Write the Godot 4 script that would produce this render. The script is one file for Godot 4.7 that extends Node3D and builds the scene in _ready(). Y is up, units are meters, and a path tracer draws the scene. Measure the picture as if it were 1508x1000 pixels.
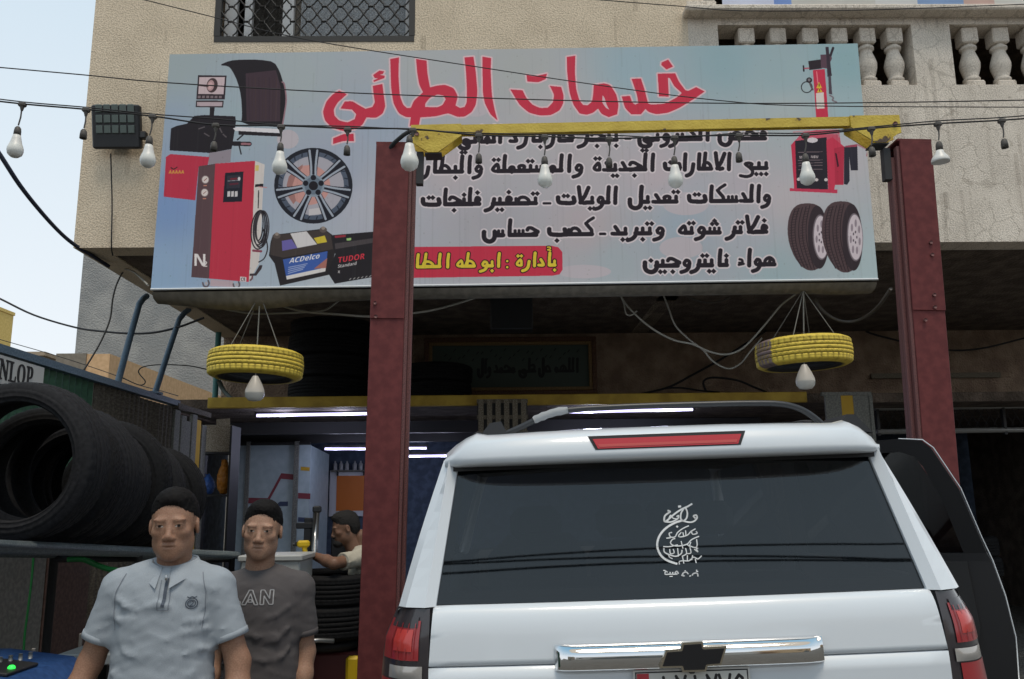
extends Node3D

# ---------- camera geometry: a pixel of the 1508 x 1000 photograph gives a direction, z the plane that the thing stands on
const F := 1240.0
const EYE := Vector3(0, 1.58, 0)
var cam_b: Basis
var rng := RandomNumberGenerator.new()
var M := {}
var used := {}

func P(px: float, py: float, z: float) -> Vector3:
	var d := cam_b * Vector3((px - 754.0) / F, (500.0 - py) / F, -1.0)
	return EYE + d * (z / d.z)

func lin(r: float, g: float, b: float) -> Color:
	return Color(r, g, b).linear_to_srgb()

# ---------- naming and tagging
func numbered(n: String) -> String:
	if not used.has(n):
		used[n] = 0
		return n
	used[n] += 1
	return "%s_%03d" % [n, used[n]]

func thing(called: String, label: String, category: String, at := Vector3.ZERO, group := "") -> Node3D:
	var o := Node3D.new()
	o.name = numbered(called)
	add_child(o)
	o.position = at
	tag(o, label, category, group)
	return o

func tag(o: Node, label: String, category := "", group := "", kind := "") -> void:
	if label: o.set_meta("label", label)
	if category: o.set_meta("category", category)
	if group: o.set_meta("group", group)
	if kind: o.set_meta("kind", kind)

func obj(called: String, st, m: Material, parent: Node = self) -> MeshInstance3D:
	var o := MeshInstance3D.new()
	if st is SurfaceTool:
		st.generate_normals()
		o.mesh = st.commit()
	else:
		o.mesh = st
	o.material_override = m
	o.name = numbered(called) if parent == self else called
	parent.add_child(o, true)
	return o

func struct(called: String, st, m: Material) -> MeshInstance3D:
	var o := obj(called, st, m)
	o.set_meta("kind", "structure")
	return o

func copy(o: Node3D, at: Vector3, label := "") -> Node3D:
	var c: Node3D = o.duplicate()
	c.name = numbered(String(o.name).rstrip("0123456789_"))
	add_child(c)
	c.position = at
	if label: c.set_meta("label", label)
	return c

# ---------- mesh helpers (front faces clockwise)
func T(smooth := false) -> SurfaceTool:
	var st := SurfaceTool.new()
	st.begin(Mesh.PRIMITIVE_TRIANGLES)
	st.set_smooth_group(0 if smooth else -1)
	return st

func tri(st: SurfaceTool, a: Vector3, b: Vector3, c: Vector3) -> void:
	st.add_vertex(a); st.add_vertex(c); st.add_vertex(b)

func quad(st: SurfaceTool, a: Vector3, b: Vector3, c: Vector3, d: Vector3) -> void:
	# counterclockwise as seen from the front
	tri(st, a, b, c); tri(st, a, c, d)

func box(st: SurfaceTool, c: Vector3, s: Vector3, b := Basis.IDENTITY, bev := 0.0) -> void:
	var h := s / 2.0
	if bev <= 0.0:
		var v := []
		for i in 8:
			v.append(c + b * Vector3(h.x * (1 if i & 1 else -1), h.y * (1 if i & 2 else -1), h.z * (1 if i & 4 else -1)))
		quad(st, v[4], v[5], v[7], v[6]); quad(st, v[1], v[0], v[2], v[3])
		quad(st, v[5], v[1], v[3], v[7]); quad(st, v[0], v[4], v[6], v[2])
		quad(st, v[6], v[7], v[3], v[2]); quad(st, v[0], v[1], v[5], v[4])
		return
	bev = minf(bev, minf(h.x, minf(h.y, h.z)) * 0.95)
	var ax := [Vector3.RIGHT, Vector3.UP, Vector3.BACK]
	for k in 3:
		var u: Vector3 = ax[(k + 1) % 3]; var w: Vector3 = ax[(k + 2) % 3]; var n: Vector3 = ax[k]
		for s1: float in [-1.0, 1.0]:
			var hu := h.dot(u) - bev; var hw := h.dot(w) - bev; var o := n * h.dot(n) * s1
			var q := [o - u * hu - w * hw, o + u * hu - w * hw, o + u * hu + w * hw, o - u * hu + w * hw]
			if s1 < 0: q.reverse()
			quad(st, c + b * q[0], c + b * q[1], c + b * q[2], c + b * q[3])
			for s2: float in [-1.0, 1.0]:
				# edge between face n*s1 and face u*s2
				var e := (n * s1 * h.dot(n) + u * s2 * (h.dot(u) - bev))
				var g := (n * s1 * (h.dot(n) - bev) + u * s2 * h.dot(u))
				var q2 := [e - w * hw, g - w * hw, g + w * hw, e + w * hw]
				if s1 * s2 < 0: q2.reverse()
				quad(st, c + b * q2[0], c + b * q2[1], c + b * q2[2], c + b * q2[3])
	for sx: float in [-1.0, 1.0]:
		for sy: float in [-1.0, 1.0]:
			for sz: float in [-1.0, 1.0]:
				var a := Vector3(sx * h.x, sy * (h.y - bev), sz * (h.z - bev))
				var d := Vector3(sx * (h.x - bev), sy * h.y, sz * (h.z - bev))
				var e := Vector3(sx * (h.x - bev), sy * (h.y - bev), sz * h.z)
				if sx * sy * sz > 0: tri(st, c + b * a, c + b * d, c + b * e)
				else: tri(st, c + b * a, c + b * e, c + b * d)

func bx(called: String, c: Vector3, s: Vector3, m: Material, parent: Node = self, bev := 0.0, b := Basis.IDENTITY) -> MeshInstance3D:
	var st := T()
	box(st, c, s, b, bev)
	return obj(called, st, m, parent)

# polygon in x,y (counterclockwise or not), extruded from z0 (front) back to z1
func prism(st: SurfaceTool, poly: PackedVector2Array, z0: float, z1: float, f = null) -> void:
	if Geometry2D.is_polygon_clockwise(poly):
		poly = poly.duplicate(); poly.reverse()
	var at := func(p: Vector2, z: float) -> Vector3:
		return f.call(p, z) if f != null else Vector3(p.x, p.y, z)
	var ix := Geometry2D.triangulate_polygon(poly)
	for i in range(0, ix.size(), 3):
		var a := poly[ix[i]]; var b := poly[ix[i + 1]]; var c := poly[ix[i + 2]]
		if (b - a).cross(c - a) < 0:
			var t := b; b = c; c = t
		tri(st, at.call(a, z0), at.call(b, z0), at.call(c, z0))
		if z1 != z0: tri(st, at.call(a, z1), at.call(c, z1), at.call(b, z1))
	if z1 == z0: return
	for i in poly.size():
		var a := poly[i]; var b := poly[(i + 1) % poly.size()]
		quad(st, at.call(a, z0), at.call(a, z1), at.call(b, z1), at.call(b, z0))

func tube(st: SurfaceTool, pts: Array, r, sides := 8, caps := true) -> void:
	var n := pts.size()
	var rings := []
	var up := Vector3.ZERO
	for i in n:
		var d: Vector3 = (pts[mini(i + 1, n - 1)] - pts[maxi(i - 1, 0)]).normalized()
		if up == Vector3.ZERO:
			up = Vector3.UP if absf(d.y) < 0.9 else Vector3.RIGHT
		var sd := d.cross(up).normalized()
		up = sd.cross(d).normalized()
		var rr: float = r[i] if r is Array else r
		var ring := []
		for k in sides:
			var a := TAU * k / sides
			ring.append(pts[i] + (sd * cos(a) + up * sin(a)) * rr)
		rings.append(ring)
	for i in n - 1:
		for k in sides:
			var k2 := (k + 1) % sides
			quad(st, rings[i][k2], rings[i][k], rings[i + 1][k], rings[i + 1][k2])
	if caps:
		for k in range(1, sides - 1):
			tri(st, rings[0][0], rings[0][k + 1], rings[0][k])
			tri(st, rings[n - 1][0], rings[n - 1][k], rings[n - 1][k + 1])

# profile: array of Vector2(r, y), turned about +y of xf
func lathe(st: SurfaceTool, prof: Array, seg: int, xf := Transform3D.IDENTITY, mod = null) -> void:
	for i in prof.size() - 1:
		for k in seg:
			var a0 := TAU * k / seg; var a1 := TAU * (k + 1) / seg
			var p := [prof[i], prof[i + 1]]
			var v := []
			for q in [[0, a0], [0, a1], [1, a1], [1, a0]]:
				var pr: Vector2 = p[q[0]]
				var r := pr.x
				if mod != null: r = mod.call(pr, q[1], i + q[0])
				v.append(xf * Vector3(r * cos(q[1]), pr.y, r * sin(q[1])))
			if prof[i].x > 1e-6 and prof[i + 1].x > 1e-6: quad(st, v[1], v[0], v[3], v[2])
			elif prof[i].x <= 1e-6: tri(st, v[0], v[3], v[2])
			else: tri(st, v[1], v[0], v[3])

func curve(pts: Array, n := 6) -> Array:
	# Catmull-Rom through the points
	var out := []
	for i in pts.size() - 1:
		var a = pts[maxi(i - 1, 0)]; var b = pts[i]; var c = pts[i + 1]; var d = pts[mini(i + 2, pts.size() - 1)]
		for k in n:
			var t := float(k) / n
			out.append(0.5 * ((2.0 * b) + (c - a) * t + (2.0 * a - 5.0 * b + 4.0 * c - d) * t * t + (3.0 * b - a - 3.0 * c + d) * t * t * t))
	out.append(pts[-1])
	return out

func photo_line(flat: Array, z: float, n := 6) -> Array:
	var a := []
	for i in range(0, flat.size(), 2): a.append(P(flat[i], flat[i + 1], z))
	return curve(a, n)

# ---------- materials
func mat(called: String, c: Color, rough := 0.8, metal := 0.0) -> StandardMaterial3D:
	var m := StandardMaterial3D.new()
	m.resource_name = called
	m.albedo_color = c
	m.roughness = rough
	m.metallic = metal
	M[called] = m
	return m

func noise(freq: float, oct := 4, type := FastNoiseLite.TYPE_SIMPLEX_SMOOTH, sd := 1) -> FastNoiseLite:
	var n := FastNoiseLite.new()
	n.noise_type = type
	n.frequency = freq
	n.fractal_octaves = oct
	n.seed = sd
	return n

func ntex(freq: float, ramp: Array, oct := 4, type := FastNoiseLite.TYPE_SIMPLEX_SMOOTH, sd := 1, size := 512) -> NoiseTexture2D:
	var t := NoiseTexture2D.new()
	t.width = size; t.height = size
	t.seamless = true
	t.noise = noise(freq, oct, type, sd)
	var g := Gradient.new()
	var off := PackedFloat32Array(); var cols := PackedColorArray()
	for i in ramp.size():
		off.append(ramp[i][0]); cols.append(ramp[i][1])
	g.offsets = off; g.colors = cols
	t.color_ramp = g
	return t

func nbump(freq: float, strength: float, oct := 3, type := FastNoiseLite.TYPE_SIMPLEX_SMOOTH, sd := 5, size := 512) -> NoiseTexture2D:
	var t := NoiseTexture2D.new()
	t.width = size; t.height = size
	t.seamless = true
	t.as_normal_map = true
	t.bump_strength = strength
	t.noise = noise(freq, oct, type, sd)
	return t

# mottled surface: colours a..b (linear triples as Color), metres per repeat, optional relief
func mottled(called: String, a: Color, b: Color, metres: float, rough: float, freq := 0.02, bump := 0.0, bfreq := 0.1, metal := 0.0, sd := 1) -> StandardMaterial3D:
	var m := mat(called, Color.WHITE, rough, metal)
	m.albedo_texture = ntex(freq, [[0.25, a], [0.75, b]], 5, FastNoiseLite.TYPE_SIMPLEX_SMOOTH, sd)
	m.uv1_triplanar = true
	m.uv1_world_triplanar = true
	m.uv1_scale = Vector3.ONE / metres
	if bump > 0.0:
		m.normal_enabled = true
		m.normal_texture = nbump(bfreq, bump, 3, FastNoiseLite.TYPE_SIMPLEX_SMOOTH, sd + 7)
	return m

# weathered plaster: grain, large patches, hair cracks and run-off stains, computed into one picture
func plaster(called: String, a: Color, b: Color, metres: float, bump: float, cracks: float, stains: int, sd: int, spread := 0.5) -> StandardMaterial3D:
	var n := 1024
	var fine := noise(0.17, 3, FastNoiseLite.TYPE_SIMPLEX_SMOOTH, sd).get_seamless_image(n, n)
	var coarse := noise(0.006, 4, FastNoiseLite.TYPE_SIMPLEX_SMOOTH, sd + 1).get_seamless_image(n, n)
	var cn := noise(0.017, 1, FastNoiseLite.TYPE_CELLULAR, sd + 2)
	cn.cellular_return_type = FastNoiseLite.RETURN_DISTANCE2_SUB
	cn.domain_warp_enabled = true
	cn.domain_warp_amplitude = 18.0
	cn.domain_warp_frequency = 0.03
	var cell := cn.get_seamless_image(n, n)
	var fd := fine.get_data(); var cd := coarse.get_data(); var ce := cell.get_data()
	var out := PackedByteArray()
	out.resize(n * n * 3)
	var al := a.srgb_to_linear(); var bl := b.srgb_to_linear()
	var lut := []
	for i in 256:
		var c := al.lerp(bl, i / 255.0).linear_to_srgb()
		lut.append([c.r * 255.0, c.g * 255.0, c.b * 255.0])
	for i in n * n:
		var v := (fd[i] - 128) * 0.95 + (cd[i] - 128) * spread + 128.0
		if fd[i] < 62: v -= 40.0
		if cracks > 0.0 and ce[i] < 14 and cd[i] > 112: v -= 90.0 * cracks
		var c: Array = lut[clampi(int(v), 0, 255)]
		out[i * 3] = int(c[0]); out[i * 3 + 1] = int(c[1]); out[i * 3 + 2] = int(c[2])
	var img := Image.create_from_data(n, n, false, Image.FORMAT_RGB8, out)
	img.convert(Image.FORMAT_RGBA8)
	var r := RandomNumberGenerator.new()
	r.seed = sd
	for i in stains:
		var st := Image.create(r.randi_range(3, 16), r.randi_range(40, 260), false, Image.FORMAT_RGBA8)
		st.fill(Color(0.2, 0.16, 0.12, r.randf_range(0.03, 0.12)))
		img.blend_rect(st, Rect2i(Vector2i.ZERO, st.get_size()), Vector2i(r.randi_range(0, n), r.randi_range(0, n)))
	var m := mat(called, Color.WHITE, 0.95)
	m.albedo_texture = ImageTexture.create_from_image(img)
	m.uv1_triplanar = true
	m.uv1_world_triplanar = true
	m.uv1_scale = Vector3.ONE / metres
	m.normal_enabled = true
	m.normal_texture = nbump(0.17, bump, 3, FastNoiseLite.TYPE_SIMPLEX_SMOOTH, sd, 1024)
	m.metallic_specular = 0.25
	return m

# ---------- drawing flat print into an image; coordinates go through cv_f
var cv: Image
var cv_f: Callable
var cv_k := 1.0

func pc(r: int, g: int, b: int) -> Color:
	# a printed ink: the photograph's tone with the daylight level taken out
	var c := Color8(r, g, b).srgb_to_linear() * 1.22
	return Color(minf(c.r * 1.05, 0.9), minf(c.g * 0.985, 0.9), minf(c.b * 0.97, 0.9)).linear_to_srgb()

func raw_fill(loops: Array, col: Color) -> void:
	var y0 := 1e9; var y1 := -1e9
	for l: PackedVector2Array in loops:
		for p in l:
			y0 = minf(y0, p.y); y1 = maxf(y1, p.y)
	for y in range(maxi(0, floori(y0)), mini(cv.get_height(), ceili(y1) + 1)):
		var yc := y + 0.5
		var xs := []
		for l: PackedVector2Array in loops:
			var n := l.size()
			for i in n:
				var a := l[i]; var b := l[(i + 1) % n]
				if (a.y <= yc) != (b.y <= yc):
					xs.append(a.x + (b.x - a.x) * (yc - a.y) / (b.y - a.y))
		xs.sort()
		for i in range(0, xs.size() - 1, 2):
			var xa := ceili(xs[i] - 0.5); var xb := ceili(xs[i + 1] - 0.5)
			if xb > xa: cv.fill_rect(Rect2i(xa, y, xb - xa, 1), col)

func raw_stroke(pts: PackedVector2Array, w: float, col: Color, closed := false) -> void:
	var n := pts.size()
	for i in (n if closed else n - 1):
		var a := pts[i]; var b := pts[(i + 1) % n]
		if a.distance_to(b) < 0.01: continue
		var s := (b - a).orthogonal().normalized() * w * 0.5
		raw_fill([PackedVector2Array([a + s, b + s, b - s, a - s])], col)
	for p in pts: raw_disc(p, w * 0.5, col)

func raw_disc(c: Vector2, r: float, col: Color) -> void:
	for y in range(floori(c.y - r), ceili(c.y + r) + 1):
		var h := r * r - (y + 0.5 - c.y) * (y + 0.5 - c.y)
		if h <= 0: continue
		var x := sqrt(h)
		var xa := ceili(c.x - x - 0.5); var xb := ceili(c.x + x - 0.5)
		if xb > xa: cv.fill_rect(Rect2i(xa, y, xb - xa, 1), col)

# flat list of zoom coordinates -> canvas points (zoom k, origin of the zoomed region)
func zp(a: Array, k := 1.0, ox := 0.0, oy := 0.0) -> PackedVector2Array:
	var out := PackedVector2Array()
	for i in range(0, a.size(), 2):
		out.append(cv_f.call(ox + a[i] / k, oy + a[i + 1] / k))
	return out

func soft(l: PackedVector2Array, times := 1) -> PackedVector2Array:
	for t in times:
		var o := PackedVector2Array()
		for i in l.size():
			var a := l[i]; var b := l[(i + 1) % l.size()]
			o.append(a.lerp(b, 0.22)); o.append(a.lerp(b, 0.78))
		l = o
	return l

# rounds only the gentle bends, keeps the sharp pen corners
func rounded(l: PackedVector2Array) -> PackedVector2Array:
	var o := PackedVector2Array()
	var n := l.size()
	for i in n:
		var a := l[(i + n - 1) % n]; var b := l[i]; var c := l[(i + 1) % n]
		if absf((b - a).angle_to(c - b)) > 0.75: o.append(b)
		else:
			o.append(b.lerp(a, 0.28)); o.append(b.lerp(a, 0.1) * 0.5 + b.lerp(c, 0.1) * 0.5); o.append(b.lerp(c, 0.28))
	return o

func ellipse(cx: float, cy: float, rx: float, ry: float, tilt := 0.0, n := 40) -> Array:
	var a := []
	for i in n:
		var t := TAU * i / n
		var v := Vector2(rx * cos(t), ry * sin(t)).rotated(tilt)
		a.append(cx + v.x); a.append(cy + v.y)
	return a

# ---------- Arabic lettering as pen strokes. x runs leftwards from the right end of the word, y up from the baseline, 1 = height of an alef.
const DUAL := "بتثنيئسشصضطظعغفقكلمهجحخ"
const TEETH := "بتثنيئ"

func glyph(ch: String, rj: bool, lj: bool) -> Array:
	# [advance, strokes ([w, x, y, x, y ...]), dots ([x, y])]
	var t := 0.22
	var b := 0.11
	var s := []
	var d := []
	var adv := 0.3
	var cup := func(x: float) -> Array: return [t, x, 0.3, x, 0.05, x + 0.08, -0.16, x + 0.26, -0.25, x + 0.46, -0.16, x + 0.54, 0.02, x + 0.54, 0.3]
	if ch in TEETH and (lj or ch == "ئ"):
		s.append([0.18, 0.13, b, 0.13, 0.4])
		adv = 0.3
		match ch:
			"ب": d = [[0.13, -0.24]]
			"ت": d = [[0.05, 0.66], [0.24, 0.66]]
			"ن": d = [[0.13, 0.64]]
			"ي": d = [[0.04, -0.24], [0.24, -0.24]]
			"ئ": s.append([0.09, 0.24, 0.8, 0.1, 0.8, 0.08, 0.68, 0.24, 0.62, 0.05, 0.56])
	elif ch in "بت":
		adv = 1.0
		s.append([t, 0.1, 0.4, 0.1, b, 0.72, b, 0.88, 0.2, 0.9, 0.42])
		d = [[0.5, -0.24]] if ch == "ب" else [[0.4, 0.5], [0.6, 0.5]]
	elif ch == "ن":
		adv = 0.72
		s.append(cup.call(0.1)); d = [[0.37, 0.42]]
	elif ch in "يى":
		adv = 0.85
		s.append([t, 0.0, b, 0.14, 0.08, 0.26, 0.18, 0.4, 0.2, 0.5, 0.1, 0.36, -0.02, 0.2, -0.1, 0.28, -0.24, 0.5, -0.28, 0.72, -0.16, 0.76, 0.12])
		if ch == "ي": d = [[0.4, -0.5], [0.6, -0.5]]
	elif ch in "اأ":
		adv = 0.3
		s.append([0.2, 0.14, b if rj else 0.06, 0.13, 0.6, 0.1, 0.96])
		if ch == "أ": s.append([0.09, 0.24, 1.36, 0.1, 1.36, 0.08, 1.24, 0.24, 1.18, 0.05, 1.12])
	elif ch == "ل":
		if lj:
			adv = 0.3; s.append([0.2, 0.14, b, 0.13, 0.6, 0.1, 0.98])
		else:
			adv = 0.75
			s.append([t, 0.1, 0.98, 0.13, 0.5, 0.13, 0.05, 0.2, -0.16, 0.38, -0.25, 0.56, -0.16, 0.62, 0.02, 0.62, 0.25])
	elif ch == "ﻻ":
		adv = 0.62
		s.append([0.2, 0.02, 0.96, 0.2, 0.5, 0.44, b]); s.append([0.2, 0.52, 1.0, 0.46, 0.5, 0.36, b, 0.0 if rj else 0.14, b])
	elif ch in "رز":
		adv = 0.36
		s.append([0.2, 0.08, 0.38, 0.12, b, 0.16, -0.05, 0.28, -0.2, 0.46, -0.28])
	elif ch == "و":
		adv = 0.46
		s.append([0.17, 0.34, 0.26, 0.26, 0.4, 0.14, 0.36, 0.1, 0.2, 0.2, 0.1, 0.32, 0.14, 0.35, 0.26]); s.append([0.19, 0.12, 0.2, 0.14, 0.0, 0.26, -0.18, 0.48, -0.27])
	elif ch in "دذ":
		adv = 0.42
		s.append([0.19, 0.26, 0.5, 0.16, 0.3, 0.12, b, 0.38, b])
	elif ch == "م":
		adv = 0.42
		s.append([0.15, 0.1, b, 0.12, 0.3, 0.22, 0.36, 0.32, 0.26, 0.3, b])
		s.append([0.15, 0.2, 0.2, 0.22, 0.02])
	elif ch in "سش":
		var tt := 0.36
		for x in [0.12, 0.32, 0.52]: s.append([0.15, x, b, x, tt])
		if lj: adv = 0.66; s.append([t, 0.1, b, 0.6, b])
		else:
			adv = 1.12; s.append([t, 0.1, b, 0.5, b]); s.append(cup.call(0.52))
		if ch == "ش": d = [[0.22, 0.6], [0.42, 0.6], [0.32, 0.78]]
	elif ch in "صض":
		s.append([0.17, 0.1, b, 0.14, 0.3, 0.32, 0.46, 0.52, 0.42, 0.58, 0.24, 0.5, b]); s.append([0.17, 0.68, b, 0.68, 0.38])
		s.append([t, 0.1, b, 0.7, b])
		adv = 0.8
		if not lj: adv = 1.28; s.append(cup.call(0.68))
	elif ch == "ط":
		adv = 0.66
		s.append([0.17, 0.1, b, 0.14, 0.3, 0.3, 0.46, 0.48, 0.42, 0.54, 0.24, 0.46, b]); s.append([0.19, 0.5, b, 0.46, 0.6, 0.42, 1.0]); s.append([t, 0.1, b, 0.6, b])
	elif ch in "عغ":
		if lj and not rj:
			adv = 0.52; s.append([0.18, 0.44, 0.52, 0.26, 0.56, 0.16, 0.42, 0.24, 0.26, 0.4, 0.24]); s.append([0.18, 0.2, 0.26, 0.16, b, 0.5, b])
		elif lj:
			adv = 0.46; s.append([0.17, 0.2, b, 0.1, 0.34, 0.22, 0.42, 0.36, 0.34, 0.26, b])
		else:
			adv = 0.6; s.append([0.16, 0.02, b, 0.2, 0.16, 0.12, 0.34, 0.26, 0.4, 0.4, 0.34, 0.22, 0.14, 0.1, -0.06, 0.14, -0.28, 0.34, -0.38, 0.6, -0.32])
	elif ch in "حجخ":
		adv = 0.66
		s.append([0.18, 0.56, 0.4, 0.5, 0.5, 0.36, 0.5, 0.2, 0.4, 0.05, 0.3]); s.append([t, 0.05, 0.28, 0.22, 0.17, 0.4, b, 0.66, b])
		if ch == "ج": d = [[0.34, -0.24]]
		if ch == "خ": d = [[0.3, 0.74]]
	elif ch == "ك":
		adv = 0.62
		s.append([0.15, 0.04, 1.04, 0.3, 0.86, 0.42, 0.72]); s.append([0.18, 0.42, 0.72, 0.26, 0.5, 0.14, 0.34, 0.12, b]); s.append([t, 0.12, b, 0.62, b])
	elif ch == "ه" and lj:
		adv = 0.72
		s.append([0.16, 0.12, b, 0.14, 0.34, 0.32, 0.5, 0.52, 0.4, 0.58, 0.2, 0.44, 0.1, 0.34, 0.24, 0.3, 0.46]); s.append([t, 0.1, b, 0.66, b])
	elif ch in "هة":
		adv = 0.46
		s.append([0.17, 0.1, b, 0.1, 0.34, 0.16, 0.5, 0.3, 0.34, 0.36, 0.2, 0.26, b, 0.1, b])
		if ch == "ة": d = [[0.1, 0.76], [0.3, 0.76]]
	elif ch in "فق":
		adv = 0.46
		s.append([0.16, 0.24, b, 0.3, 0.3, 0.24, 0.48, 0.12, 0.44, 0.1, 0.32, 0.26, 0.3]); d = [[0.2, 0.76]]
	elif ch == "ء":
		adv = 0.34
		s.append([0.12, 0.26, 0.42, 0.14, 0.38, 0.12, 0.24, 0.28, 0.22]); s.append([0.12, 0.3, 0.1, 0.06, 0.16])
	if lj: s.append([t, 0.12, b, adv + 0.02, b])
	if rj: s.append([t, -0.02, b, 0.13, b])
	return [adv, s, d]

# one word between xr and xl (photo pixels), baseline y0 at xr and y1 at xl, alef height h; drawn through cv_f
func word(w: String, xr: float, xl: float, y0: float, y1: float, h: float, col: Color, extra := 0.0) -> void:
	w = w.replace("لا", "ﻻ")
	var x := 0.0
	var strokes := []
	var dots := []
	var joined := false
	for i in w.length():
		var ch := w[i]
		var lj := ch in DUAL and i + 1 < w.length() and w[i + 1] != "ء"
		var g := glyph(ch, joined, lj)
		for s: Array in g[1]: strokes.append([x, s])
		for d: Array in g[2]: dots.append([x + d[0], d[1]])
		x += g[0] + (0.0 if lj else 0.07)
		joined = lj
	var sx := (xr - xl) / x
	var slope := (y1 - y0) / (xl - xr)
	var at := func(px: float, py: float) -> Vector2:
		var X := xr - px * sx
		return cv_f.call(X, y0 + (X - xr) * slope - py * h)
	for e: Array in strokes:
		var s: Array = e[1]
		var pts := []
		for i in range(1, s.size(), 2): pts.append(at.call(e[0] + s[i], s[i + 1]))
		if pts.size() > 3: pts = curve(pts, 3)
		raw_stroke(PackedVector2Array(pts), (s[0] * h * 1.2 + extra) * cv_k, col)
	for d: Array in dots:
		var c: Vector2 = at.call(d[0], d[1])
		var r := (0.13 * h + extra * 0.5) * cv_k
		raw_fill([PackedVector2Array([c + Vector2(r, 0) * 1.2, c + Vector2(0, r) * 1.2, c - Vector2(r, 0) * 1.2, c - Vector2(0, r) * 1.2])], col)

# ---------- Latin letters filled from the font's own outlines; pos = baseline start (photo px), h = cap height in px, along = direction per px
func latin(text: String, x: float, y: float, h: float, col: Color, width := 1.0, slope := 0.0, shear := 0.0, bold := true, outline := 0.0) -> void:
	var f := SystemFont.new()
	f.font_names = PackedStringArray(["Droid Sans"])
	f.font_weight = 700 if bold else 400
	var ts := TextServerManager.get_primary_interface()
	var rid: RID = f.get_rids()[0]
	var k := h / 71.4
	var pen := x
	for ch in text:
		var gi := ts.font_get_glyph_index(rid, 100, ch.unicode_at(0), 0)
		var c: Dictionary = ts.font_get_glyph_contours(rid, 100, gi)
		var adv := ts.font_get_glyph_advance(rid, 100, gi).x
		if c.has("points"):
			var loops := []
			var start := 0
			for e: int in c.contours:
				var l := PackedVector2Array()
				for i in range(start, e + 1):
					var p: Vector3 = c.points[i]
					var X := pen + (p.x - p.y * shear) * k * width
					l.append(cv_f.call(X, y + (X - x) * slope + p.y * k))
				start = e + 1
				loops.append(l)
			if outline > 0.0:
				for l: PackedVector2Array in loops: raw_stroke(l, outline * cv_k, col, true)
			else: raw_fill(loops, col)
		pen += adv * k * width

func fz(a: Array, k: float, ox: float, oy: float, col: Color, s := 0) -> void:
	raw_fill([soft(zp(a, k, ox, oy), s)], col)

func sz(a: Array, k: float, ox: float, oy: float, w: float, col: Color, smooth := true) -> void:
	var l := []
	for p in zp(a, k, ox, oy): l.append(p)
	if smooth and l.size() > 2: l = curve(l, 5)
	raw_stroke(PackedVector2Array(l), w / k * cv_k, col)

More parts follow.
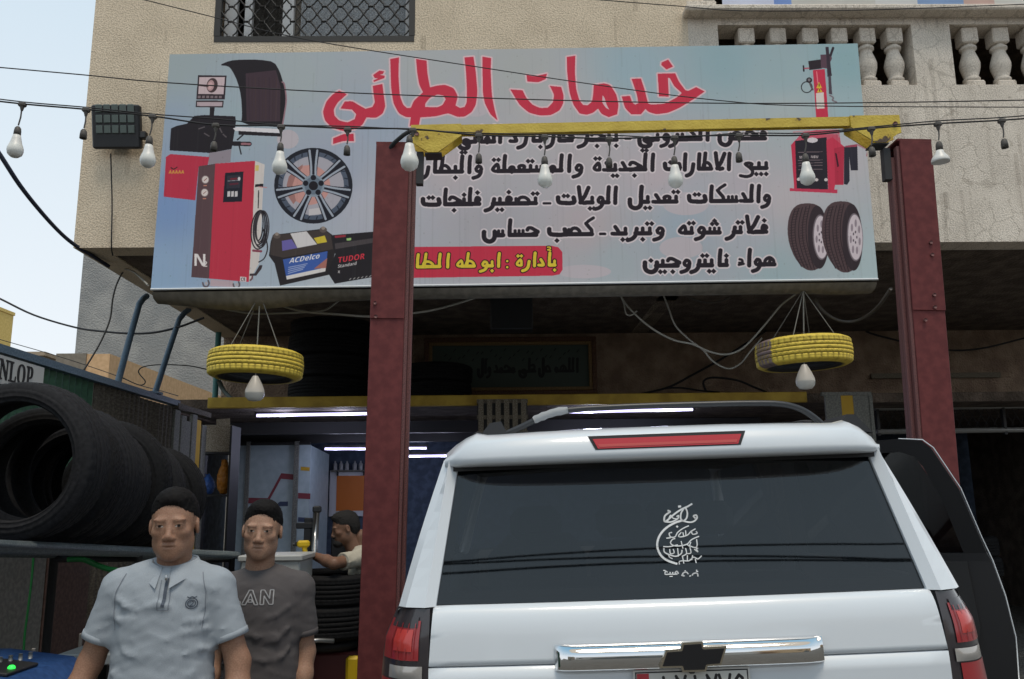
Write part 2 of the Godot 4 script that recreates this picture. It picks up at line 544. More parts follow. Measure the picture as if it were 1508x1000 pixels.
func print_sign(x0: float, y0: float, w: float, h: float, z: float) -> ImageTexture:
	var W := 4096
	var Hh := int(W * h / w)
	cv_f = func(px: float, py: float) -> Vector2:
		var p := P(px, py, z)
		return Vector2((p.x - x0) / w * W, (y0 + h - p.y) / h * Hh)
	cv_k = (cv_f.call(761, 250) - cv_f.call(760, 250)).length()
	# printed cloudy ground
	var ctl := [[260, 90, 150, 164, 168], [330, 170, 150, 168, 176], [245, 200, 142, 160, 178], [245, 300, 118, 146, 186], [230, 400, 138, 165, 192], [430, 110, 158, 170, 174], [480, 250, 150, 160, 176], [560, 180, 150, 164, 180], [540, 300, 170, 174, 184], [400, 400, 160, 176, 188],
		[620, 100, 164, 170, 172], [760, 100, 162, 168, 168], [800, 160, 172, 172, 174], [930, 100, 146, 170, 180], [1060, 90, 138, 166, 174], [1140, 110, 146, 170, 176], [1240, 90, 136, 168, 174], [1150, 160, 164, 176, 178], [1250, 170, 150, 176, 182], [660, 240, 174, 168, 172], [720, 320, 160, 160, 166],
		[860, 230, 170, 166, 170], [860, 330, 172, 164, 168], [900, 380, 156, 168, 174], [960, 250, 176, 168, 174], [1000, 330, 150, 166, 178], [1090, 270, 172, 168, 174], [1080, 340, 164, 170, 178], [1010, 380, 154, 164, 172], [1150, 290, 178, 174, 178], [1240, 220, 180, 176, 180], [1140, 400, 150, 172, 178], [1280, 400, 164, 184, 188], [760, 400, 168, 172, 176], [480, 420, 174, 184, 190]]
	var low := Image.create(108, 40, false, Image.FORMAT_RGB8)
	var cp := []
	for c in ctl: cp.append([cv_f.call(c[0], c[1]) * Vector2(108.0 / W, 40.0 / Hh), pc(c[2], c[3], c[4])])
	for y in 40:
		for x in 108:
			var s := 0.0
			var acc := Vector3.ZERO
			for c in cp:
				var d: float = 1.0 / (pow(c[0].distance_squared_to(Vector2(x, y)), 1.3) + 6.0)
				s += d
				acc += Vector3(c[1].r, c[1].g, c[1].b) * d
			acc /= s
			low.set_pixel(x, y, Color(acc.x, acc.y, acc.z))
	low.resize(W, Hh, Image.INTERPOLATE_CUBIC)
	cv = low
	# soft pale discs of the print
	for e in [[1010, 300, 34, 17], [1003, 365, 32, 16], [700, 150, 26, 22], [424, 205, 16, 14], [860, 400, 40, 10]]:
		fz(ellipse(e[0], e[1], e[2], e[3]), 1.0, 0, 0, pc(176, 172, 178))
	# --- wheel balancer
	var k := 3.7025
	var dk := pc(40, 37, 42)
	fz([380, 133, 440, 108, 500, 103, 600, 103, 680, 115, 710, 165, 730, 230, 744, 300, 738, 400, 725, 472, 690, 470, 500, 455, 506, 400, 500, 300, 480, 220, 450, 160, 430, 138], k, 220, 60, dk, 1)
	fz([525, 178, 690, 160, 715, 250, 712, 440, 530, 440, 527, 300], k, 220, 60, pc(66, 54, 62))
	for i in 9: sz([540 + i * 19, 200, 545 + i * 18, 430], k, 220, 60, 3, pc(58 + (i % 3) * 7, 48 + (i % 3) * 5, 56))
	sz([724, 225, 736, 240, 746, 320, 736, 400, 725, 462], k, 220, 60, 8, pc(142, 112, 122))
	fz([265, 188, 421, 190, 411, 320, 256, 320], k, 220, 60, pc(52, 46, 52))
	fz([272, 198, 412, 198, 404, 292, 266, 290], k, 220, 60, pc(188, 172, 176))
	fz(ellipse(342, 243, 30, 40, 0.2), k, 220, 60, pc(70, 58, 60)); fz(ellipse(334, 244, 19, 30, 0.2), k, 220, 60, pc(170, 140, 142)); fz(ellipse(332, 245, 12, 20, 0.2), k, 220, 60, pc(190, 160, 160))
	sz([272, 244, 320, 250], k, 220, 60, 6, pc(70, 58, 60))
	for i in 6: fz([264 + i * 23, 300, 280 + i * 23, 300, 279 + i * 23, 313, 263 + i * 23, 313], k, 220, 60, pc(120, 108, 112))
	fz([254, 326, 405, 326, 402, 364, 252, 362], k, 220, 60, pc(56, 50, 54)); fz([260, 334, 398, 334, 396, 357, 259, 356], k, 220, 60, pc(172, 158, 164))
	fz([330, 364, 355, 364, 352, 412, 328, 412], k, 220, 60, dk)
	fz([118, 478, 150, 464, 205, 452, 245, 410, 300, 405, 468, 412, 472, 440, 460, 520, 448, 590, 330, 612, 110, 598], k, 220, 60, dk)
	for s in [[300, 505, 325, 520], [402, 510, 418, 525], [270, 480, 300, 470], [380, 470, 395, 500]]: sz(s, k, 220, 60, 7, pc(90, 86, 90))
	fz([455, 478, 480, 470, 716, 482, 716, 504, 470, 492], k, 220, 60, pc(206, 206, 210))
	fz([486, 492, 722, 505, 722, 523, 486, 512], k, 220, 60, dk)
	sz([440, 560, 545, 563], k, 220, 60, 26, dk); sz([505, 562, 548, 563], k, 220, 60, 13, pc(146, 104, 112)); sz([490, 575, 500, 618], k, 220, 60, 7, dk); sz([520, 505, 480, 540], k, 220, 60, 8, dk)
	fz([325, 612, 447, 592, 442, 662, 320, 674], k, 220, 60, pc(138, 132, 140))
	fz([90, 634, 115, 618, 326, 634, 318, 676, 268, 692, 250, 870, 78, 850], k, 220, 60, pc(176, 54, 74))
	sz([118, 692, 132, 700, 150, 690], k, 220, 60, 6, pc(60, 40, 40))
	for i in 5: sz([108 + i * 17, 722, 114 + i * 17, 708, 118 + i * 17, 722], k, 220, 60, 6, pc(196, 140, 72), false)
	# --- nitrogen cabinet
	k = 4.763
	fz([108, 118, 226, 100, 216, 330, 182, 906, 55, 896], k, 270, 220, pc(88, 70, 74))
	fz([224, 100, 504, 80, 486, 500, 458, 930, 180, 906], k, 270, 220, pc(180, 56, 74))
	fz([503, 80, 571, 106, 560, 260, 545, 600, 530, 800, 458, 930, 486, 500], k, 270, 220, pc(198, 194, 190))
	fz([505, 110, 530, 112, 528, 150, 503, 150], k, 270, 220, pc(200, 182, 110))
	fz([503, 246, 560, 240, 560, 262, 503, 264], k, 270, 220, dk); sz([530, 262, 584, 268], k, 270, 220, 7, pc(180, 130, 135))
	for e in [[154, 212], [149, 303]]:
		fz(ellipse(e[0], e[1], 28, 30), k, 270, 220, pc(120, 104, 106)); fz(ellipse(e[0], e[1], 23, 25), k, 270, 220, pc(204, 196, 192)); sz([e[0] - 8, e[1] + 8, e[0] + 10, e[1] - 8], k, 270, 220, 4, pc(120, 60, 60))
		sz([e[0] - 10, e[1] + 42, e[0] + 8, e[1] + 42], k, 270, 220, 7, pc(190, 130, 110))
	fz([293, 165, 422, 155, 410, 366, 278, 371], k, 270, 220, pc(36, 38, 48))
	fz([308, 185, 404, 178, 396, 270, 302, 275], k, 270, 220, pc(52, 52, 62))
	sz([335, 208, 372, 205], k, 270, 220, 14, pc(110, 44, 56)); sz([328, 245, 380, 240], k, 270, 220, 14, pc(88, 44, 56)); sz([312, 222, 392, 216], k, 270, 220, 4, pc(150, 150, 156))
	fz(ellipse(391, 206, 9, 14), k, 270, 220, pc(196, 196, 198))
	for i in 3: fz([310 + i * 26, 294, 329 + i * 26, 292, 328 + i * 26, 330, 308 + i * 26, 333], k, 270, 220, pc(190, 190, 192))
	latin("N", 270 + 66 / k, 220 + 816 / k, 17.5, pc(214, 212, 210), 1.1, 0.02)
	latin("2", 270 + 137 / k, 220 + 823 / k, 8.0, pc(206, 202, 200), 1.1)
	fz([398, 892, 443, 896, 441, 928, 397, 924], k, 270, 220, pc(206, 202, 202)); latin("CE", 270 + 402 / k, 220 + 922 / k, 4.6, pc(60, 50, 56), 0.9)
	for i in 7: 
		var hose := ellipse(540 + (i % 3) * 8 - 8, 540 + i * 4, 26 + i * 5, 100 + i * 6, 0.08, 24)
		hose.append(hose[0]); hose.append(hose[1])
		sz(hose, k, 270, 220, 8, pc(38 + (i % 3) * 12, 36 + (i % 3) * 12, 40 + (i % 3) * 12))
	sz([528, 290, 525, 410], k, 270, 220, 7, dk); sz([560, 560, 590, 680, 570, 760, 530, 790], k, 270, 220, 8, dk)
	sz([490, 710, 545, 715], k, 270, 220, 16, pc(130, 70, 84)); fz([465, 872, 500, 870, 535, 812, 555, 812, 548, 838, 512, 885, 465, 888], k, 270, 220, pc(60, 54, 58)); sz([470, 918, 482, 905, 484, 890], k, 270, 220, 12, pc(110, 80, 84))
	fz([190, 912, 350, 925, 352, 965, 188, 960], k, 270, 220, pc(176, 160, 166))
	for e in [[160, 940], [374, 950]]:
		sz([e[0] - 24, e[1] - 5, e[0] - 16, e[1] + 18, e[0] + 6, e[1] + 22, e[0] + 20, e[1] + 2, e[0] + 14, e[1] - 20], k, 270, 220, 11, pc(96, 88, 94)); fz(ellipse(e[0], e[1], 10, 12), k, 270, 220, pc(170, 164, 168))
	# --- alloy wheel
	var cx := 912.0; var cy := 255.0; var rx := 275.0; var ry := 266.0
	fz(ellipse(cx, cy, rx, ry), k, 270, 220, pc(36, 38, 46))
	fz(ellipse(cx, cy, rx * 0.9, ry * 0.9), k, 270, 220, pc(78, 88, 104))
	fz(ellipse(cx, cy, rx * 0.78, ry * 0.78), k, 270, 220, pc(160, 160, 168))
	fz([880, 420, 1010, 400, 980, 450, 880, 465], k, 270, 220, pc(186, 184, 186))
	fz(ellipse(880, 250, 150, 140), k, 270, 220, pc(186, 142, 136)); fz([740, 190, 800, 130, 838, 105, 835, 130, 790, 180, 765, 250, 790, 360, 772, 385, 735, 330, 725, 250], k, 270, 220, pc(150, 112, 108))
	for i in 26:
		var a := TAU * i / 26
		sz([cx + cos(a) * rx * 0.82, cy + sin(a) * ry * 0.82, cx + cos(a + 0.04) * rx * 0.9, cy + sin(a + 0.04) * ry * 0.9], k, 270, 220, 8, pc(44, 50, 62))
	for i in 7:
		var a := -PI / 2 + TAU * i / 7
		var d := Vector2(cos(a), sin(a)); var n := d.orthogonal()
		var q := func(r: float, o: float) -> Vector2: return Vector2(cx, cy) + Vector2((d.x * r + n.x * o) * rx, (d.y * r + n.y * o) * ry)
		var sp := []
		for e in [[0.22, -0.09], [0.5, -0.1], [0.94, -0.16], [0.94, 0.16], [0.5, 0.1], [0.22, 0.09]]:
			var v: Vector2 = q.call(e[0], e[1]); sp.append(v.x); sp.append(v.y)
		fz(sp, k, 270, 220, pc(34, 36, 44))
		for o: float in [-1.0, 1.0]:
			var v0: Vector2 = q.call(0.24, o * 0.055); var v1: Vector2 = q.call(0.55, o * 0.06); var v2: Vector2 = q.call(0.93, o * 0.1)
			sz([v0.x, v0.y, v1.x, v1.y, v2.x, v2.y], k, 270, 220, 15, pc(150, 160, 172))
	fz(ellipse(cx, cy, 78, 78), k, 270, 220, pc(128, 142, 154)); fz(ellipse(cx, cy, 62, 62), k, 270, 220, pc(100, 114, 128)); fz(ellipse(cx, cy, 32, 32), k, 270, 220, pc(34, 34, 40))
	for i in 5:
		var a := -PI / 2 + TAU * i / 5
		fz(ellipse(cx + cos(a) * 57, cy + sin(a) * 57, 19, 19), k, 270, 220, pc(32, 34, 42))
	# --- batteries
	fz([600, 745, 612, 650, 628, 600, 985, 556, 1045, 600, 1066, 720, 1020, 880, 678, 956, 640, 800], k, 270, 220, pc(44, 42, 44))
	fz([612, 690, 628, 604, 985, 562, 1035, 600, 1050, 700, 700, 760, 610, 740], k, 270, 220, pc(66, 60, 58))
	fz([690, 642, 760, 630, 800, 692, 694, 712], k, 270, 220, pc(104, 98, 160)); fz([750, 590, 864, 574, 938, 666, 800, 692], k, 270, 220, pc(198, 198, 198)); fz([915, 622, 992, 604, 1008, 650, 940, 662], k, 270, 220, pc(196, 178, 62))
	for e in [[656, 606], [981, 564]]: fz(ellipse(e[0], e[1], 26, 20), k, 270, 220, pc(92, 84, 80)); fz(ellipse(e[0], e[1] - 12, 13, 12), k, 270, 220, pc(140, 130, 122))
	fz([698, 772, 1012, 714, 1000, 832, 724, 912], k, 270, 220, pc(62, 92, 160)); fz([720, 888, 1000, 828, 996, 856, 726, 914], k, 270, 220, pc(206, 204, 202)); fz([915, 838, 1010, 762, 1001, 832], k, 270, 220, pc(160, 108, 98))
	latin("ACDelco", 270 + 740 / k, 220 + 800 / k, 7.2, pc(216, 216, 216), 1.12, -0.17, 0.3)
	for i in 4: sz([738 - i, 828 + i * 14, 868 - i * 10, 802 + i * 13], k, 270, 220, 6, pc(150, 164, 196))
	fz([1040, 602, 1420, 570, 1420, 880, 1062, 942, 1010, 860, 1066, 735], k, 270, 220, pc(40, 38, 42))
	fz([1062, 660, 1420, 610, 1420, 640, 1066, 700], k, 270, 220, pc(72, 68, 70)); fz([1060, 606, 1140, 598, 1138, 614, 1064, 622], k, 270, 220, pc(140, 50, 62)); fz([1144, 624, 1178, 620, 1176, 638, 1146, 640], k, 270, 220, pc(150, 190, 120))
	latin("TUDOR", 270 + 1082 / k, 220 + 796 / k, 8.0, pc(200, 58, 72), 1.05, -0.15, 0.12)
	latin("Standard", 270 + 1082 / k, 220 + 832 / k, 4.6, pc(196, 194, 194), 1.0, -0.17, 0.12)
	latin("x", 270 + 1082 / k, 220 + 868 / k, 5.0, pc(190, 188, 188))
	for i in 9: sz([1165 + i * 28, 914 - i * 4, 1176 + i * 28, 905 - i * 4], k, 270, 220, 6, pc(150, 150, 150))
	# --- tyre changing machine
	k = 4.1667
	fz([280, 180, 352, 174, 362, 300, 374, 470, 300, 470, 290, 330], k, 1130, 60, pc(188, 54, 78)); sz([303, 190, 310, 260], k, 1130, 60, 7, pc(214, 120, 130))
	fz([317, 252, 300, 292, 336, 290], k, 1130, 60, pc(206, 178, 60)); fz([320, 288, 303, 318, 340, 315], k, 1130, 60, pc(206, 178, 60)); fz([298, 322, 346, 316, 352, 415, 303, 418], k, 1130, 60, pc(204, 198, 192))
	sz([318, 265, 318, 280], k, 1130, 60, 5, dk); sz([321, 298, 321, 310], k, 1130, 60, 5, dk)
	fz([252, 125, 330, 114, 336, 170, 258, 180], k, 1130, 60, pc(48, 42, 48)); fz([326, 86, 392, 82, 396, 112, 366, 170, 330, 166], k, 1130, 60, pc(88, 68, 80)); fz([357, 38, 376, 38, 381, 90, 396, 215, 369, 221, 362, 100], k, 1130, 60, pc(58, 50, 60)); sz([404, 44, 388, 90], k, 1130, 60, 15, pc(50, 44, 52)); fz([374, 215, 390, 215, 398, 330, 378, 326], k, 1130, 60, pc(76, 68, 78))
	sz([384, 335, 405, 350, 400, 365, 424, 376], k, 1130, 60, 10, pc(120, 112, 120)); sz([222, 155, 224, 186], k, 1130, 60, 10, dk); sz([228, 170, 256, 168], k, 1130, 60, 8, pc(170, 70, 90))
	var ho := ellipse(242, 285, 33, 33); ho.append(ho[0]); ho.append(ho[1])
	sz(ho, k, 1130, 60, 6, dk); fz(ellipse(257, 242, 18, 17), k, 1130, 60, dk); fz(ellipse(257, 240, 9, 9), k, 1130, 60, pc(120, 116, 120)); sz([262, 262, 278, 300], k, 1130, 60, 12, pc(90, 80, 84))
	fz([145, 640, 220, 560, 300, 548, 440, 545, 452, 640, 372, 700, 180, 690], k, 1130, 60, pc(186, 84, 102))
	fz([168, 615, 364, 592, 372, 912, 178, 908], k, 1130, 60, pc(42, 40, 48)); fz([146, 640, 170, 612, 181, 908, 165, 906], k, 1130, 60, pc(184, 54, 78))
	fz([362, 612, 400, 592, 470, 648, 468, 884, 416, 884, 410, 916, 374, 916], k, 1130, 60, pc(188, 58, 82)); fz([410, 660, 472, 648, 468, 882, 416, 882], k, 1130, 60, pc(170, 50, 72)); fz([415, 688, 426, 692, 440, 770, 430, 776], k, 1130, 60, pc(60, 30, 42))
	fz([138, 905, 430, 914, 430, 936, 138, 922], k, 1130, 60, pc(182, 60, 84))
	fz([472, 650, 552, 640, 556, 796, 512, 796, 503, 702, 505, 860, 490, 884, 470, 880], k, 1130, 60, pc(46, 46, 56)); fz([480, 645, 552, 634, 552, 650, 474, 655], k, 1130, 60, pc(150, 70, 88)); sz([558, 640, 612, 668, 612, 705], k, 1130, 60, 12, pc(166, 120, 128))
	fz(ellipse(276, 610, 34, 16), k, 1130, 60, pc(200, 196, 200)); sz([255, 575, 420, 570, 440, 590], k, 1130, 60, 9, pc(170, 120, 132)); sz([160, 560, 260, 552], k, 1130, 60, 8, pc(180, 140, 146))
	for e in [[685, 338], [735, 205], [752, 338], [768, 210], [792, 340]]: sz([190, e[0], 338, e[0] - 4], k, 1130, 60, 4, pc(120, 106, 110))
	latin("NEW", 1130 + 266 / k, 60 + 720 / k, 3.6, pc(190, 180, 180)); latin("M", 1130 + 196 / k, 60 + 722 / k, 3.6, pc(190, 180, 180))
	for e in [[192, 850], [302, 853], [360, 853]]: fz(ellipse(e[0], e[1], 11, 10), k, 1130, 60, pc(196, 190, 190))
	# --- two tyres
	k = 3.696
	for tr in [[0.0, 1.0], [186.0, 1.06]]:
		var ox: float = tr[0]
		var body := [220, 520, 226, 450, 246, 400, 280, 372, 330, 366, 375, 372, 410, 400, 436, 470, 444, 560, 436, 640, 414, 700, 375, 732, 335, 734, 296, 712, 258, 660, 230, 590]
		var sh := func(a: Array) -> Array:
			var o := []
			for i in range(0, a.size(), 2):
				o.append(a[i] + ox); o.append(550 + (a[i + 1] - 550) * tr[1])
			return o
		fz(sh.call(body), k, 1100, 200, pc(78, 64, 68), 1)
		for g in 5: sz(sh.call([262 + g * 20, 400 - g * 5, 244 + g * 20, 470, 244 + g * 20, 560, 262 + g * 20, 640, 296 + g * 18, 712 + g * 4]), k, 1100, 200, 4, pc(44, 38, 42))
		for g in 22:
			var yy := 400.0 + g * 14.5
			var off := pow((yy - 550) / 155.0, 2.0) * (36.0 if yy > 550 else 14.0)
			sz(sh.call([232 + off * 2.0, yy, 262 + off * 2.0, yy - 5]), k, 1100, 200, 3, pc(52, 44, 48)); sz(sh.call([290 + off * 2.0, yy, 312 + off * 2.0, yy - 5]), k, 1100, 200, 3, pc(56, 46, 50))
		fz(sh.call(ellipse(388, 552, 56, 172, -0.04)), k, 1100, 200, pc(54, 47, 52)); fz(sh.call(ellipse(402, 552, 44, 124, -0.04)), k, 1100, 200, pc(112, 104, 110)); fz(sh.call(ellipse(404, 552, 39, 116, -0.04)), k, 1100, 200, pc(194, 186, 192))
		for g in 7:
			var a := TAU * g / 7 + 0.3
			fz(sh.call(ellipse(404 + cos(a) * 25, 552 + sin(a) * 72, 6, 20, 0.0)), k, 1100, 200, pc(140, 130, 138))
		for g in 5:
			var a := TAU * g / 5
			fz(sh.call(ellipse(402 + cos(a) * 10, 552 + sin(a) * 28, 3.5, 7)), k, 1100, 200, pc(84, 76, 84))
	# --- red panel with the yellow name
	var red := pc(184, 54, 74)
	fz([560, 364, 812, 362, 822, 364, 828, 371, 828.5, 397, 824, 404, 814, 406, 560, 410], 1.0, 0, 0, red)
	for pass_ in 2:
		var col: Color = pc(40, 30, 34) if pass_ == 0 else pc(206, 186, 60)
		var ex := 2.4 if pass_ == 0 else -0.4
		word("بأدارة", 820, 757, 392.5, 393, 21, col, ex)
		word("ابو", 738, 706, 393.5, 394, 21, col, ex)
		word("طه", 701, 669, 394, 394.5, 21, col, ex)
		word("الطائي", 664, 566, 394.5, 396, 21, col, ex)
		for yy in [384.5, 393.5]: raw_disc(cv_f.call(747, yy), (2.0 + ex * 0.5) * cv_k, col)
	# --- black lines with a pale edge
	var lines := [["فحص", 1130, 1056, 206.5], ["الكتروني", 1046, 937, 207.5], ["بنجر", 912, 853, 208.5], ["حار", 845, 806, 209.5], ["بارد", 800, 748, 210], ["الماني", 740, 672, 211],
		["بيع", 1133, 1088, 250], ["الاطارات", 1077, 975, 250.8], ["الجديدة", 965, 870, 252], ["والمستعملة", 860, 720, 253.3], ["والبطاريات", 712, 566, 255],
		["والدسكات", 1136, 1010, 298], ["تعديل", 1000, 921, 299.5], ["الويلات", 910, 817, 300.5], ["تصفير", 793, 716, 302], ["فلنجات", 709, 618, 303],
		["فلاتر", 1132, 1071, 344], ["شوته", 1063, 995, 345], ["وتبريد", 980, 898, 346], ["كصب", 875, 804, 347.5], ["حساس", 793, 709, 348.5],
		["هواء", 1143, 1085, 392], ["نايتروجين", 1074, 945, 393]]
	for pass_ in 2:
		var col: Color = pc(198, 192, 196) if pass_ == 0 else pc(40, 36, 42)
		var ex := 4.6 if pass_ == 0 else 0.0
		for l in lines: word(l[0], l[1], l[2], l[3], l[3] + (l[1] - l[2]) * 0.0118, 25.6, col, ex)
		for d in [[928, 921, 204.0], [810, 801, 299.5], [891, 884, 344.5]]: raw_stroke(PackedVector2Array([cv_f.call(d[0], d[2]), cv_f.call(d[1], d[2])]), (4.0 + ex) * cv_k, col)
	# --- the big red name
	k = 4.347
	var t1 := [[[995, 212, 1105, 210, 1128, 262, 1170, 318, 1192, 322, 1240, 298, 1292, 325, 1225, 372, 1130, 430, 1060, 460, 985, 470, 935, 455, 900, 420, 922, 398, 950, 410, 1040, 405, 1120, 362, 1150, 335, 1100, 290, 1072, 238, 1058, 236, 1063, 357, 1003, 355]],
		[[828, 245, 885, 243, 908, 310, 930, 400, 945, 440, 918, 432, 885, 470, 825, 470, 785, 430, 765, 358, 815, 354, 830, 398, 850, 410, 872, 400, 862, 345]],
		[[585, 285, 650, 273, 690, 285, 728, 345, 742, 410, 733, 470, 680, 488, 635, 468, 612, 432, 580, 460, 540, 473, 495, 465, 455, 410, 430, 330, 415, 200, 413, 105, 465, 97, 462, 200, 470, 310, 490, 380, 515, 412, 545, 415, 575, 390, 582, 340], [640, 345, 655, 365, 668, 410, 688, 445, 660, 430, 636, 395]],
		[[52, 313, 128, 318, 150, 365, 190, 410, 240, 432, 290, 430, 325, 395, 332, 345, 305, 290, 375, 297, 390, 350, 388, 400, 365, 445, 310, 475, 240, 478, 170, 460, 110, 410]],
		[[155, 220, 200, 230, 283, 212, 275, 245, 230, 265, 160, 260]], [[1020, 140, 1060, 122, 1090, 165, 1050, 183, 1018, 155]]]
	var t2 := [[[1090, 103, 1143, 112, 1140, 200, 1148, 350, 1165, 440, 1183, 507, 1140, 470, 1105, 400, 1092, 330]],
		[[500, 118, 553, 108, 550, 230, 558, 350, 580, 410, 605, 432, 632, 430, 650, 385, 710, 330, 685, 280, 672, 200, 665, 118, 730, 128, 735, 210, 752, 300, 800, 288, 850, 283, 905, 305, 930, 355, 915, 415, 945, 432, 975, 425, 990, 395, 990, 300, 985, 200, 975, 108, 1030, 103, 1045, 200, 1056, 330, 1045, 410, 1020, 455, 975, 485, 930, 487, 870, 462, 790, 483, 690, 490, 680, 545, 624, 545, 632, 488, 600, 488, 555, 465, 520, 400, 505, 300], [720, 425, 800, 428, 835, 412, 855, 375, 840, 350, 800, 342, 750, 365, 722, 400]],
		[[388, 290, 447, 278, 456, 350, 466, 420, 450, 465, 410, 492, 345, 490, 320, 538, 270, 565, 200, 578, 130, 557, 82, 512, 68, 455, 90, 390, 130, 345, 172, 320, 218, 343, 160, 395, 135, 440, 140, 480, 170, 512, 225, 525, 272, 503, 282, 470, 255, 440, 182, 433, 208, 390, 255, 388, 300, 415, 340, 437, 385, 425, 402, 395, 393, 340]],
		[[390, 220, 430, 192, 458, 197, 450, 212, 425, 218, 462, 225, 460, 238, 395, 262, 392, 255, 425, 240, 400, 238]], [[135, 625, 200, 598, 262, 597, 265, 642, 200, 640, 133, 660]]]
	for pass_ in 2:
		for e in [[t1, 740], [t2, 460]]:
			for shape: Array in e[0]:
				var loops := []
				for l: Array in shape: loops.append(rounded(zp(l, k, e[1], 60)))
				if pass_ == 0:
					for l: PackedVector2Array in loops: raw_stroke(l, 5.6 * cv_k, pc(206, 178, 184), true)
				else:
					raw_fill(loops, pc(186, 56, 76))
					for l: PackedVector2Array in loops: raw_stroke(l, 0.6 * cv_k, pc(186, 56, 76), true)
	# --- run-off stains down the vinyl: thin streaks with their own outlines
	var r := RandomNumberGenerator.new(); r.seed = 11
	cv.convert(Image.FORMAT_RGBA8)
	for i in 420:
		var streak := Image.create(r.randi_range(2, 9), r.randi_range(120, 900), false, Image.FORMAT_RGBA8)
		var light := r.randf() < 0.4
		streak.fill(Color(0.8, 0.8, 0.8, 0.035) if light else Color(0.2, 0.18, 0.16, r.randf_range(0.01, 0.05)))
		cv.blend_rect(streak, Rect2i(Vector2i.ZERO, streak.get_size()), Vector2i(r.randi_range(0, W), r.randi_range(-100, Hh)))
	for i in 900:
		var spot := Image.create(r.randi_range(2, 8), r.randi_range(2, 10), false, Image.FORMAT_RGBA8)
		spot.fill(Color(0.25, 0.2, 0.16, r.randf_range(0.03, 0.16)))
		cv.blend_rect(spot, Rect2i(Vector2i.ZERO, spot.get_size()), Vector2i(r.randi_range(0, W), int(Hh * (1.0 - pow(r.randf(), 2.0)))))
	cv.convert(Image.FORMAT_RGB8)
	cv.resize(2048, Hh / 2, Image.INTERPOLATE_BILINEAR)
	return ImageTexture.create_from_image(cv)

func build_sign() -> void:
	var z := -6.0
	var tl := P(250, 80, z); var tr := P(1263, 64, z); var br := P(1293, 412, z); var bl := P(222, 427, z)
	var x0 := minf(bl.x, tl.x) - 0.01; var y0 := bl.y - 0.01
	var w := maxf(tr.x, br.x) + 0.02 - x0; var h := tr.y + 0.02 - y0
	var o := thing("shop_sign", "wide printed tyre shop signboard with large red Arabic name and product pictures", "sign", Vector3(0.15, y0, z))
	var off := -o.position
	var m := mat("sign_print", Color.WHITE, 0.7)
	m.metallic_specular = 0.25
	m.albedo_texture = print_sign(x0, y0, w, h, z)
	var st := T()
	for p in [tl, br, bl, tl, tr, br]:
		st.set_uv(Vector2((p.x - x0) / w, (y0 + h - p.y) / h))
		st.add_vertex(p + off)
	obj("printed_face", st, m, o)
	# shallow steel box behind the print
	var f := T()
	var back := Vector3(0, 0, -0.26)
	var lip := Vector3(0, 0, -0.004)
	var c := [tl + off + lip, tr + off + lip, br + off + lip, bl + off + lip]
	for i in 4: quad(f, c[(i + 1) % 4], c[i], c[i] + back, c[(i + 1) % 4] + back)
	quad(f, c[0] + back, c[1] + back, c[2] + back, c[3] + back)
	obj("sign_box", f, M.sign_side, o)
	# white strip along the lower edge and the seam strips
	var e := T()
	tube(e, [bl + off + Vector3(0, 0.004, 0.002), br + off + Vector3(0, 0.004, 0.002)], 0.008, 6)
	obj("edge_trim", e, M.trim_white, o)
	# sagging sheet under the box
	var sg := T(true)
	var n := 24
	var prev := []
	for i in n + 1:
		var t := float(i) / n
		var a: Vector3 = c[3].lerp(c[2], t)
		var sag := 0.03 + 0.075 * exp(-pow((t - 0.12) / 0.09, 2.0)) + 0.02 * exp(-pow((t - 0.97) / 0.04, 2.0))
		var row := [a + Vector3(0, -0.012, -0.012), a + Vector3(0, -0.03 - sag * 0.5, -0.05), a + Vector3(0, -0.03 - sag, -0.13), a + Vector3(0, -0.03 - sag * 0.6, -0.21), a + Vector3(0, -0.01, -0.27)]
		if prev:
			for j in 4: quad(sg, prev[j], row[j], row[j + 1], prev[j + 1])
		prev = row
	obj("underside_sheet", sg, M.sheet, o)

func _ready() -> void:
	rng.seed = 7
	# --- camera
	cam_b = Basis.from_euler(Vector3(deg_to_rad(10.95), deg_to_rad(-1.0), -0.012))
	var cam := Camera3D.new()
	cam.name = "camera"
	cam.fov = rad_to_deg(2.0 * atan(500.0 / F))
	cam.near = 0.05
	cam.far = 600.0
	cam.transform = Transform3D(cam_b, EYE)
	add_child(cam)
	cam.current = true
	# --- clear evening sky
	var env := Environment.new()
	env.background_mode = Environment.BG_SKY
	var sm := ProceduralSkyMaterial.new()
	sm.sky_top_color = Color(0.47, 0.655, 0.765)
	sm.sky_horizon_color = Color(0.88, 0.895, 0.91)
	sm.sky_curve = 0.8
	sm.ground_bottom_color = Color(0.35, 0.32, 0.29)
	sm.ground_horizon_color = Color(0.62, 0.6, 0.58)
	sm.sky_energy_multiplier = 1.0
	var sky := Sky.new()
	sky.sky_material = sm
	env.sky = sky
	env.tonemap_mode = Environment.TONE_MAPPER_LINEAR
	env.tonemap_exposure = 1.27
	env.sdfgi_enabled = true
	env.ssao_enabled = true
	env.ssil_enabled = true
	var we := WorldEnvironment.new()
	we.name = "world_environment"
	we.environment = env
	add_child(we)
	# --- low evening light, wide and soft, from behind the camera
	var sun := DirectionalLight3D.new()
	sun.name = "sun"
	sun.light_color = Color(1.0, 0.955, 0.89)
	sun.light_energy = 0.5
	sun.light_angular_distance = 20.0
	sun.shadow_enabled = true
	sun.rotation = Vector3(deg_to_rad(-70), deg_to_rad(16), 0)
	add_child(sun)
	materials()
	build_ground()
	build_far()
	build_building()
	build_shop()
	build_sign()
	build_lift()
	build_yard()
	build_lines()
	build_lamps()
	build_car()
	build_people()
	build_clutter()
	build_street()

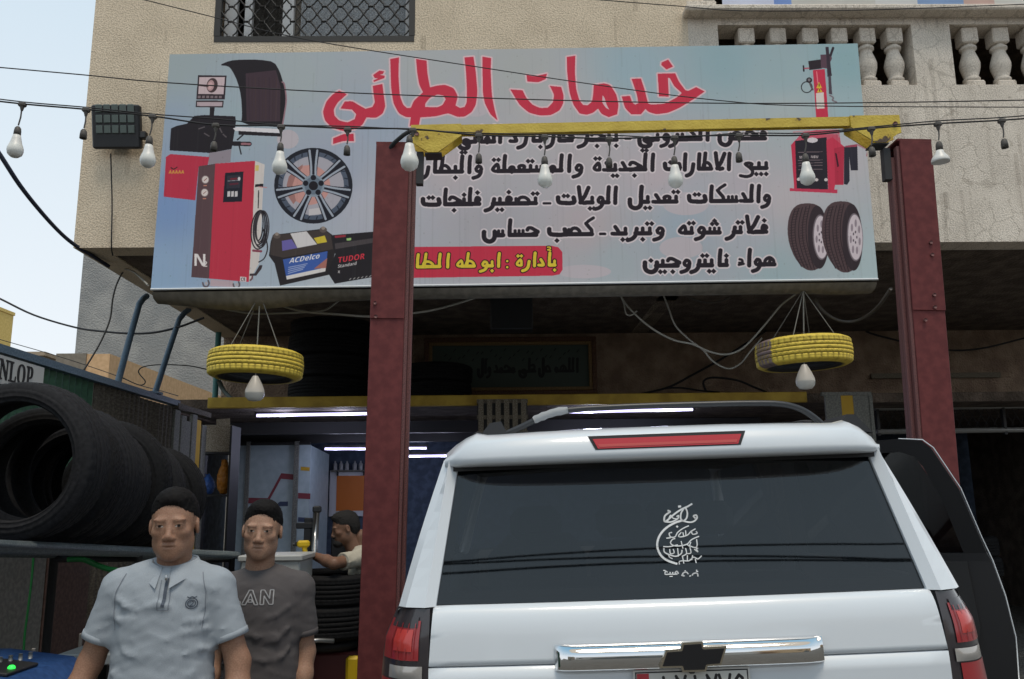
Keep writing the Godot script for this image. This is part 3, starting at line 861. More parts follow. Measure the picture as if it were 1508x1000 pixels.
func materials() -> void:
	mat("black_rubber", lin(0.016, 0.017, 0.019), 0.75)
	mat("black_plastic", lin(0.018, 0.019, 0.022), 0.5)
	mat("dark_steel", lin(0.03, 0.03, 0.032), 0.55, 0.3)
	mat("sign_side", lin(0.09, 0.085, 0.08), 0.7)
	mat("trim_white", lin(0.62, 0.64, 0.66), 0.5)
	mottled("sheet", lin(0.13, 0.12, 0.1), lin(0.2, 0.18, 0.155), 0.8, 0.9)
	plaster("stucco", lin(0.44, 0.365, 0.27), lin(0.84, 0.71, 0.545), 3.1, 1.7, 0.0, 40, 1, 0.3)
	plaster("stucco_pale", lin(0.44, 0.39, 0.33), lin(0.86, 0.78, 0.68), 2.7, 1.7, 1.0, 90, 4, 0.4)
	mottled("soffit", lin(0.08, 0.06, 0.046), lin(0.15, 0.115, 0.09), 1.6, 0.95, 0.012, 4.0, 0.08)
	mottled("shop_wall", lin(0.24, 0.165, 0.115), lin(0.38, 0.275, 0.195), 1.8, 0.9, 0.012, 4.0, 0.12, 0.0, 9)
	mottled("concrete_grey", lin(0.27, 0.275, 0.275), lin(0.36, 0.36, 0.35), 4.5, 0.95, 0.012, 1.2, 0.2, 0.0, 12)
	mottled("asphalt", lin(0.10, 0.09, 0.078), lin(0.17, 0.155, 0.135), 2.2, 0.95, 0.05, 6.0, 0.2)
	mottled("orange_plaster", lin(0.66, 0.43, 0.24), lin(0.76, 0.51, 0.3), 1.4, 0.95, 0.03)
	mottled("tan_plaster", lin(0.36, 0.29, 0.21), lin(0.44, 0.36, 0.27), 1.4, 0.95, 0.03)
	mottled("taupe_plaster", lin(0.22, 0.195, 0.16), lin(0.27, 0.24, 0.2), 1.4, 0.95, 0.03)
	mottled("yellow_plaster", lin(0.6, 0.42, 0.12), lin(0.7, 0.5, 0.17), 1.4, 0.95, 0.03)
	mottled("lift_red", lin(0.115, 0.03, 0.031), lin(0.15, 0.04, 0.04), 0.8, 0.6, 0.02, 0.0, 0.1, 0.0, 3)
	M.lift_red.metallic_specular = 0.3
	mottled("lift_red_worn", lin(0.05, 0.022, 0.022), lin(0.22, 0.075, 0.07), 0.2, 0.6, 0.06, 1.0, 0.1, 0.0, 6)
	mottled("lift_yellow", lin(0.34, 0.23, 0.02), lin(0.62, 0.44, 0.05), 1.1, 0.5, 0.035, 1.0, 0.1, 0.0, 8)
	M.lift_yellow.albedo_texture = ntex(0.012, [[0.2, lin(0.07, 0.04, 0.02)], [0.25, lin(0.5, 0.35, 0.035)], [0.8, lin(0.62, 0.46, 0.06)]], 6, FastNoiseLite.TYPE_SIMPLEX_SMOOTH, 8)
	mottled("beam_yellow", lin(0.36, 0.23, 0.025), lin(0.52, 0.35, 0.045), 2.0, 0.7, 0.012, 0.0, 0.1, 0.0, 5)
	mottled("green_sheet", lin(0.014, 0.06, 0.03), lin(0.03, 0.105, 0.055), 0.7, 0.55, 0.03, 0.0, 0.1, 0.0, 7)
	mottled("rusty_sheet", lin(0.05, 0.04, 0.03), lin(0.13, 0.115, 0.09), 0.5, 0.8, 0.04, 0.0, 0.1, 0.0, 17)
	mottled("blue_steel", lin(0.07, 0.115, 0.16), lin(0.12, 0.17, 0.22), 0.4, 0.6, 0.04, 0.0, 0.1, 0.0, 27)
	mottled("teal_steel", lin(0.03, 0.12, 0.11), lin(0.06, 0.18, 0.16), 0.4, 0.6, 0.04, 0.0, 0.1, 0.0, 29)
	mottled("grey_board", lin(0.13, 0.135, 0.125), lin(0.22, 0.22, 0.2), 0.4, 0.85, 0.03, 0.0, 0.1, 0.0, 31)
	mottled("old_wood", lin(0.13, 0.11, 0.08), lin(0.27, 0.235, 0.18), 0.25, 0.9, 0.03, 0.0, 0.1, 0.0, 33)
	mat("ochre", lin(0.5, 0.3, 0.02), 0.7)
	mat("window_dark", lin(0.02, 0.019, 0.018), 0.6)
	mat("window_white", lin(0.6, 0.61, 0.62), 0.5)
	mat("grille", lin(0.022, 0.02, 0.018), 0.6)
	mottled("curtain", lin(0.07, 0.06, 0.05), lin(0.22, 0.2, 0.175), 0.35, 0.95, 0.03, 0.0, 0.1, 0.0, 37)
	var g := mat("pane", Color(0.9, 0.95, 1.0, 0.12), 0.03)
	g.transparency = BaseMaterial3D.TRANSPARENCY_ALPHA
	g.metallic_specular = 0.3
	mat("wire", lin(0.012, 0.012, 0.014), 0.7)
	mat("wire_blue", lin(0.02, 0.026, 0.05), 0.6)
	mat("wire_pale", lin(0.3, 0.29, 0.26), 0.8)
	mat("cord_grey", lin(0.16, 0.155, 0.14), 0.8)
	mat("bulb_globe", lin(0.7, 0.7, 0.66), 0.25)
	mat("bulb_base", lin(0.66, 0.65, 0.62), 0.4)
	mat("socket", lin(0.07, 0.062, 0.055), 0.6)
	mottled("blue_wall", lin(0.04, 0.06, 0.1), lin(0.07, 0.1, 0.16), 1.5, 0.8, 0.02, 0.0, 0.1, 0.0, 41)
	mottled("pale_panel", lin(0.36, 0.45, 0.5), lin(0.42, 0.51, 0.56), 1.6, 0.45, 0.02, 0.0, 0.1, 0.0, 43)
	mat("stripe_red", lin(0.22, 0.03, 0.05), 0.5)
	mat("stripe_navy", lin(0.03, 0.05, 0.12), 0.5)
	mat("poster_white", lin(0.6, 0.62, 0.68), 0.5)
	mat("poster_orange", lin(0.6, 0.16, 0.015), 0.5)
	mat("bottle_grey", lin(0.35, 0.36, 0.38), 0.4)
	mottled("frame_brown", lin(0.09, 0.04, 0.02), lin(0.16, 0.075, 0.035), 0.3, 0.5)
	mottled("frame_gold", lin(0.2, 0.12, 0.045), lin(0.3, 0.19, 0.08), 0.3, 0.5)
	var tg := mat("tube_glow", lin(0.8, 0.8, 0.9), 0.4)
	tg.emission_enabled = true
	tg.emission = Color(0.82, 0.78, 1.0)
	tg.emission_energy_multiplier = 1.6
	mat("board_white", lin(0.5, 0.5, 0.48), 0.7)
	mat("letter_black", lin(0.015, 0.015, 0.016), 0.7)
	mottled("rack_pipe", lin(0.05, 0.07, 0.08), lin(0.16, 0.18, 0.18), 0.3, 0.6, 0.04, 0.0, 0.1, 0.0, 45)
	mat("teal_dark", lin(0.05, 0.06, 0.045), 0.7)
	var rv := mat("rubber_vc", Color.WHITE, 0.8)
	rv.metallic_specular = 0.35
	for e in [["rubber_clean", 0.45, 0.75], ["rubber_dusty", 0.7, 1.0]]:
		var rd := mottled(e[0], Color(e[1], e[1], e[1]), Color(e[2], e[2], e[2] * 0.97), 0.5, 0.82, 0.03, 0.0, 0.1, 0.0, 61)
		rd.vertex_color_use_as_albedo = true
		rd.metallic_specular = 0.35
		rd.uv1_world_triplanar = false
	var ry := mottled("tyre_paint", lin(0.62, 0.6, 0.56), lin(1.0, 1.0, 1.0), 0.7, 0.7, 0.03, 0.0, 0.1, 0.0, 63)
	ry.vertex_color_use_as_albedo = true
	ry.uv1_world_triplanar = false
	ry.albedo_texture = ntex(0.02, [[0.2, lin(0.3, 0.27, 0.22)], [0.3, lin(0.82, 0.8, 0.76)], [0.8, Color.WHITE]], 5, FastNoiseLite.TYPE_SIMPLEX_SMOOTH, 63)
	rv.vertex_color_use_as_albedo = true
	mat("lens_grey", lin(0.11, 0.14, 0.13), 0.25)
	mat("steel", lin(0.45, 0.46, 0.47), 0.3, 0.9)
	mat("zinc", lin(0.35, 0.35, 0.34), 0.5, 0.6)

func build_ground() -> void:
	var st := T()
	quad(st, Vector3(-200, 0, 200), Vector3(200, 0, 200), Vector3(200, 0, -200), Vector3(-200, 0, -200))
	struct("ground", st, M.asphalt)

func build_far() -> void:
	# grey party wall of the next house
	var o := thing("neighbour_house", "tall bare grey concrete house behind the low orange building", "building", Vector3(-5.0, 0, -17.0))
	var a := P(112, 500, -16.0)
	bx("wall", Vector3(6.0, 4.5, 0.0), Vector3(12.0, 9.0, 1.6), M.concrete_grey, o)
	bx("roof_slab", Vector3(6.0, 9.1, 0.0), Vector3(12.2, 0.2, 1.8), M.concrete_grey, o)
	o.position.x = a.x
	o.position.z = -16.8
	# orange low house running back along the lane
	var p := P(162, 521, -11.0)
	var q := P(85, 521, -11.0)
	var h := thing("low_orange_house", "low flat-roofed house with orange plaster side and taupe front", "building", Vector3(p.x, 0, -11.0))
	bx("side_wall", Vector3(-0.15, p.y / 2, -2.3), Vector3(0.3, p.y, 4.6), M.orange_plaster, h)
	bx("front_wall", Vector3((q.x - p.x - 0.3) / 2 - 0.004, p.y / 2 + 0.004, -0.1), Vector3(absf(q.x - p.x) - 0.29, p.y + 0.004, 0.24), M.taupe_plaster, h)
	bx("roof", Vector3((q.x - p.x) / 2 - 0.15, p.y - 0.12, -2.4), Vector3(absf(q.x - p.x) - 0.32, 0.12, 4.3), M.taupe_plaster, h)
	# tan house further left, a stepped parapet
	var t0 := P(110, 519, -20.0); var t1 := P(70, 517, -20.0)
	var l := thing("tan_house", "low tan plastered house with long sloping roof edge behind corrugated fence", "building", Vector3(t1.x, 0, -20.0))
	var st := T()
	var z0 := -20.0
	var pa := P(-40, 483, -14.0); var pb := P(70, 517, -18.5)
	# side wall seen in perspective, running back
	var x := pb.x
	bx("side_wall", Vector3(0, pb.y / 2, 2.0), Vector3(0.3, pb.y, 9.0), M.tan_plaster, l)
	bx("end_wall", Vector3((t0.x - t1.x) / 2 + 0.8, t0.y / 2 - 0.02, -2.6), Vector3(t0.x - t1.x + 2.0, t0.y - 0.04, 0.3), M.tan_plaster, l)
	bx("front_wall", Vector3(-1.6, pb.y / 2 - 0.02, 6.4), Vector3(2.9, pb.y - 0.04, 0.3), M.tan_plaster, l)
	var y1 := P(20, 465, -26.6)
	var yb := thing("yellow_house", "bright yellow flat-topped house block behind the tan house", "building", Vector3(y1.x, 0, -25.3))
	bx("wall", Vector3(-1.5, y1.y / 2, 0.0), Vector3(3.0, y1.y, 2.6), M.yellow_plaster, yb)
	bx("parapet", Vector3(-1.5, y1.y + 0.05, 0.0), Vector3(3.06, 0.1, 2.66), M.yellow_plaster, yb)
	var s1 := P(64, 524, -12.5); var s0 := P(32, 524, -12.5)
	var sb := thing("taupe_shed", "small taupe walled shed between tan house and corrugated fence", "building", Vector3(s0.x, 0, -12.5))
	bx("wall", Vector3((s1.x - s0.x) / 2, s1.y / 2, -0.8), Vector3(s1.x - s0.x, s1.y, 1.6), M.taupe_plaster, sb)
	bx("roof_slab", Vector3((s1.x - s0.x) / 2, s1.y + 0.03, -0.8), Vector3(s1.x - s0.x + 0.06, 0.06, 1.66), M.tan_plaster, sb)

func build_building() -> void:
	var z := -6.3
	var xl := -3.27; var xr := 7.5
	var yb := 3.55; var yt := 9.0
	var th := 0.22
	var o := thing("apartment_building", "beige stucco upper storey overhanging the workshop with barred window and balcony", "building", Vector3(0, yb, z))
	var wl := P(315, 60, z).x; var wr := P(610, 60, z).x; var wb := P(460, 61, z).y
	var bal_l := P(1060, 90, z).x
	var by0 := P(1330, 125, z).y; var by1 := P(1330, 36, z).y
	var rail_l := P(1012, 22, z).x
	var q := func(called: String, x0: float, y0: float, x1: float, y1: float, m: Material, zz := 0.0, d := 0.22) -> void:
		bx(called, Vector3((x0 + x1) / 2, (y0 + y1) / 2 - yb, zz - d / 2), Vector3(x1 - x0, y1 - y0, d), m, o)
	q.call("wall", xl, yb, wl, yt, M.stucco)
	q.call("wall", wl, yb, wr, wb, M.stucco)
	q.call("wall", wl, wb + 1.45, wr, yt, M.stucco)
	q.call("wall", wr, yb, rail_l, yt, M.stucco)
	q.call("balcony_wall", rail_l, yb, xr, by0, M.stucco_pale)
	q.call("balcony_wall", rail_l, by0, bal_l, by1, M.stucco_pale)
	q.call("balcony_beam", rail_l, by1, xr, by1 + 0.06, M.stucco_pale)
	# cap ledge of the balustrade, proud of the wall
	bx("ledge", Vector3((rail_l + xr) / 2 - 0.02, by1 + 0.085 - yb, -0.05), Vector3(xr - rail_l + 0.04, 0.05, 0.36), M.stucco_pale, o, 0.012)
	bx("ledge_block", Vector3(rail_l + 0.12, by1 + 0.17 - yb, -0.11), Vector3(0.26, 0.12, 0.22), M.stucco_pale, o, 0.012)
	bx("rear_wall", Vector3((xl + xr) / 2, (yt - yb) / 2, -3.72), Vector3(xr - xl, yt - yb, 0.2), M.stucco, o)
	bx("end_wall", Vector3(xr - 0.11, (yt - yb) / 2, -2.05), Vector3(0.22, yt - yb - 0.01, 3.1), M.stucco, o)
	bx("room_wall", Vector3(rail_l + 0.11, (yt - yb) / 2, -1.9), Vector3(0.2, yt - yb - 0.02, 3.3), M.stucco, o)
	# side wall, floor slab with soffit, balcony interior
	bx("side_wall", Vector3(xl + 0.11, (yt - yb) / 2, -2.05), Vector3(0.22, yt - yb, 3.65), M.stucco, o)
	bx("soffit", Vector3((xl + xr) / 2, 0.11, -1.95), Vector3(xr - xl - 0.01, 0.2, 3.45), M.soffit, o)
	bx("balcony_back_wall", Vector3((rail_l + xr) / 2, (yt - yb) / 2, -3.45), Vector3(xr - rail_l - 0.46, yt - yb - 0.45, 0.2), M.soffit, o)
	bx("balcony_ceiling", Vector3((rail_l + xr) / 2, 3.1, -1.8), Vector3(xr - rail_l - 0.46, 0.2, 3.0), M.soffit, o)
	bx("roof", Vector3((xl + xr) / 2, yt - yb + 0.1, -1.9), Vector3(xr - xl + 0.2, 0.2, 4.0), M.concrete_grey, o)
	# pier between the baluster bays
	var pl := P(1346, 80, z).x; var pr := P(1403, 80, z).x
	q.call("pier", pl, by0, pr, by1, M.stucco_pale)
	q.call("pier", pr + 1.5, by0, xr, by1, M.stucco_pale)
	# turned balusters
	var hb := by1 - by0
	var prof := [Vector2(0.0, 0.1), Vector2(0.058, 0.1), Vector2(0.06, 0.125), Vector2(0.068, 0.14), Vector2(0.068, 0.17), Vector2(0.058, 0.19), Vector2(0.054, 0.21), Vector2(0.065, 0.27), Vector2(0.078, 0.36), Vector2(0.08, 0.42), Vector2(0.07, 0.5), Vector2(0.054, 0.59), Vector2(0.049, 0.635), Vector2(0.056, 0.65), Vector2(0.067, 0.665), Vector2(0.067, 0.695), Vector2(0.052, 0.71), Vector2(0.05, 0.74), Vector2(0.0, 0.74)]
	var pp := []
	for v: Vector2 in prof: pp.append(Vector2(v.x, v.y * hb))
	var bs := T(true)
	lathe(bs, pp, 20)
	bs.generate_normals()
	var shaft: ArrayMesh = bs.commit()
	var bk := T()
	box(bk, Vector3(0, hb * 0.055, 0), Vector3(0.15, hb * 0.11, 0.15), Basis.IDENTITY, 0.012)
	bk.generate_normals()
	var blocks: ArrayMesh = bk.commit()
	bk = T()
	box(bk, Vector3(0, hb * 0.87, 0), Vector3(0.135, hb * 0.258, 0.135), Basis.IDENTITY, 0.01)
	bk.generate_normals()
	var caps: ArrayMesh = bk.commit()
	for px in [1098.0, 1144.0, 1191.0, 1234.0, 1275.0, 1315.0, 1426.0, 1471.0, 1517.0, 1562.0]:
		var p := P(px, 80, z - 0.1)
		var b := Node3D.new()
		b.name = "baluster"
		o.add_child(b, true)
		b.position = Vector3(p.x, by0 - yb, -0.1)
		b.rotation.y = rng.randf_range(-0.06, 0.06)
		obj("shaft", shaft, M.stucco_pale, b)
		obj("foot_block", blocks, M.stucco_pale, b)
		obj("head_block", caps, M.stucco_pale, b)
	# barred window
	var w := Node3D.new()
	w.name = "window"
	o.add_child(w)
	w.position = Vector3(wl, wb - yb, 0)
	var ww := wr - wl; var wh := 1.45
	for e in [[Vector3(ww / 2, 0.02, -0.02), Vector3(ww, 0.05, 0.05)], [Vector3(ww / 2, wh - 0.02, -0.02), Vector3(ww, 0.05, 0.05)], [Vector3(0.02, wh / 2, -0.02), Vector3(0.05, wh - 0.1, 0.046)], [Vector3(ww - 0.02, wh / 2, -0.02), Vector3(0.05, wh - 0.1, 0.046)]]:
		bx("grille_frame", e[0], e[1], M.grille, w)
	for e in [[0.09, 0.1], [0.235, 0.06], [0.565, 0.09], [ww - 0.06, 0.05]]:
		bx("window_frame", Vector3(e[0], wh / 2, -0.13), Vector3(e[1], wh, 0.05), M.window_white, w)
	bx("window_frame", Vector3(ww / 2, 0.03, -0.13), Vector3(ww, 0.06, 0.044), M.window_dark, w)
	bx("pane", Vector3((0.61 + ww) / 2, wh / 2 + 0.04, -0.135), Vector3(ww - 0.72, wh - 0.1, 0.006), M.pane, w)
	# curtain behind the panes, in folds
	var ct := T(true)
	var pr0 := []
	for i in 61:
		var x := 0.05 + (ww - 0.1) * i / 60.0
		var zz := -0.21 + 0.018 * sin(x * 55.0) + 0.01 * sin(x * 23.0)
		if x < 0.54: zz -= 0.4
		var row := [Vector3(x, 0.0, zz), Vector3(x, wh, zz)]
		if pr0: quad(ct, pr0[0], row[0], row[1], pr0[1])
		pr0 = row
	obj("curtain", ct, M.curtain, w)
	# wrought lattice: interlocked rows of stepped bars
	var cell := 0.135
	var nx := int(ww / cell)
	var bars := []
	for r in 10:
		for c in nx + 1:
			var cx := 0.06 + c * (ww - 0.1) / nx
			var cy := 0.05 + r * cell
			if cy > wh - 0.1: continue
			var s := cell / 2
			for flip: float in [-1.0, 1.0]:
				bars.append([cx, cy, s, flip])
	for q4 in bars:
		var g := T(true); var cx: float = q4[0]; var cy: float = q4[1]; var s: float = q4[2]; var flip: float = q4[3]
		var zz := -0.012 - 0.006 * flip
		var pts := []
		for q2 in [[-1.0, 0.0], [-0.62, 0.0], [-0.62, 0.26], [-0.4, 0.42], [0.0, 1.0], [0.4, 1.58], [0.62, 1.74], [0.62, 2.0], [1.0, 2.0]]: pts.append(Vector3(cx + q2[0] * s * flip, cy + q2[1] * s, zz))
		var ok := []
		for p: Vector3 in pts: ok.append(Vector3(clampf(p.x, 0.03, ww - 0.03), p.y, p.z))
		tube(g, ok, 0.007, 4, false)
		obj("lattice_bar", g, M.grille, w)
	# flood lamp bracketed to the wall
	var a := P(150, 168, z); var d := P(215, 226, z)
	var fl := thing("flood_light", "square black flood light with small lens squares on beige wall", "light", Vector3((a.x + d.x) / 2, (a.y + d.y) / 2, z))
	var fw := d.x - a.x; var fh := a.y - d.y
	var fb := Basis.from_euler(Vector3(deg_to_rad(14), 0, 0))
	bx("housing", Vector3(0, 0, 0.12), Vector3(fw, fh, 0.06), M.black_plastic, fl, 0.012, fb)
	for r in 3:
		for c in 5:
			bx("lens", fb * Vector3((c - 2) * fw * 0.165, (r - 0.55) * fh * 0.24 + fh * 0.06, 0.034) + Vector3(0, 0, 0.12), Vector3(fw * 0.135, fh * 0.185, 0.012), M.lens_grey, fl, 0.004, fb)
	bx("bracket", Vector3(0, -0.02, 0.045), Vector3(0.12, 0.03, 0.09), M.dark_steel, fl)
	bx("hinge_knob", Vector3(fw / 2 + 0.02, -fh * 0.2, 0.11), Vector3(0.05, 0.06, 0.05), M.dark_steel, fl, 0.008)
	# printed banners tied along the back of the ledge
	var bl := thing("ledge_banner", "long faded printed banner in several colours tied along the balcony ledge", "banner", Vector3(P(1290, 8, z).x, by1 + 0.11, z - 0.06))
	for e in [[1064, 1140, lin(0.55, 0.58, 0.72)], [1140, 1166, lin(0.16, 0.26, 0.55)], [1166, 1290, lin(0.5, 0.49, 0.46)], [1290, 1352, lin(0.56, 0.56, 0.56)], [1352, 1420, lin(0.2, 0.3, 0.5)], [1420, 1466, lin(0.5, 0.34, 0.3)], [1466, 1600, lin(0.56, 0.55, 0.52)]]:
		var bn := T(true)
		var pv := []
		for i in 13:
			var px := lerpf(e[0], e[1], i / 12.0)
			var x := P(px, 8, z - 0.06).x - bl.position.x
			var row := [Vector3(x, 0.0, 0.012 * sin(px * 0.11)), Vector3(x, 0.5, 0.02 * sin(px * 0.09)), Vector3(x, 1.0, 0.014 * sin(px * 0.12 + 1.0))]
			if pv:
				for j in 2: quad(bn, pv[j], row[j], row[j + 1], pv[j + 1])
			pv = row
		obj("cloth_panel", bn, mat("banner_%d" % e[0], e[2], 0.9), bl)
	var rope := T()
	tube(rope, [Vector3(P(1060, 8, z).x - bl.position.x, 1.01, 0), Vector3(P(1600, 8, z).x - bl.position.x, 1.0, 0)], 0.006, 6)
	obj("rope", rope, M.wire_pale, bl)

func build_shop() -> void:
	var zd := -8.75
	var yd := P(600, 592, zd).y
	var xl := -3.4; var xr := 7.5
	var o := thing("workshop", "open dark tyre workshop under the overhang with yellow edged roof deck", "building", Vector3(0, 0, zd))
	bx("upper_wall", Vector3((xl + xr) / 2 + 0.07, (3.62 + yd) / 2, -1.27), Vector3(xr - xl - 0.14, 3.62 - yd - 0.01, 0.24), M.shop_wall, o)
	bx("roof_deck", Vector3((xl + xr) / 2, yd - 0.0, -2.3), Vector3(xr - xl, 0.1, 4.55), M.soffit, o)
	bx("edge_beam", Vector3((P(308, 600, zd).x + P(1186, 590, zd).x) / 2, yd + 0.005, 0.03), Vector3(P(1186, 590, zd).x - P(308, 600, zd).x, 0.11, 0.06), M.beam_yellow, o, 0.006)
	bx("back_wall", Vector3((xl + xr) / 2, yd / 2, -4.5), Vector3(xr - xl, yd - 0.1, 0.2), M.blue_wall, o)
	bx("left_wall", Vector3(xl - 0.9, yd / 2, -2.4), Vector3(0.2, yd - 0.1, 4.2), M.blue_wall, o)
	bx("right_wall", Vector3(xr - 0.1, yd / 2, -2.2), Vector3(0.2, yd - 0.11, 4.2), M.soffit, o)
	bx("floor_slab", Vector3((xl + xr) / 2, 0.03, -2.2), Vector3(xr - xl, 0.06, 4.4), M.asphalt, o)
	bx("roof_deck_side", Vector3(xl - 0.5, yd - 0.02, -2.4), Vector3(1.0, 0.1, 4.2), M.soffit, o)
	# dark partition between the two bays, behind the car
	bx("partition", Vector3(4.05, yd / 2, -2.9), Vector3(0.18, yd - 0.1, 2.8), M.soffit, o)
	# recess with a small square vent high on the wall
	var v0 := P(722, 434, -7.9); var v1 := P(785, 485, -7.9)
	bx("hanging_box", Vector3((v0.x + v1.x) / 2, (3.555 + v1.y) / 2, -7.98 - zd), Vector3(v1.x - v0.x, 3.555 - v1.y, 0.2), M.black_plastic, o, 0.01)
	# post at the left end of the deck, teal pipe beside it
	var tp := thing("teal_post", "thin teal steel post at the left end of the shop wall", "post", Vector3(P(318, 560, -9.6).x, yd, -9.6))
	var t := T(true)
	tube(t, [Vector3(0, 0.05, 0), Vector3(0, 3.56 - yd - 0.01, 0)], 0.032, 10)
	obj("pipe", t, M.teal_steel, tp)
	bx("foot_plate", Vector3(0, 0.057, 0), Vector3(0.12, 0.012, 0.12), M.teal_steel, tp)
	bx("wall_strap", Vector3(0, 0.5, -0.07), Vector3(0.05, 0.03, 0.12), M.teal_steel, tp)
	# framed calligraphy
	var f0 := P(625, 498, -9.86); var f1 := P(880, 581, -9.86)
	var fr := thing("framed_calligraphy", "wide framed Arabic calligraphy panel high on the brown workshop wall", "picture", Vector3((f0.x + f1.x) / 2, (f0.y + f1.y) / 2, -9.89))
	var fw := f1.x - f0.x; var fh := f0.y - f1.y
	for k in 2:
		var inset := k * 0.055
		var wd := 0.055 if k == 0 else 0.04
		var m: Material = M.frame_brown if k == 0 else M.frame_gold
		var W := fw - inset * 2; var Hh := fh - inset * 2
		var zz := 0.035 if k == 0 else 0.028
		bx("frame_rail", Vector3(0, Hh / 2 - wd / 2, zz), Vector3(W, wd, 0.05), m, fr, 0.008)
		bx("frame_rail", Vector3(0, -Hh / 2 + wd / 2, zz), Vector3(W, wd, 0.05), m, fr, 0.008)
		bx("frame_rail", Vector3(-W / 2 + wd / 2, 0, zz), Vector3(wd, Hh - wd * 2, 0.05), m, fr, 0.008)
		bx("frame_rail", Vector3(W / 2 - wd / 2, 0, zz), Vector3(wd, Hh - wd * 2, 0.05), m, fr, 0.008)
	var cw := fw - 0.19; var ch := fh - 0.19
	cv = Image.create(1024, int(1024 * ch / cw), false, Image.FORMAT_RGB8)
	cv.fill(lin(0.06, 0.085, 0.07))
	cv_f = func(px: float, py: float) -> Vector2: return Vector2(px, py)
	cv_k = 1.0
	var ink := lin(0.006, 0.006, 0.007)
	var hh := cv.get_height()
	for w in [["اللهم", 960, 790], ["صل", 775, 690], ["على", 680, 560], ["محمد", 545, 400], ["وال", 385, 290], ["محمد", 270, 60]]:
		word(w[0], w[1], w[2], hh * 0.66, hh * 0.66, hh * 0.34, ink, -hh * 0.02)
	for i in 30: raw_stroke(PackedVector2Array([Vector2(80 + i * 30, hh * (0.25 + 0.12 * sin(i * 2.3))), Vector2(92 + i * 30, hh * (0.2 + 0.12 * sin(i * 2.3)))]), 6, ink)
	var cm := mat("calligraphy_print", Color.WHITE, 0.5)
	cm.albedo_texture = ImageTexture.create_from_image(cv)
	var ps := T()
	for e in [[-1, 1], [1, -1], [-1, -1], [-1, 1], [1, 1], [1, -1]]:
		ps.set_uv(Vector2((e[0] + 1) / 2.0, (1 - e[1]) / 2.0))
		ps.add_vertex(Vector3(e[0] * cw / 2, e[1] * ch / 2, 0.02))
	obj("panel", ps, cm, fr)
	bx("backing", Vector3(0, 0, 0.008), Vector3(fw - 0.03, fh - 0.03, 0.016), M.frame_brown, fr)
	# striped sheet-metal panels inside on the left
	var zp_ := -11.6
	var pn := thing("striped_panel_wall", "pale blue metal panels with red and navy zigzag stripes inside the workshop", "panel", Vector3(P(400, 700, zp_).x, 0, zp_))
	var sh := -pn.position
	var ptop := P(400, 656, zp_).y
	for e in [[338.0, 365.0], [366.0, 436.0], [438.0, 457.0]]:
		var x0 := P(e[0], 700, zp_).x; var x1 := P(e[1], 700, zp_).x
		bx("panel", Vector3((x0 + x1) / 2, ptop / 2 + 0.03, zp_) + sh, Vector3(x1 - x0, ptop - 0.06, 0.04), M.pale_panel, pn)
	var q0 := P(457.5, 656, zp_); var q1 := P(484, 669, zp_ - 1.0)
	var qs := T()
	quad(qs, Vector3(q0.x, 0.06, zp_) + sh, Vector3(q1.x, 0.06, zp_ - 1.0) + sh, q1 + sh, q0 + sh)
	quad(qs, Vector3(q0.x, 0.06, zp_ - 0.04) + sh, q0 + sh + Vector3(0, 0, -0.04), q1 + sh + Vector3(0, 0, -0.04), Vector3(q1.x, 0.06, zp_ - 1.04) + sh)
	obj("panel", qs, M.pale_panel, pn)
	for e in [[365.5, 0.05], [437.0, 0.06]]:
		bx("upright", Vector3(P(e[0], 700, zp_).x, ptop / 2 + 0.06, zp_ + 0.04) + sh, Vector3(e[1], ptop - 0.02, 0.05), M.grey_board, pn)
	bx("top_rail", Vector3((P(338, 700, zp_).x + q0.x) / 2, ptop + 0.02, zp_ + 0.03) + sh, Vector3(q0.x - P(338, 700, zp_).x, 0.04, 0.05), M.dark_steel, pn)
	for e in [[[361, 737, 394, 738, 414, 701, 436, 703], M.stripe_red, 0.075], [[439, 730, 457, 731], M.stripe_red, 0.075], [[400, 753, 412, 742, 424, 742], M.stripe_navy, 0.06], [[439, 765, 457, 766], M.stripe_navy, 0.06], [[443, 690, 456, 691], M.ochre, 0.05]]:
		var a: Array = e[0]
		var pts := []
		for i in range(0, a.size(), 2): pts.append(P(a[i], a[i + 1], zp_ + 0.024))
		var ss := T()
		ribbon(ss, pts, e[2], sh)
		obj("painted_stripe", ss, e[1], pn)
	# framed orange poster and shelf of bottles on the back wall
	var zb := -13.1
	var b0 := P(486, 693, zb); var b1 := P(548, 760, zb)
	var po := thing("orange_poster", "plain orange poster in a white frame on workshop back wall", "poster", Vector3((b0.x + b1.x) / 2, (b0.y + b1.y) / 2, zb))
	bx("frame", Vector3(0, 0, 0.0), Vector3(b1.x - b0.x, b0.y - b1.y, 0.04), M.poster_white, po, 0.006)
	bx("print", Vector3(0.0, 0.0, 0.024), Vector3((b1.x - b0.x) * 0.66, (b0.y - b1.y) * 0.76, 0.006), M.poster_orange, po)
	var s0 := P(490, 694, zb); var s1 := P(545, 694, zb)
	var shf := thing("bottle_shelf", "narrow wall shelf above the orange poster", "shelf", Vector3((s0.x + s1.x) / 2, s0.y, zb))
	bx("board", Vector3(0, 0.0, 0.06), Vector3(s1.x - s0.x, 0.02, 0.16), M.grey_board, shf)
	bx("bracket", Vector3(-0.2, -0.04, 0.03), Vector3(0.02, 0.06, 0.1), M.dark_steel, shf)
	bx("bracket", Vector3(0.2, -0.04, 0.03), Vector3(0.02, 0.06, 0.1), M.dark_steel, shf)
	var bt := T(true)
	lathe(bt, [Vector2(0, 0), Vector2(0.03, 0.0), Vector2(0.032, 0.02), Vector2(0.032, 0.09), Vector2(0.014, 0.115), Vector2(0.013, 0.14), Vector2(0, 0.14)], 10)
	var bn := obj("bottle", bt, M.bottle_grey)
	tag(bn, "small pale oil bottle standing in the row above the orange poster", "bottle", "bottles on the narrow shelf")
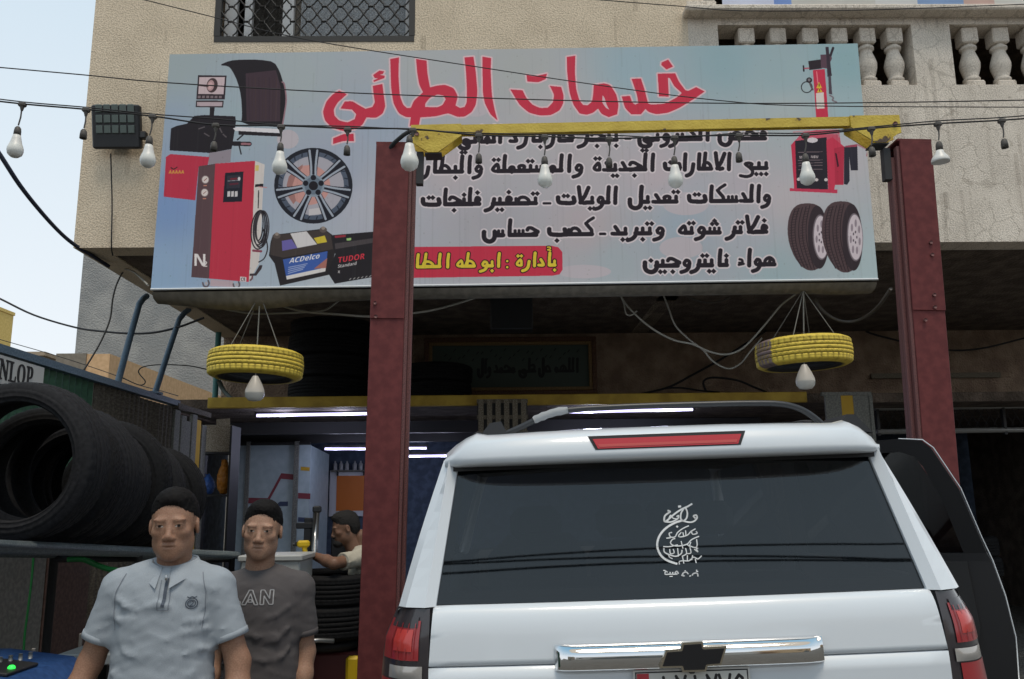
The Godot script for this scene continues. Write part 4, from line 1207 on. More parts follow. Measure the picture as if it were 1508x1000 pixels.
	bn.position = shf.position + Vector3(-0.24, 0.011, 0.06)
	for i in range(1, 6): copy(bn, bn.position + Vector3(0.09 * i + (0.03 if i > 2 else 0.0), 0, 0))
	# tubes
	for e in [[378, 612, 545, 609, -9.1], [822, 607, 1020, 603, -9.1], [478, 661, 545, 661, -11.2], [596, 660, 629, 660, -12.2], [596, 672, 671, 671, -11.2]]:
		light_tube(P(e[0], e[1], e[4]), P(e[2], e[3], e[4]))
	# old black bits hanging under the deck
	bx("cross_joist", Vector3(-0.3, yd - 0.13, -1.5), Vector3(7.0, 0.14, 0.1), M.dark_steel, o)
	bx("cross_joist", Vector3(-0.3, yd - 0.13, -3.0), Vector3(7.0, 0.14, 0.1), M.dark_steel, o)
	# slatted crate end on the deck
	var c0 := P(702, 588, -8.6); var c1 := P(778, 640, -8.6)
	var cr := thing("slatted_crate", "weathered grey slatted wooden crate hung on the yellow deck edge", "crate", Vector3((c0.x + c1.x) / 2, c1.y, -8.66))
	var cw2 := c1.x - c0.x; var ch2 := c0.y - c1.y
	for i in 6: bx("slat", Vector3(-cw2 / 2 + cw2 * (i + 0.5) / 6, ch2 / 2, 0.05), Vector3(cw2 / 6 * 0.62, ch2, 0.02), M.old_wood, cr, 0.003)
	for y in [0.06, 0.5, 0.95]: bx("cross_board", Vector3(0, ch2 * y, 0.032), Vector3(cw2, 0.04, 0.014), M.old_wood, cr)
	bx("back_board", Vector3(0, ch2 / 2, 0.012), Vector3(cw2 * 0.98, ch2 * 0.98, 0.012), M.window_dark, cr)
	# grey board with a yellow band
	var d0 := P(1214, 583, -8.5); var d1 := P(1285, 660, -8.5)
	var db := thing("striped_board", "grey painted board with one yellow band beside the right lift column", "board", Vector3((d0.x + d1.x) / 2, d1.y, -8.5))
	var dw := d1.x - d0.x; var dh := d0.y - d1.y
	for e in [[-0.5, -0.14, M.grey_board], [-0.135, 0.135, M.ochre], [0.14, 0.5, M.grey_board]]:
		bx("board_strip", Vector3((e[0] + e[1]) / 2 * dw, dh / 2, 0), Vector3((e[1] - e[0]) * dw, dh, 0.03), e[2], db)
	bx("frame_rail", Vector3(0, dh + 0.018, 0.0), Vector3(dw + 0.06, 0.035, 0.05), M.grey_board, db)
	bx("frame_rail", Vector3(dw / 2 + 0.018, dh / 2, 0.0), Vector3(0.034, dh, 0.05), M.grey_board, db)
	bx("post", Vector3(dw / 2 + 0.018, -d1.y / 2, 0.0), Vector3(0.05, d1.y, 0.05), M.dark_steel, db)
	# pipe rails with chain netting on the right
	var g0 := P(1288, 601, -9.4); var g1 := P(1288, 636, -9.4)
	var rl := thing("mesh_rail", "pair of horizontal grey pipes with chain-link netting between them", "rail", Vector3(g0.x, g1.y, -9.4))
	for y in [0.0, g0.y - g1.y]:
		var ts := T(true)
		tube(ts, [Vector3(0, y, 0), Vector3(3.2, y + 0.01, 0)], 0.03, 10)
		obj("pipe", ts, M.zinc, rl)
	for e in [0.02, 1.45, 3.0]: bx("pipe_clamp", Vector3(e, (g0.y - g1.y) / 2, 0.0), Vector3(0.03, g0.y - g1.y + 0.09, 0.05), M.dark_steel, rl)
	var nt := T()
	var hgt := g0.y - g1.y
	for i in 32:
		var x := i * 0.1
		for s in [-1.0, 1.0]:
			tube(nt, [Vector3(x, 0.0, 0.012 * s), Vector3(x + 0.05 * s, hgt * 0.33, 0), Vector3(x, hgt * 0.66, 0), Vector3(x + 0.05 * s, hgt, 0)], 0.004, 4, false)
	var net := obj("netting", nt, M.dark_steel, rl)
	net.set_meta("kind", "stuff")
	bx("wall_batten", Vector3((P(1284, 553, -9.86).x + P(1472, 553, -9.86).x) / 2, P(1380, 553, -9.86).y, -9.86 - zd), Vector3(1.55, 0.06, 0.03), M.old_wood, o)

func ribbon(st: SurfaceTool, pts: Array, w: float, sh: Vector3) -> void:
	for i in pts.size() - 1:
		var a: Vector3 = pts[i] + sh; var b: Vector3 = pts[i + 1] + sh
		var n := Vector3(0, w / 2, 0)
		if absf((b - a).y) > absf((b - a).x): n = Vector3(w * 0.5, 0.0, 0)
		var na := Vector3(0, w / 2, 0); 
		quad(st, a - na, b - na, b + na, a + na)

func light_tube(a: Vector3, b: Vector3) -> void:
	var o := thing("light_tube", "bare violet-white light tube glowing under the workshop deck", "light", (a + b) / 2, "light tubes in the workshop")
	var st := T(true)
	var d := (b - a) / 2
	tube(st, [-d, d], 0.016, 10)
	obj("tube", st, M.tube_glow, o)
	bx("batten", Vector3(0, 0.035, 0), Vector3(d.length() * 2 + 0.03, 0.03, 0.045), M.dark_steel, o)
	for s in [-1.0, 1.0]: bx("end_holder", d * s * 1.015 + Vector3(0, 0.008, 0), Vector3(0.02, 0.045, 0.04), M.dark_steel, o)
	for k: float in [-0.5, 0.5]:
		var l := OmniLight3D.new()
		l.name = "tube_light"
		l.position = d * k + Vector3(0, -0.03, 0.0)
		l.light_color = Color(0.86, 0.88, 1.0)
		l.light_energy = 0.14 * (b - a).length()
		l.light_size = 0.1
		l.omni_range = 12.0
		l.omni_attenuation = 2.0
		l.shadow_enabled = true
		o.add_child(l, true)

func build_lift() -> void:
	var z := -4.7
	var xa := -0.72; var xb := -0.485      # left column, outer and inner
	var xc := 2.36; var xd := 2.59
	var top := P(575, 212, z).y
	for side in 2:
		var x0 := xa if side == 0 else xd
		var x1 := xb if side == 0 else xc
		var s := 1.0 if side == 0 else -1.0
		var lean: float = [0.016, 0.026][side]
		var o := thing("lift_column", "dark red steel car lift column beside the corrugated fence side of the white car" if side == 0 else "dark red steel car lift column behind the open car door", "car lift", Vector3(x0 - lean * 2.9, 0, z))
		o.rotation.z = -lean
		var w := absf(x1 - x0)
		# channel: front plate, back plate, outer web, inner lips
		bx("front_plate", Vector3(s * w * 0.41, top / 2 + 0.01, -0.004), Vector3(w * 0.82, top - 0.02, 0.012), M.lift_red, o, 0.003)
		bx("back_plate", Vector3(s * w * 0.41, top / 2 + 0.01, -0.15), Vector3(w * 0.82, top - 0.02, 0.012), M.lift_red, o, 0.003)
		bx("web", Vector3(s * 0.006, top / 2 + 0.01, -0.077), Vector3(0.012, top - 0.024, 0.134), M.lift_red, o)
		bx("lip", Vector3(s * w * 0.86, top / 2, -0.024), Vector3(0.02, top - 0.06, 0.04), M.lift_red_worn, o, 0.003)
		bx("lip", Vector3(s * w * 0.86, top / 2, -0.13), Vector3(0.02, top - 0.06, 0.04), M.lift_red_worn, o, 0.003)
		bx("carriage", Vector3(s * w * 0.72, top / 2 - 0.4, -0.077), Vector3(0.05, top - 1.2, 0.06), M.dark_steel, o)
		bx("guide_rail", Vector3(s * (w - 0.012), top / 2 - 0.03, -0.05), Vector3(0.024, top - 0.12, 0.03), M.lift_red_worn, o, 0.004)
		bx("base_plate", Vector3(s * w * 0.5, 0.01, -0.13), Vector3(0.46, 0.02, 0.5), M.lift_red, o)
		# joint cover and bolts
		var yj := P(570 if side == 0 else 1360, 469 if side == 0 else 458, z).y
		bx("joint_plate", Vector3(s * w * 0.41, (yj + top) / 2, 0.006), Vector3(w * 0.83, top - yj, 0.007), M.lift_red, o, 0.0025)
		for e in ([[553, 447], [554, 467]] if side == 0 else [[1374, 435], [1375, 453], [1361, 472], [1369, 358], [1371, 376]]):
			var p := o.transform.affine_inverse() * P(e[0], e[1], z)
			var bs := T(true)
			tube(bs, [Vector3(p.x, p.y, 0.008), Vector3(p.x, p.y, 0.02)], 0.011, 6)
			obj("bolt", bs, M.lift_red_worn, o)
		bx("top_plate", Vector3(s * w * 0.44, top + 0.006, -0.077), Vector3(w * 0.9, 0.012, 0.17), M.lift_red, o)
		bx("hose_bracket", Vector3(s * (w + 0.02), top - 0.13, -0.06), Vector3(0.04, 0.2, 0.05), M.dark_steel, o)
	# overhead beam
	var l := P(605, 186, z); var r := P(1325, 171, z)
	var bm := thing("lift_crossbeam", "scratched yellow overhead beam joining the two lift columns", "car lift", Vector3((l.x + r.x) / 2, (l.y + r.y) / 2, z - 0.13))
	var bb := Basis.from_euler(Vector3(0, 0, atan2(r.y - l.y, r.x - l.x)))
	var len := r.x - l.x
	bx("front_flange", bb * Vector3(0, -0.024, 0.112), Vector3(len - 0.56, 0.052, 0.008), M.lift_yellow, bm, 0.002, bb)
	bx("back_flange", bb * Vector3(0, -0.012, 0.03), Vector3(len - 0.56, 0.03, 0.008), M.lift_yellow, bm, 0.002, bb)
	bx("top_web", bb * Vector3(0, 0.006, 0.07), Vector3(len - 0.5, 0.01, 0.09), M.lift_yellow, bm, 0.0, bb)
	for s: float in [-1.0, 1.0]:
		for zz: float in [0.122, 0.02]:
			var ps := T()
			var hl := len / 2
			var poly := PackedVector2Array([Vector2(-hl, 0.01), Vector2(-hl + 0.3, 0.012), Vector2(-hl + 0.3, -0.062), Vector2(-hl + 0.16, -0.165), Vector2(-hl + 0.1, -0.165), Vector2(-hl + 0.02, -0.11), Vector2(-hl, -0.105)])
			if s > 0:
				for i in poly.size(): poly[i].x = -poly[i].x
			prism(ps, poly, zz + 0.005, zz - 0.005, func(p: Vector2, z2: float) -> Vector3: return bb * Vector3(p.x, p.y, z2))
			obj("end_gusset", ps, M.lift_yellow, bm)
		bx("end_cap", bb * Vector3(s * (len / 2 - 0.13), -0.168, 0.07), Vector3(0.1, 0.008, 0.1), M.dark_steel, bm, 0.0, bb)
		var bo := T(true)
		var c := bb * Vector3(s * (len / 2 - 0.035), -0.05, 0.127)
		tube(bo, [c, c + Vector3(0, 0, 0.012)], 0.014, 6)
		obj("bolt", bo, M.lift_red_worn, bm)
	var hs := T(true)
	tube(hs, curve([Vector3(l.x, l.y - 0.06, z + 0.06) - bm.position, Vector3(l.x - 0.05, l.y - 0.09, z + 0.05) - bm.position, Vector3(l.x - 0.12, l.y - 0.14, z + 0.0) - bm.position, Vector3(l.x - 0.13, l.y - 0.2, z - 0.08) - bm.position], 5), 0.013, 8)
	obj("hydraulic_hose", hs, M.black_rubber, bm)

func build_yard() -> void:
	# corrugated fence along the left
	var x := -3.03
	var o := thing("corrugated_fence", "corrugated metal fence, green turning rusty, with blue top rail", "fence", Vector3(x, 0, -6.0))
	var z := -2.2
	var n := 0
	while z > -7.88:
		var z1 := maxf(z - 0.82, -7.9)
		var st := T(true)
		var pv := []
		for i in 37:
			var zz := lerpf(z, z1 + 0.004, i / 36.0)
			var dx := 0.016 * sin(zz * TAU / 0.09)
			var row := [Vector3(dx + 0.004 * (n % 2), 0.05, zz + 6.0), Vector3(dx + 0.004 * (n % 2), 2.5 + 0.012 * ((n * 7) % 3 - 1), zz + 6.0)]
			if pv: quad(st, pv[0], row[0], row[1], pv[1])
			pv = row
		obj("sheet", st, M.green_sheet if z > -6.3 else M.rusty_sheet, o)
		z = z1
		n += 1
	bx("top_rail", Vector3(0.02, 2.525, 0.95), Vector3(0.07, 0.05, 5.7), M.blue_steel, o)
	bx("top_rail", Vector3(0.02, 2.5, -2.0), Vector3(0.06, 0.06, 0.2), M.rusty_sheet, o)
	for zz in [3.6, 1.2, -1.2, -1.85]: bx("post", Vector3(-0.06, 1.25, zz), Vector3(0.06, 2.5, 0.06), M.dark_steel, o)
	# planks closing the gap to the shop
	var pk := thing("plank_screen", "upright grey planks with one ochre plank closing the fence end", "screen", Vector3(-3.02, 0, -8.3))
	for i in 6:
		bx("plank", Vector3(0.01 * (i % 2), 1.24 - 0.02 * (i % 3), 0.36 - i * 0.142), Vector3(0.03, 2.46 - 0.04 * (i % 3), 0.132), M.ochre if i == 4 else M.grey_board, pk, 0.003)
	bx("cap_rail", Vector3(0, 2.5, 0), Vector3(0.1, 0.05, 0.9), M.rusty_sheet, pk)
	# tyre maker's board on the fence
	var sg := thing("fence_sign", "white board with tall black capital letters fixed to green fence", "sign", Vector3(x + 0.045, 2.40, -5.1))
	bx("board", Vector3(0, 0, 0), Vector3(0.012, 0.17, 0.83), M.board_white, sg)
	var tm := TextMesh.new()
	var f := SystemFont.new()
	f.font_names = PackedStringArray(["Droid Serif"]); f.font_weight = 700
	tm.font = f
	tm.text = "DUNLOP"
	tm.font_size = 64
	tm.pixel_size = 0.0034
	tm.depth = 0.004
	var lt := obj("lettering", tm, M.letter_black, sg)
	lt.rotation.y = PI / 2
	lt.position = Vector3(0.008, 0.0, 0)
	lt.scale = Vector3(0.6, 0.8, 1)
	# leaning poles between the fence and the overhang
	for e in [[172, 566, 205, 448, 216, 436, -6.7, -7.35], [228, 577, 264, 470, 278, 456, -7.35, -8.2]]:
		var a := P(e[0], e[1], e[6]); var b := P(e[2], e[3], e[7]); var c := P(e[4], e[5], e[7] - 0.2)
		var pl := thing("slanted_pole", "slanted blue-grey steel pole propping the overhang above the fence", "pole", a, "slanted poles between fence and overhang")
		var st := T(true)
		tube(st, [Vector3(0, -0.02, 0), (b - a) * 0.5, b - a, (b - a).lerp(c - a, 0.5) + Vector3(0, 0.012, 0), c - a], 0.027, 10)
		obj("pipe", st, M.blue_steel, pl)
		bx("base_plate", Vector3(0, -0.01, 0), Vector3(0.1, 0.02, 0.12), M.blue_steel, pl)
	# tyres
	make_tires()
	var sx := -2.1
	var row_x := func(q: float) -> float: return -1.99 - 0.12 * (-3.5 - q)
	var shelf_y := func(zz: float) -> float: return 1.49 - 0.07 * (-3.2 - zz)
	var rk := thing("tire_rack", "long steel pipe shelf carrying the row of black tyres", "rack", Vector3(sx, 0, -4.6))
	for dx: float in [-0.24, 0.2]:
		var st := T(true)
		tube(st, [Vector3(dx, shelf_y.call(-2.9) - 0.045, 1.7), Vector3(dx, shelf_y.call(-6.3) - 0.045, -1.7)], 0.028, 10)
		obj("pipe", st, M.rack_pipe, rk)
		for zz in [1.5, 0.0, -1.6]:
			var ls := T(true)
			tube(ls, [Vector3(dx, 0, zz), Vector3(dx, shelf_y.call(zz - 4.6) - 0.06, zz)], 0.022, 8)
			obj("leg", ls, M.dark_steel, rk)
	for zz in [1.5, 0.0, -1.6]:
		var ls := T(true)
		tube(ls, [Vector3(-0.24, shelf_y.call(zz - 4.6) - 0.075, zz), Vector3(0.2, shelf_y.call(zz - 4.6) - 0.075, zz)], 0.02, 8)
		obj("crossbar", ls, M.dark_steel, rk)
	var zz := -3.5
	var first := true
	for i in 9:
		var d: float = [0.665, 0.605, 0.65, 0.62, 0.665, 0.6, 0.645, 0.61, 0.65, 0.6, 0.64][i]
		var wd: float = [0.205, 0.185, 0.2, 0.19, 0.205, 0.185, 0.19, 0.2, 0.19, 0.185, 0.19][i]
		var t := obj("black_tyre", tire_black if i % 3 != 1 else tire_black2, M.rubber_dusty if i in [0, 2, 3, 6] else M.rubber_clean)
		tag(t, "worn black car tyre standing in the row on the pipe shelf" if i > 0 else "big worn black tyre at the open front end of the shelf row", "tyre", "black tyres standing on the pipe shelf")
		# tire mesh: axis y, diameter 1, width 0.33
		t.transform = Transform3D(Basis.from_euler(Vector3(PI / 2, 0, 0)) , Vector3.ZERO)
		t.basis = Basis.from_euler(Vector3(0.0, [-0.02, 0.1, -0.08, 0.06, 0.12, -0.06, 0.08, -0.1, 0.05, 0.1][i], rng.randf_range(-0.03, 0.03))) * Basis.from_euler(Vector3(PI / 2 + 0.05, 0, 0)) * Basis.from_euler(Vector3(0, rng.randf() * 6.0, 0)) * Basis.from_scale(Vector3(d, wd / 0.33, d))
		t.position = Vector3(row_x.call(zz) + rng.randf_range(-0.02, 0.02), shelf_y.call(zz - wd / 2) - 0.02 + d / 2, zz - wd / 2)
		if i == 0: t.position.x -= 0.0
		zz -= wd + [0.05, 0.03, 0.055, 0.035, 0.05, 0.03, 0.05, 0.03, 0.04, 0.03][i]
	# hanging painted tyres
	for e in [[377.0, 538.0, 138.0, 0.0, "bright yellow painted tyre lamp hanging level near the slanted poles"], [1183.0, 521.0, 137.0, 1.0, "yellow painted tyre lamp with bare rubber patch hanging near right column"]]:
		var zt := -6.15
		var c := P(e[0], e[1], zt)
		var d: float = P(e[0] + e[2] / 2, e[1], zt).x - P(e[0] - e[2] / 2, e[1], zt).x
		var y := thing("hanging_tyre_lamp", e[4], "lamp", c)
		var ty := obj("tyre", tire_yellow if e[3] == 0.0 else tire_yellow2, M.tyre_paint, y)
		ty.basis = Basis.from_euler(Vector3(0, 0.4, -0.03 if e[3] == 0.0 else 0.03)) * Basis.from_scale(Vector3(d, d * 0.88, d))
		var apex := Vector3(0.02, 3.12 - c.y, 0.05)
		for k in 4:
			var a := TAU * k / 4 + 0.6
			var st := T()
			tube(st, [Vector3(cos(a) * d * 0.36, d * 0.13, sin(a) * d * 0.36), apex], 0.0035, 5)
			obj("cord", st, M.cord_grey, y)
		# big lamp in the middle
		var lb := T(true)
		lathe(lb, [Vector2(0.018, 0.12), Vector2(0.03, 0.1), Vector2(0.05, 0.06), Vector2(0.066, 0.02), Vector2(0.07, -0.005)], 18, Transform3D(Basis.IDENTITY, Vector3(0, -d * 0.29, 0)))
		obj("lamp_body", lb, M.bulb_base, y)
		var lg := T(true)
		lathe(lg, [Vector2(0.07, -0.005), Vector2(0.066, -0.035), Vector2(0.045, -0.06), Vector2(0.0, -0.068)], 18, Transform3D(Basis.IDENTITY, Vector3(0, -d * 0.29, 0)))
		obj("lamp_globe", lg, M.bulb_globe, y)
		var cs := T()
		tube(cs, [Vector3(0, -d * 0.29 + 0.12, 0), apex], 0.005, 5)
		obj("lamp_cable", cs, M.wire_pale, y)
	# stacks of big tyres on the deck
	var yd := P(600, 592, -8.75).y + 0.055
	for st in [[487.0, 0.92, 4, 0.25], [640.0, 0.82, 2, 0.2]]:
		var cx := P(st[0], 560, -9.25).x
		for i in st[2]:
			var t := obj("truck_tyre", tire_black, M.rubber_clean)
			tag(t, "large black tyre lying in the tall stack on the deck" if st[2] == 4 else "large black tyre lying in the low stack below the calligraphy", "tyre", "tall stack of tyres on the deck" if st[2] == 4 else "low stack of tyres on the deck")
			t.basis = Basis.from_euler(Vector3(0, i * 1.3, 0)) * Basis.from_scale(Vector3(st[1] * (1.0 - 0.02 * (i % 2)), st[3] / 0.33, st[1] * (1.0 - 0.02 * (i % 2))))
			t.position = Vector3(cx + 0.02 * sin(i * 2.0), yd + st[3] * (i + 0.5), -9.27)

var tire_black: ArrayMesh
var tire_yellow: ArrayMesh
var tire_yellow2: ArrayMesh
var tire_black2: ArrayMesh

func make_tires() -> void:
	for kind in 4:
		# unit tyre: diameter 1, width 0.33; profile from inside bead over the tread to the other bead
		var prof := [[0.30, -0.11, 0], [0.315, -0.135, 0], [0.322, -0.145, 0], [0.326, -0.141, 0], [0.36, -0.157, 0], [0.37, -0.164, 0], [0.374, -0.16, 0], [0.41, -0.165, 0], [0.436, -0.163, 0], [0.44, -0.157, 0], [0.45, -0.156, 1], [0.478, -0.14, 1], [0.492, -0.122, 2]]
		var y := -0.118
		var ribs := 5
		for r in ribs:
			var w := 0.236 / ribs
			var crown := func(yy: float) -> float: return 0.5 - 0.012 * pow(yy / 0.12, 2.0)
			prof.append([crown.call(y + 0.004), y + 0.004, 3 + r]); prof.append([crown.call(y + w * 0.5), y + w * 0.5, 3 + r]); prof.append([crown.call(y + w - 0.004), y + w - 0.004, 3 + r])
			if r < ribs - 1:
				prof.append([0.489, y + w - 0.003, 20]); prof.append([0.489, y + w + 0.003, 20])
			y += w
		prof.append_array([[0.492, 0.122, 2], [0.478, 0.14, 1], [0.45, 0.156, 1], [0.44, 0.157, 0], [0.436, 0.163, 0], [0.41, 0.165, 0], [0.374, 0.16, 0], [0.37, 0.164, 0], [0.36, 0.157, 0], [0.326, 0.141, 0], [0.322, 0.145, 0], [0.315, 0.135, 0], [0.30, 0.11, 0]])
		# inner liner back to the start
		prof.append_array([[0.31, 0.1, 9], [0.42, 0.12, 9], [0.455, 0.08, 9], [0.46, 0.0, 9], [0.455, -0.08, 9], [0.42, -0.12, 9], [0.31, -0.1, 9], [0.30, -0.11, 9]])
		var st := SurfaceTool.new()
		st.begin(Mesh.PRIMITIVE_TRIANGLES)
		st.set_smooth_group(0)
		var seg := 192
		var n := prof.size()
		var rubber := Color(0.021, 0.0225, 0.025)
		var paint := Color(0.74, 0.56, 0.075)
		var bare := Color(0.2, 0.15, 0.155)
		for k in seg + 1:
			var a := TAU * k / seg
			for i in n:
				var r: float = prof[i][0]; var yy: float = prof[i][1]; var zone: int = prof[i][2]
				if kind in [0, 3] and r < 0.45: r = 0.36 + (r - 0.3) * 0.6
				var notch := false
				if kind != 3 and zone in [2, 3, 7] and (k + (2 if yy > 0 else 0)) % 4 == 0: r -= 0.004; notch = true
				if kind != 3 and zone in [4, 6] and (k + i) % 4 == 0: r -= 0.003; notch = true
				if kind == 3 and zone in [2, 3, 4, 6, 7] and (k * 2 + i * (1 if yy > 0 else -1)) % 7 == 0: r -= 0.008
				var c := rubber
				if kind in [1, 2]:
					var painted := zone != 9 and not (zone == 0 and yy < 0 and r < 0.4)
					if zone == 20: painted = false
					if notch: painted = false
					if painted: c = paint
					if kind == 2 and painted:
						var edge := 3.55 + 0.02 * sin(yy * 60.0)
						if a > edge - 0.55 and a < edge: c = bare
					if zone == 20: c = Color(0.2, 0.14, 0.02)
					if notch and c == rubber: c = Color(0.4, 0.29, 0.03)
				st.set_color(c)
				st.add_vertex(Vector3(r * cos(a), yy, r * sin(a)))
		for k in seg:
			for i in n - 1:
				var p := k * n + i; var q := p + n
				st.add_index(p); st.add_index(q); st.add_index(q + 1)
				st.add_index(p); st.add_index(q + 1); st.add_index(p + 1)
		st.generate_normals()
		var m: ArrayMesh = st.commit()
		if kind == 0: tire_black = m
		elif kind == 1: tire_yellow = m
		elif kind == 3: tire_black2 = m
		else: tire_yellow2 = m

func cable(label: String, m: Material, pts: Array, r: float, group := "") -> void:
	var mid: Vector3 = pts[pts.size() / 2]
	var o := MeshInstance3D.new()
	var l := []
	for p: Vector3 in pts: l.append(p - mid)
	var st := T(true)
	tube(st, l, r, 6)
	o.position = mid
	st.generate_normals()
	o.mesh = st.commit()
	o.material_override = m
	o.name = numbered("cable")
	add_child(o)
	tag(o, label, "cable", group)

func mixed(flat: Array, n := 5) -> Array:
	# triples: px, py, z
	var a := []
	for i in range(0, flat.size(), 3): a.append(P(flat[i], flat[i + 1], flat[i + 2]))
	return curve(a, n)

func build_lines() -> void:
	cable("thin overhead wire running level past the red Arabic name", M.wire, mixed([-60, 94, -4.6, 120, 110, -4.7, 250, 122, -4.7, 500, 136, -4.8, 800, 147, -4.8, 1060, 152, -4.8, 1300, 151, -4.7, 1580, 146, -4.6]), 0.0035)
	cable("thin overhead wire slanting down from barred window across the sign", M.wire, mixed([190, -6, -5.6, 310, 24, -5.6, 450, 58, -5.6, 700, 98, -5.6, 900, 128, -5.6, 1060, 148, -5.5, 1200, 156, -5.5, 1580, 158, -5.4]), 0.0035)
	cable("thin wire sagging along the top of the balcony ledge", M.wire, mixed([860, -2, -5.9, 1000, 9, -5.9, 1100, 16, -5.9, 1300, 14, -5.9, 1560, 4, -5.9]), 0.0035)
	cable("thick dark blue cable coming down to the corner of the overhang", M.wire_blue, mixed([-40, 168, -5.2, 0, 228, -5.3, 30, 274, -5.5, 62, 314, -5.8, 90, 344, -6.1, 112, 362, -6.28, 135, 376, -6.45, 160, 392, -6.7]), 0.016)
	cable("black cable sagging from the far left past grey house to overhang", M.wire, mixed([-40, 422, -9.0, 0, 440, -8.9, 50, 464, -8.8, 110, 482, -8.6, 150, 488, -8.4, 190, 491, -8.2, 225, 490, -8.1, 262, 482, -8.05, 300, 468, -8.0]), 0.011)
	cable("thin black wire running down past the orange house wall", M.wire, mixed([-40, 488, -10.0, 0, 500, -10.0, 90, 526, -10.0, 165, 551, -9.8, 205, 567, -9.4, 235, 575, -9.0, 262, 583, -8.6]), 0.005)
	cable("looped black wire hanging between slanted poles", M.wire, mixed([180, 556, -8.6, 205, 567, -8.6, 214, 562, -8.6, 204, 548, -8.6, 212, 540, -8.6, 240, 537, -8.6, 280, 539, -8.7, 308, 545, -8.8]), 0.006)
	cable("thin pale wire dangling from the corner of the overhang", M.wire, mixed([163, 226, -6.2, 165, 300, -6.26, 164, 360, -6.27, 166, 376, -6.4]), 0.005)
	cable("frayed brown wire hanging down in front of grey house", M.socket, mixed([182, 398, -7.0, 172, 418, -7.0, 166, 440, -7.0, 162, 470, -7.0, 150, 500, -7.0, 136, 525, -7.0, 122, 547, -7.0]), 0.007)
	cable("pale cord looping under the sign beside the slanted poles", M.wire_pale, mixed([184, 396, -6.9, 196, 400, -6.8, 210, 412, -6.5, 218, 420, -6.2]), 0.008)
	cable("pale cable strung under the sign past left hanging tyre", M.wire_pale, mixed([296, 448, -6.5, 340, 457, -6.5, 375, 462, -6.5, 420, 461, -6.5, 460, 459, -6.5, 480, 456, -6.5, 500, 442, -6.5]), 0.008)
	cable("white cable under the sign running behind left lift column", M.wire_pale, mixed([392, 442, -6.4, 420, 452, -6.4, 450, 459, -6.4, 500, 463, -6.4, 545, 466, -6.4, 600, 462, -6.4, 640, 456, -6.4, 680, 445, -6.4, 712, 434, -6.4]), 0.009)
	cable("long white cable drooping low under sign toward right hanging tyre", M.wire_pale, mixed([912, 432, -6.5, 925, 452, -6.5, 955, 480, -6.5, 990, 500, -6.5, 1020, 507, -6.5, 1045, 518, -6.5, 1070, 522, -6.5, 1095, 512, -6.5, 1125, 480, -6.5, 1150, 450, -6.4, 1172, 433, -6.3]), 0.008)
	cable("white cable falling steeply under sign and rising to tyre rim", M.wire_pale, mixed([976, 432, -6.6, 985, 455, -6.6, 995, 480, -6.6, 1015, 500, -6.6, 1035, 515, -6.6, 1050, 532, -6.6, 1072, 543, -6.6, 1090, 536, -6.6, 1105, 518, -6.5, 1122, 498, -6.4]), 0.007)
	cable("short white loop of cable under the sign box", M.wire_pale, mixed([913, 433, -6.5, 919, 448, -6.5, 922, 462, -6.5, 930, 464, -6.5, 938, 458, -6.5]), 0.006)
	cable("faint thin wire sagging under the middle of the sign box", M.socket, mixed([1012, 436, -6.8, 1035, 445, -6.8, 1060, 444, -6.8, 1075, 438, -6.8]), 0.006)
	cable("dark cable swinging from right hanging tyre to right lift column", M.socket, mixed([1200, 440, -6.3, 1212, 458, -6.3, 1235, 472, -6.3, 1262, 472, -6.3, 1290, 455, -6.1, 1312, 425, -5.6]), 0.012)
	cable("black hose lying along the wall above the yellow deck", M.wire, mixed([945, 580, -9.6, 985, 570, -9.7, 1020, 552, -9.75, 1060, 530, -9.75, 1100, 505, -9.75, 1128, 487, -9.75]), 0.014)
	cable("coil of black hose resting on the deck behind right tyre", M.wire, mixed([1040, 577, -9.5, 1036, 562, -9.5, 1050, 556, -9.5, 1085, 560, -9.5, 1110, 570, -9.5, 1128, 577, -9.4]), 0.013)
	cable("second loop of black hose lying on the deck", M.wire, mixed([950, 580, -9.4, 975, 573, -9.4, 1000, 571, -9.4, 1030, 575, -9.4, 1060, 578, -9.3]), 0.011)
	cable("black cable strung along dark wall right of the column", M.wire, mixed([1275, 488, -9.7, 1300, 496, -9.7, 1380, 514, -9.7, 1440, 514, -9.7, 1508, 498, -9.7]), 0.012)
	cable("bent black pipe behind the left hanging tyre", M.teal_dark, mixed([322, 560, -9.5, 330, 576, -9.5, 345, 590, -9.3, 362, 597, -9.0]), 0.025)

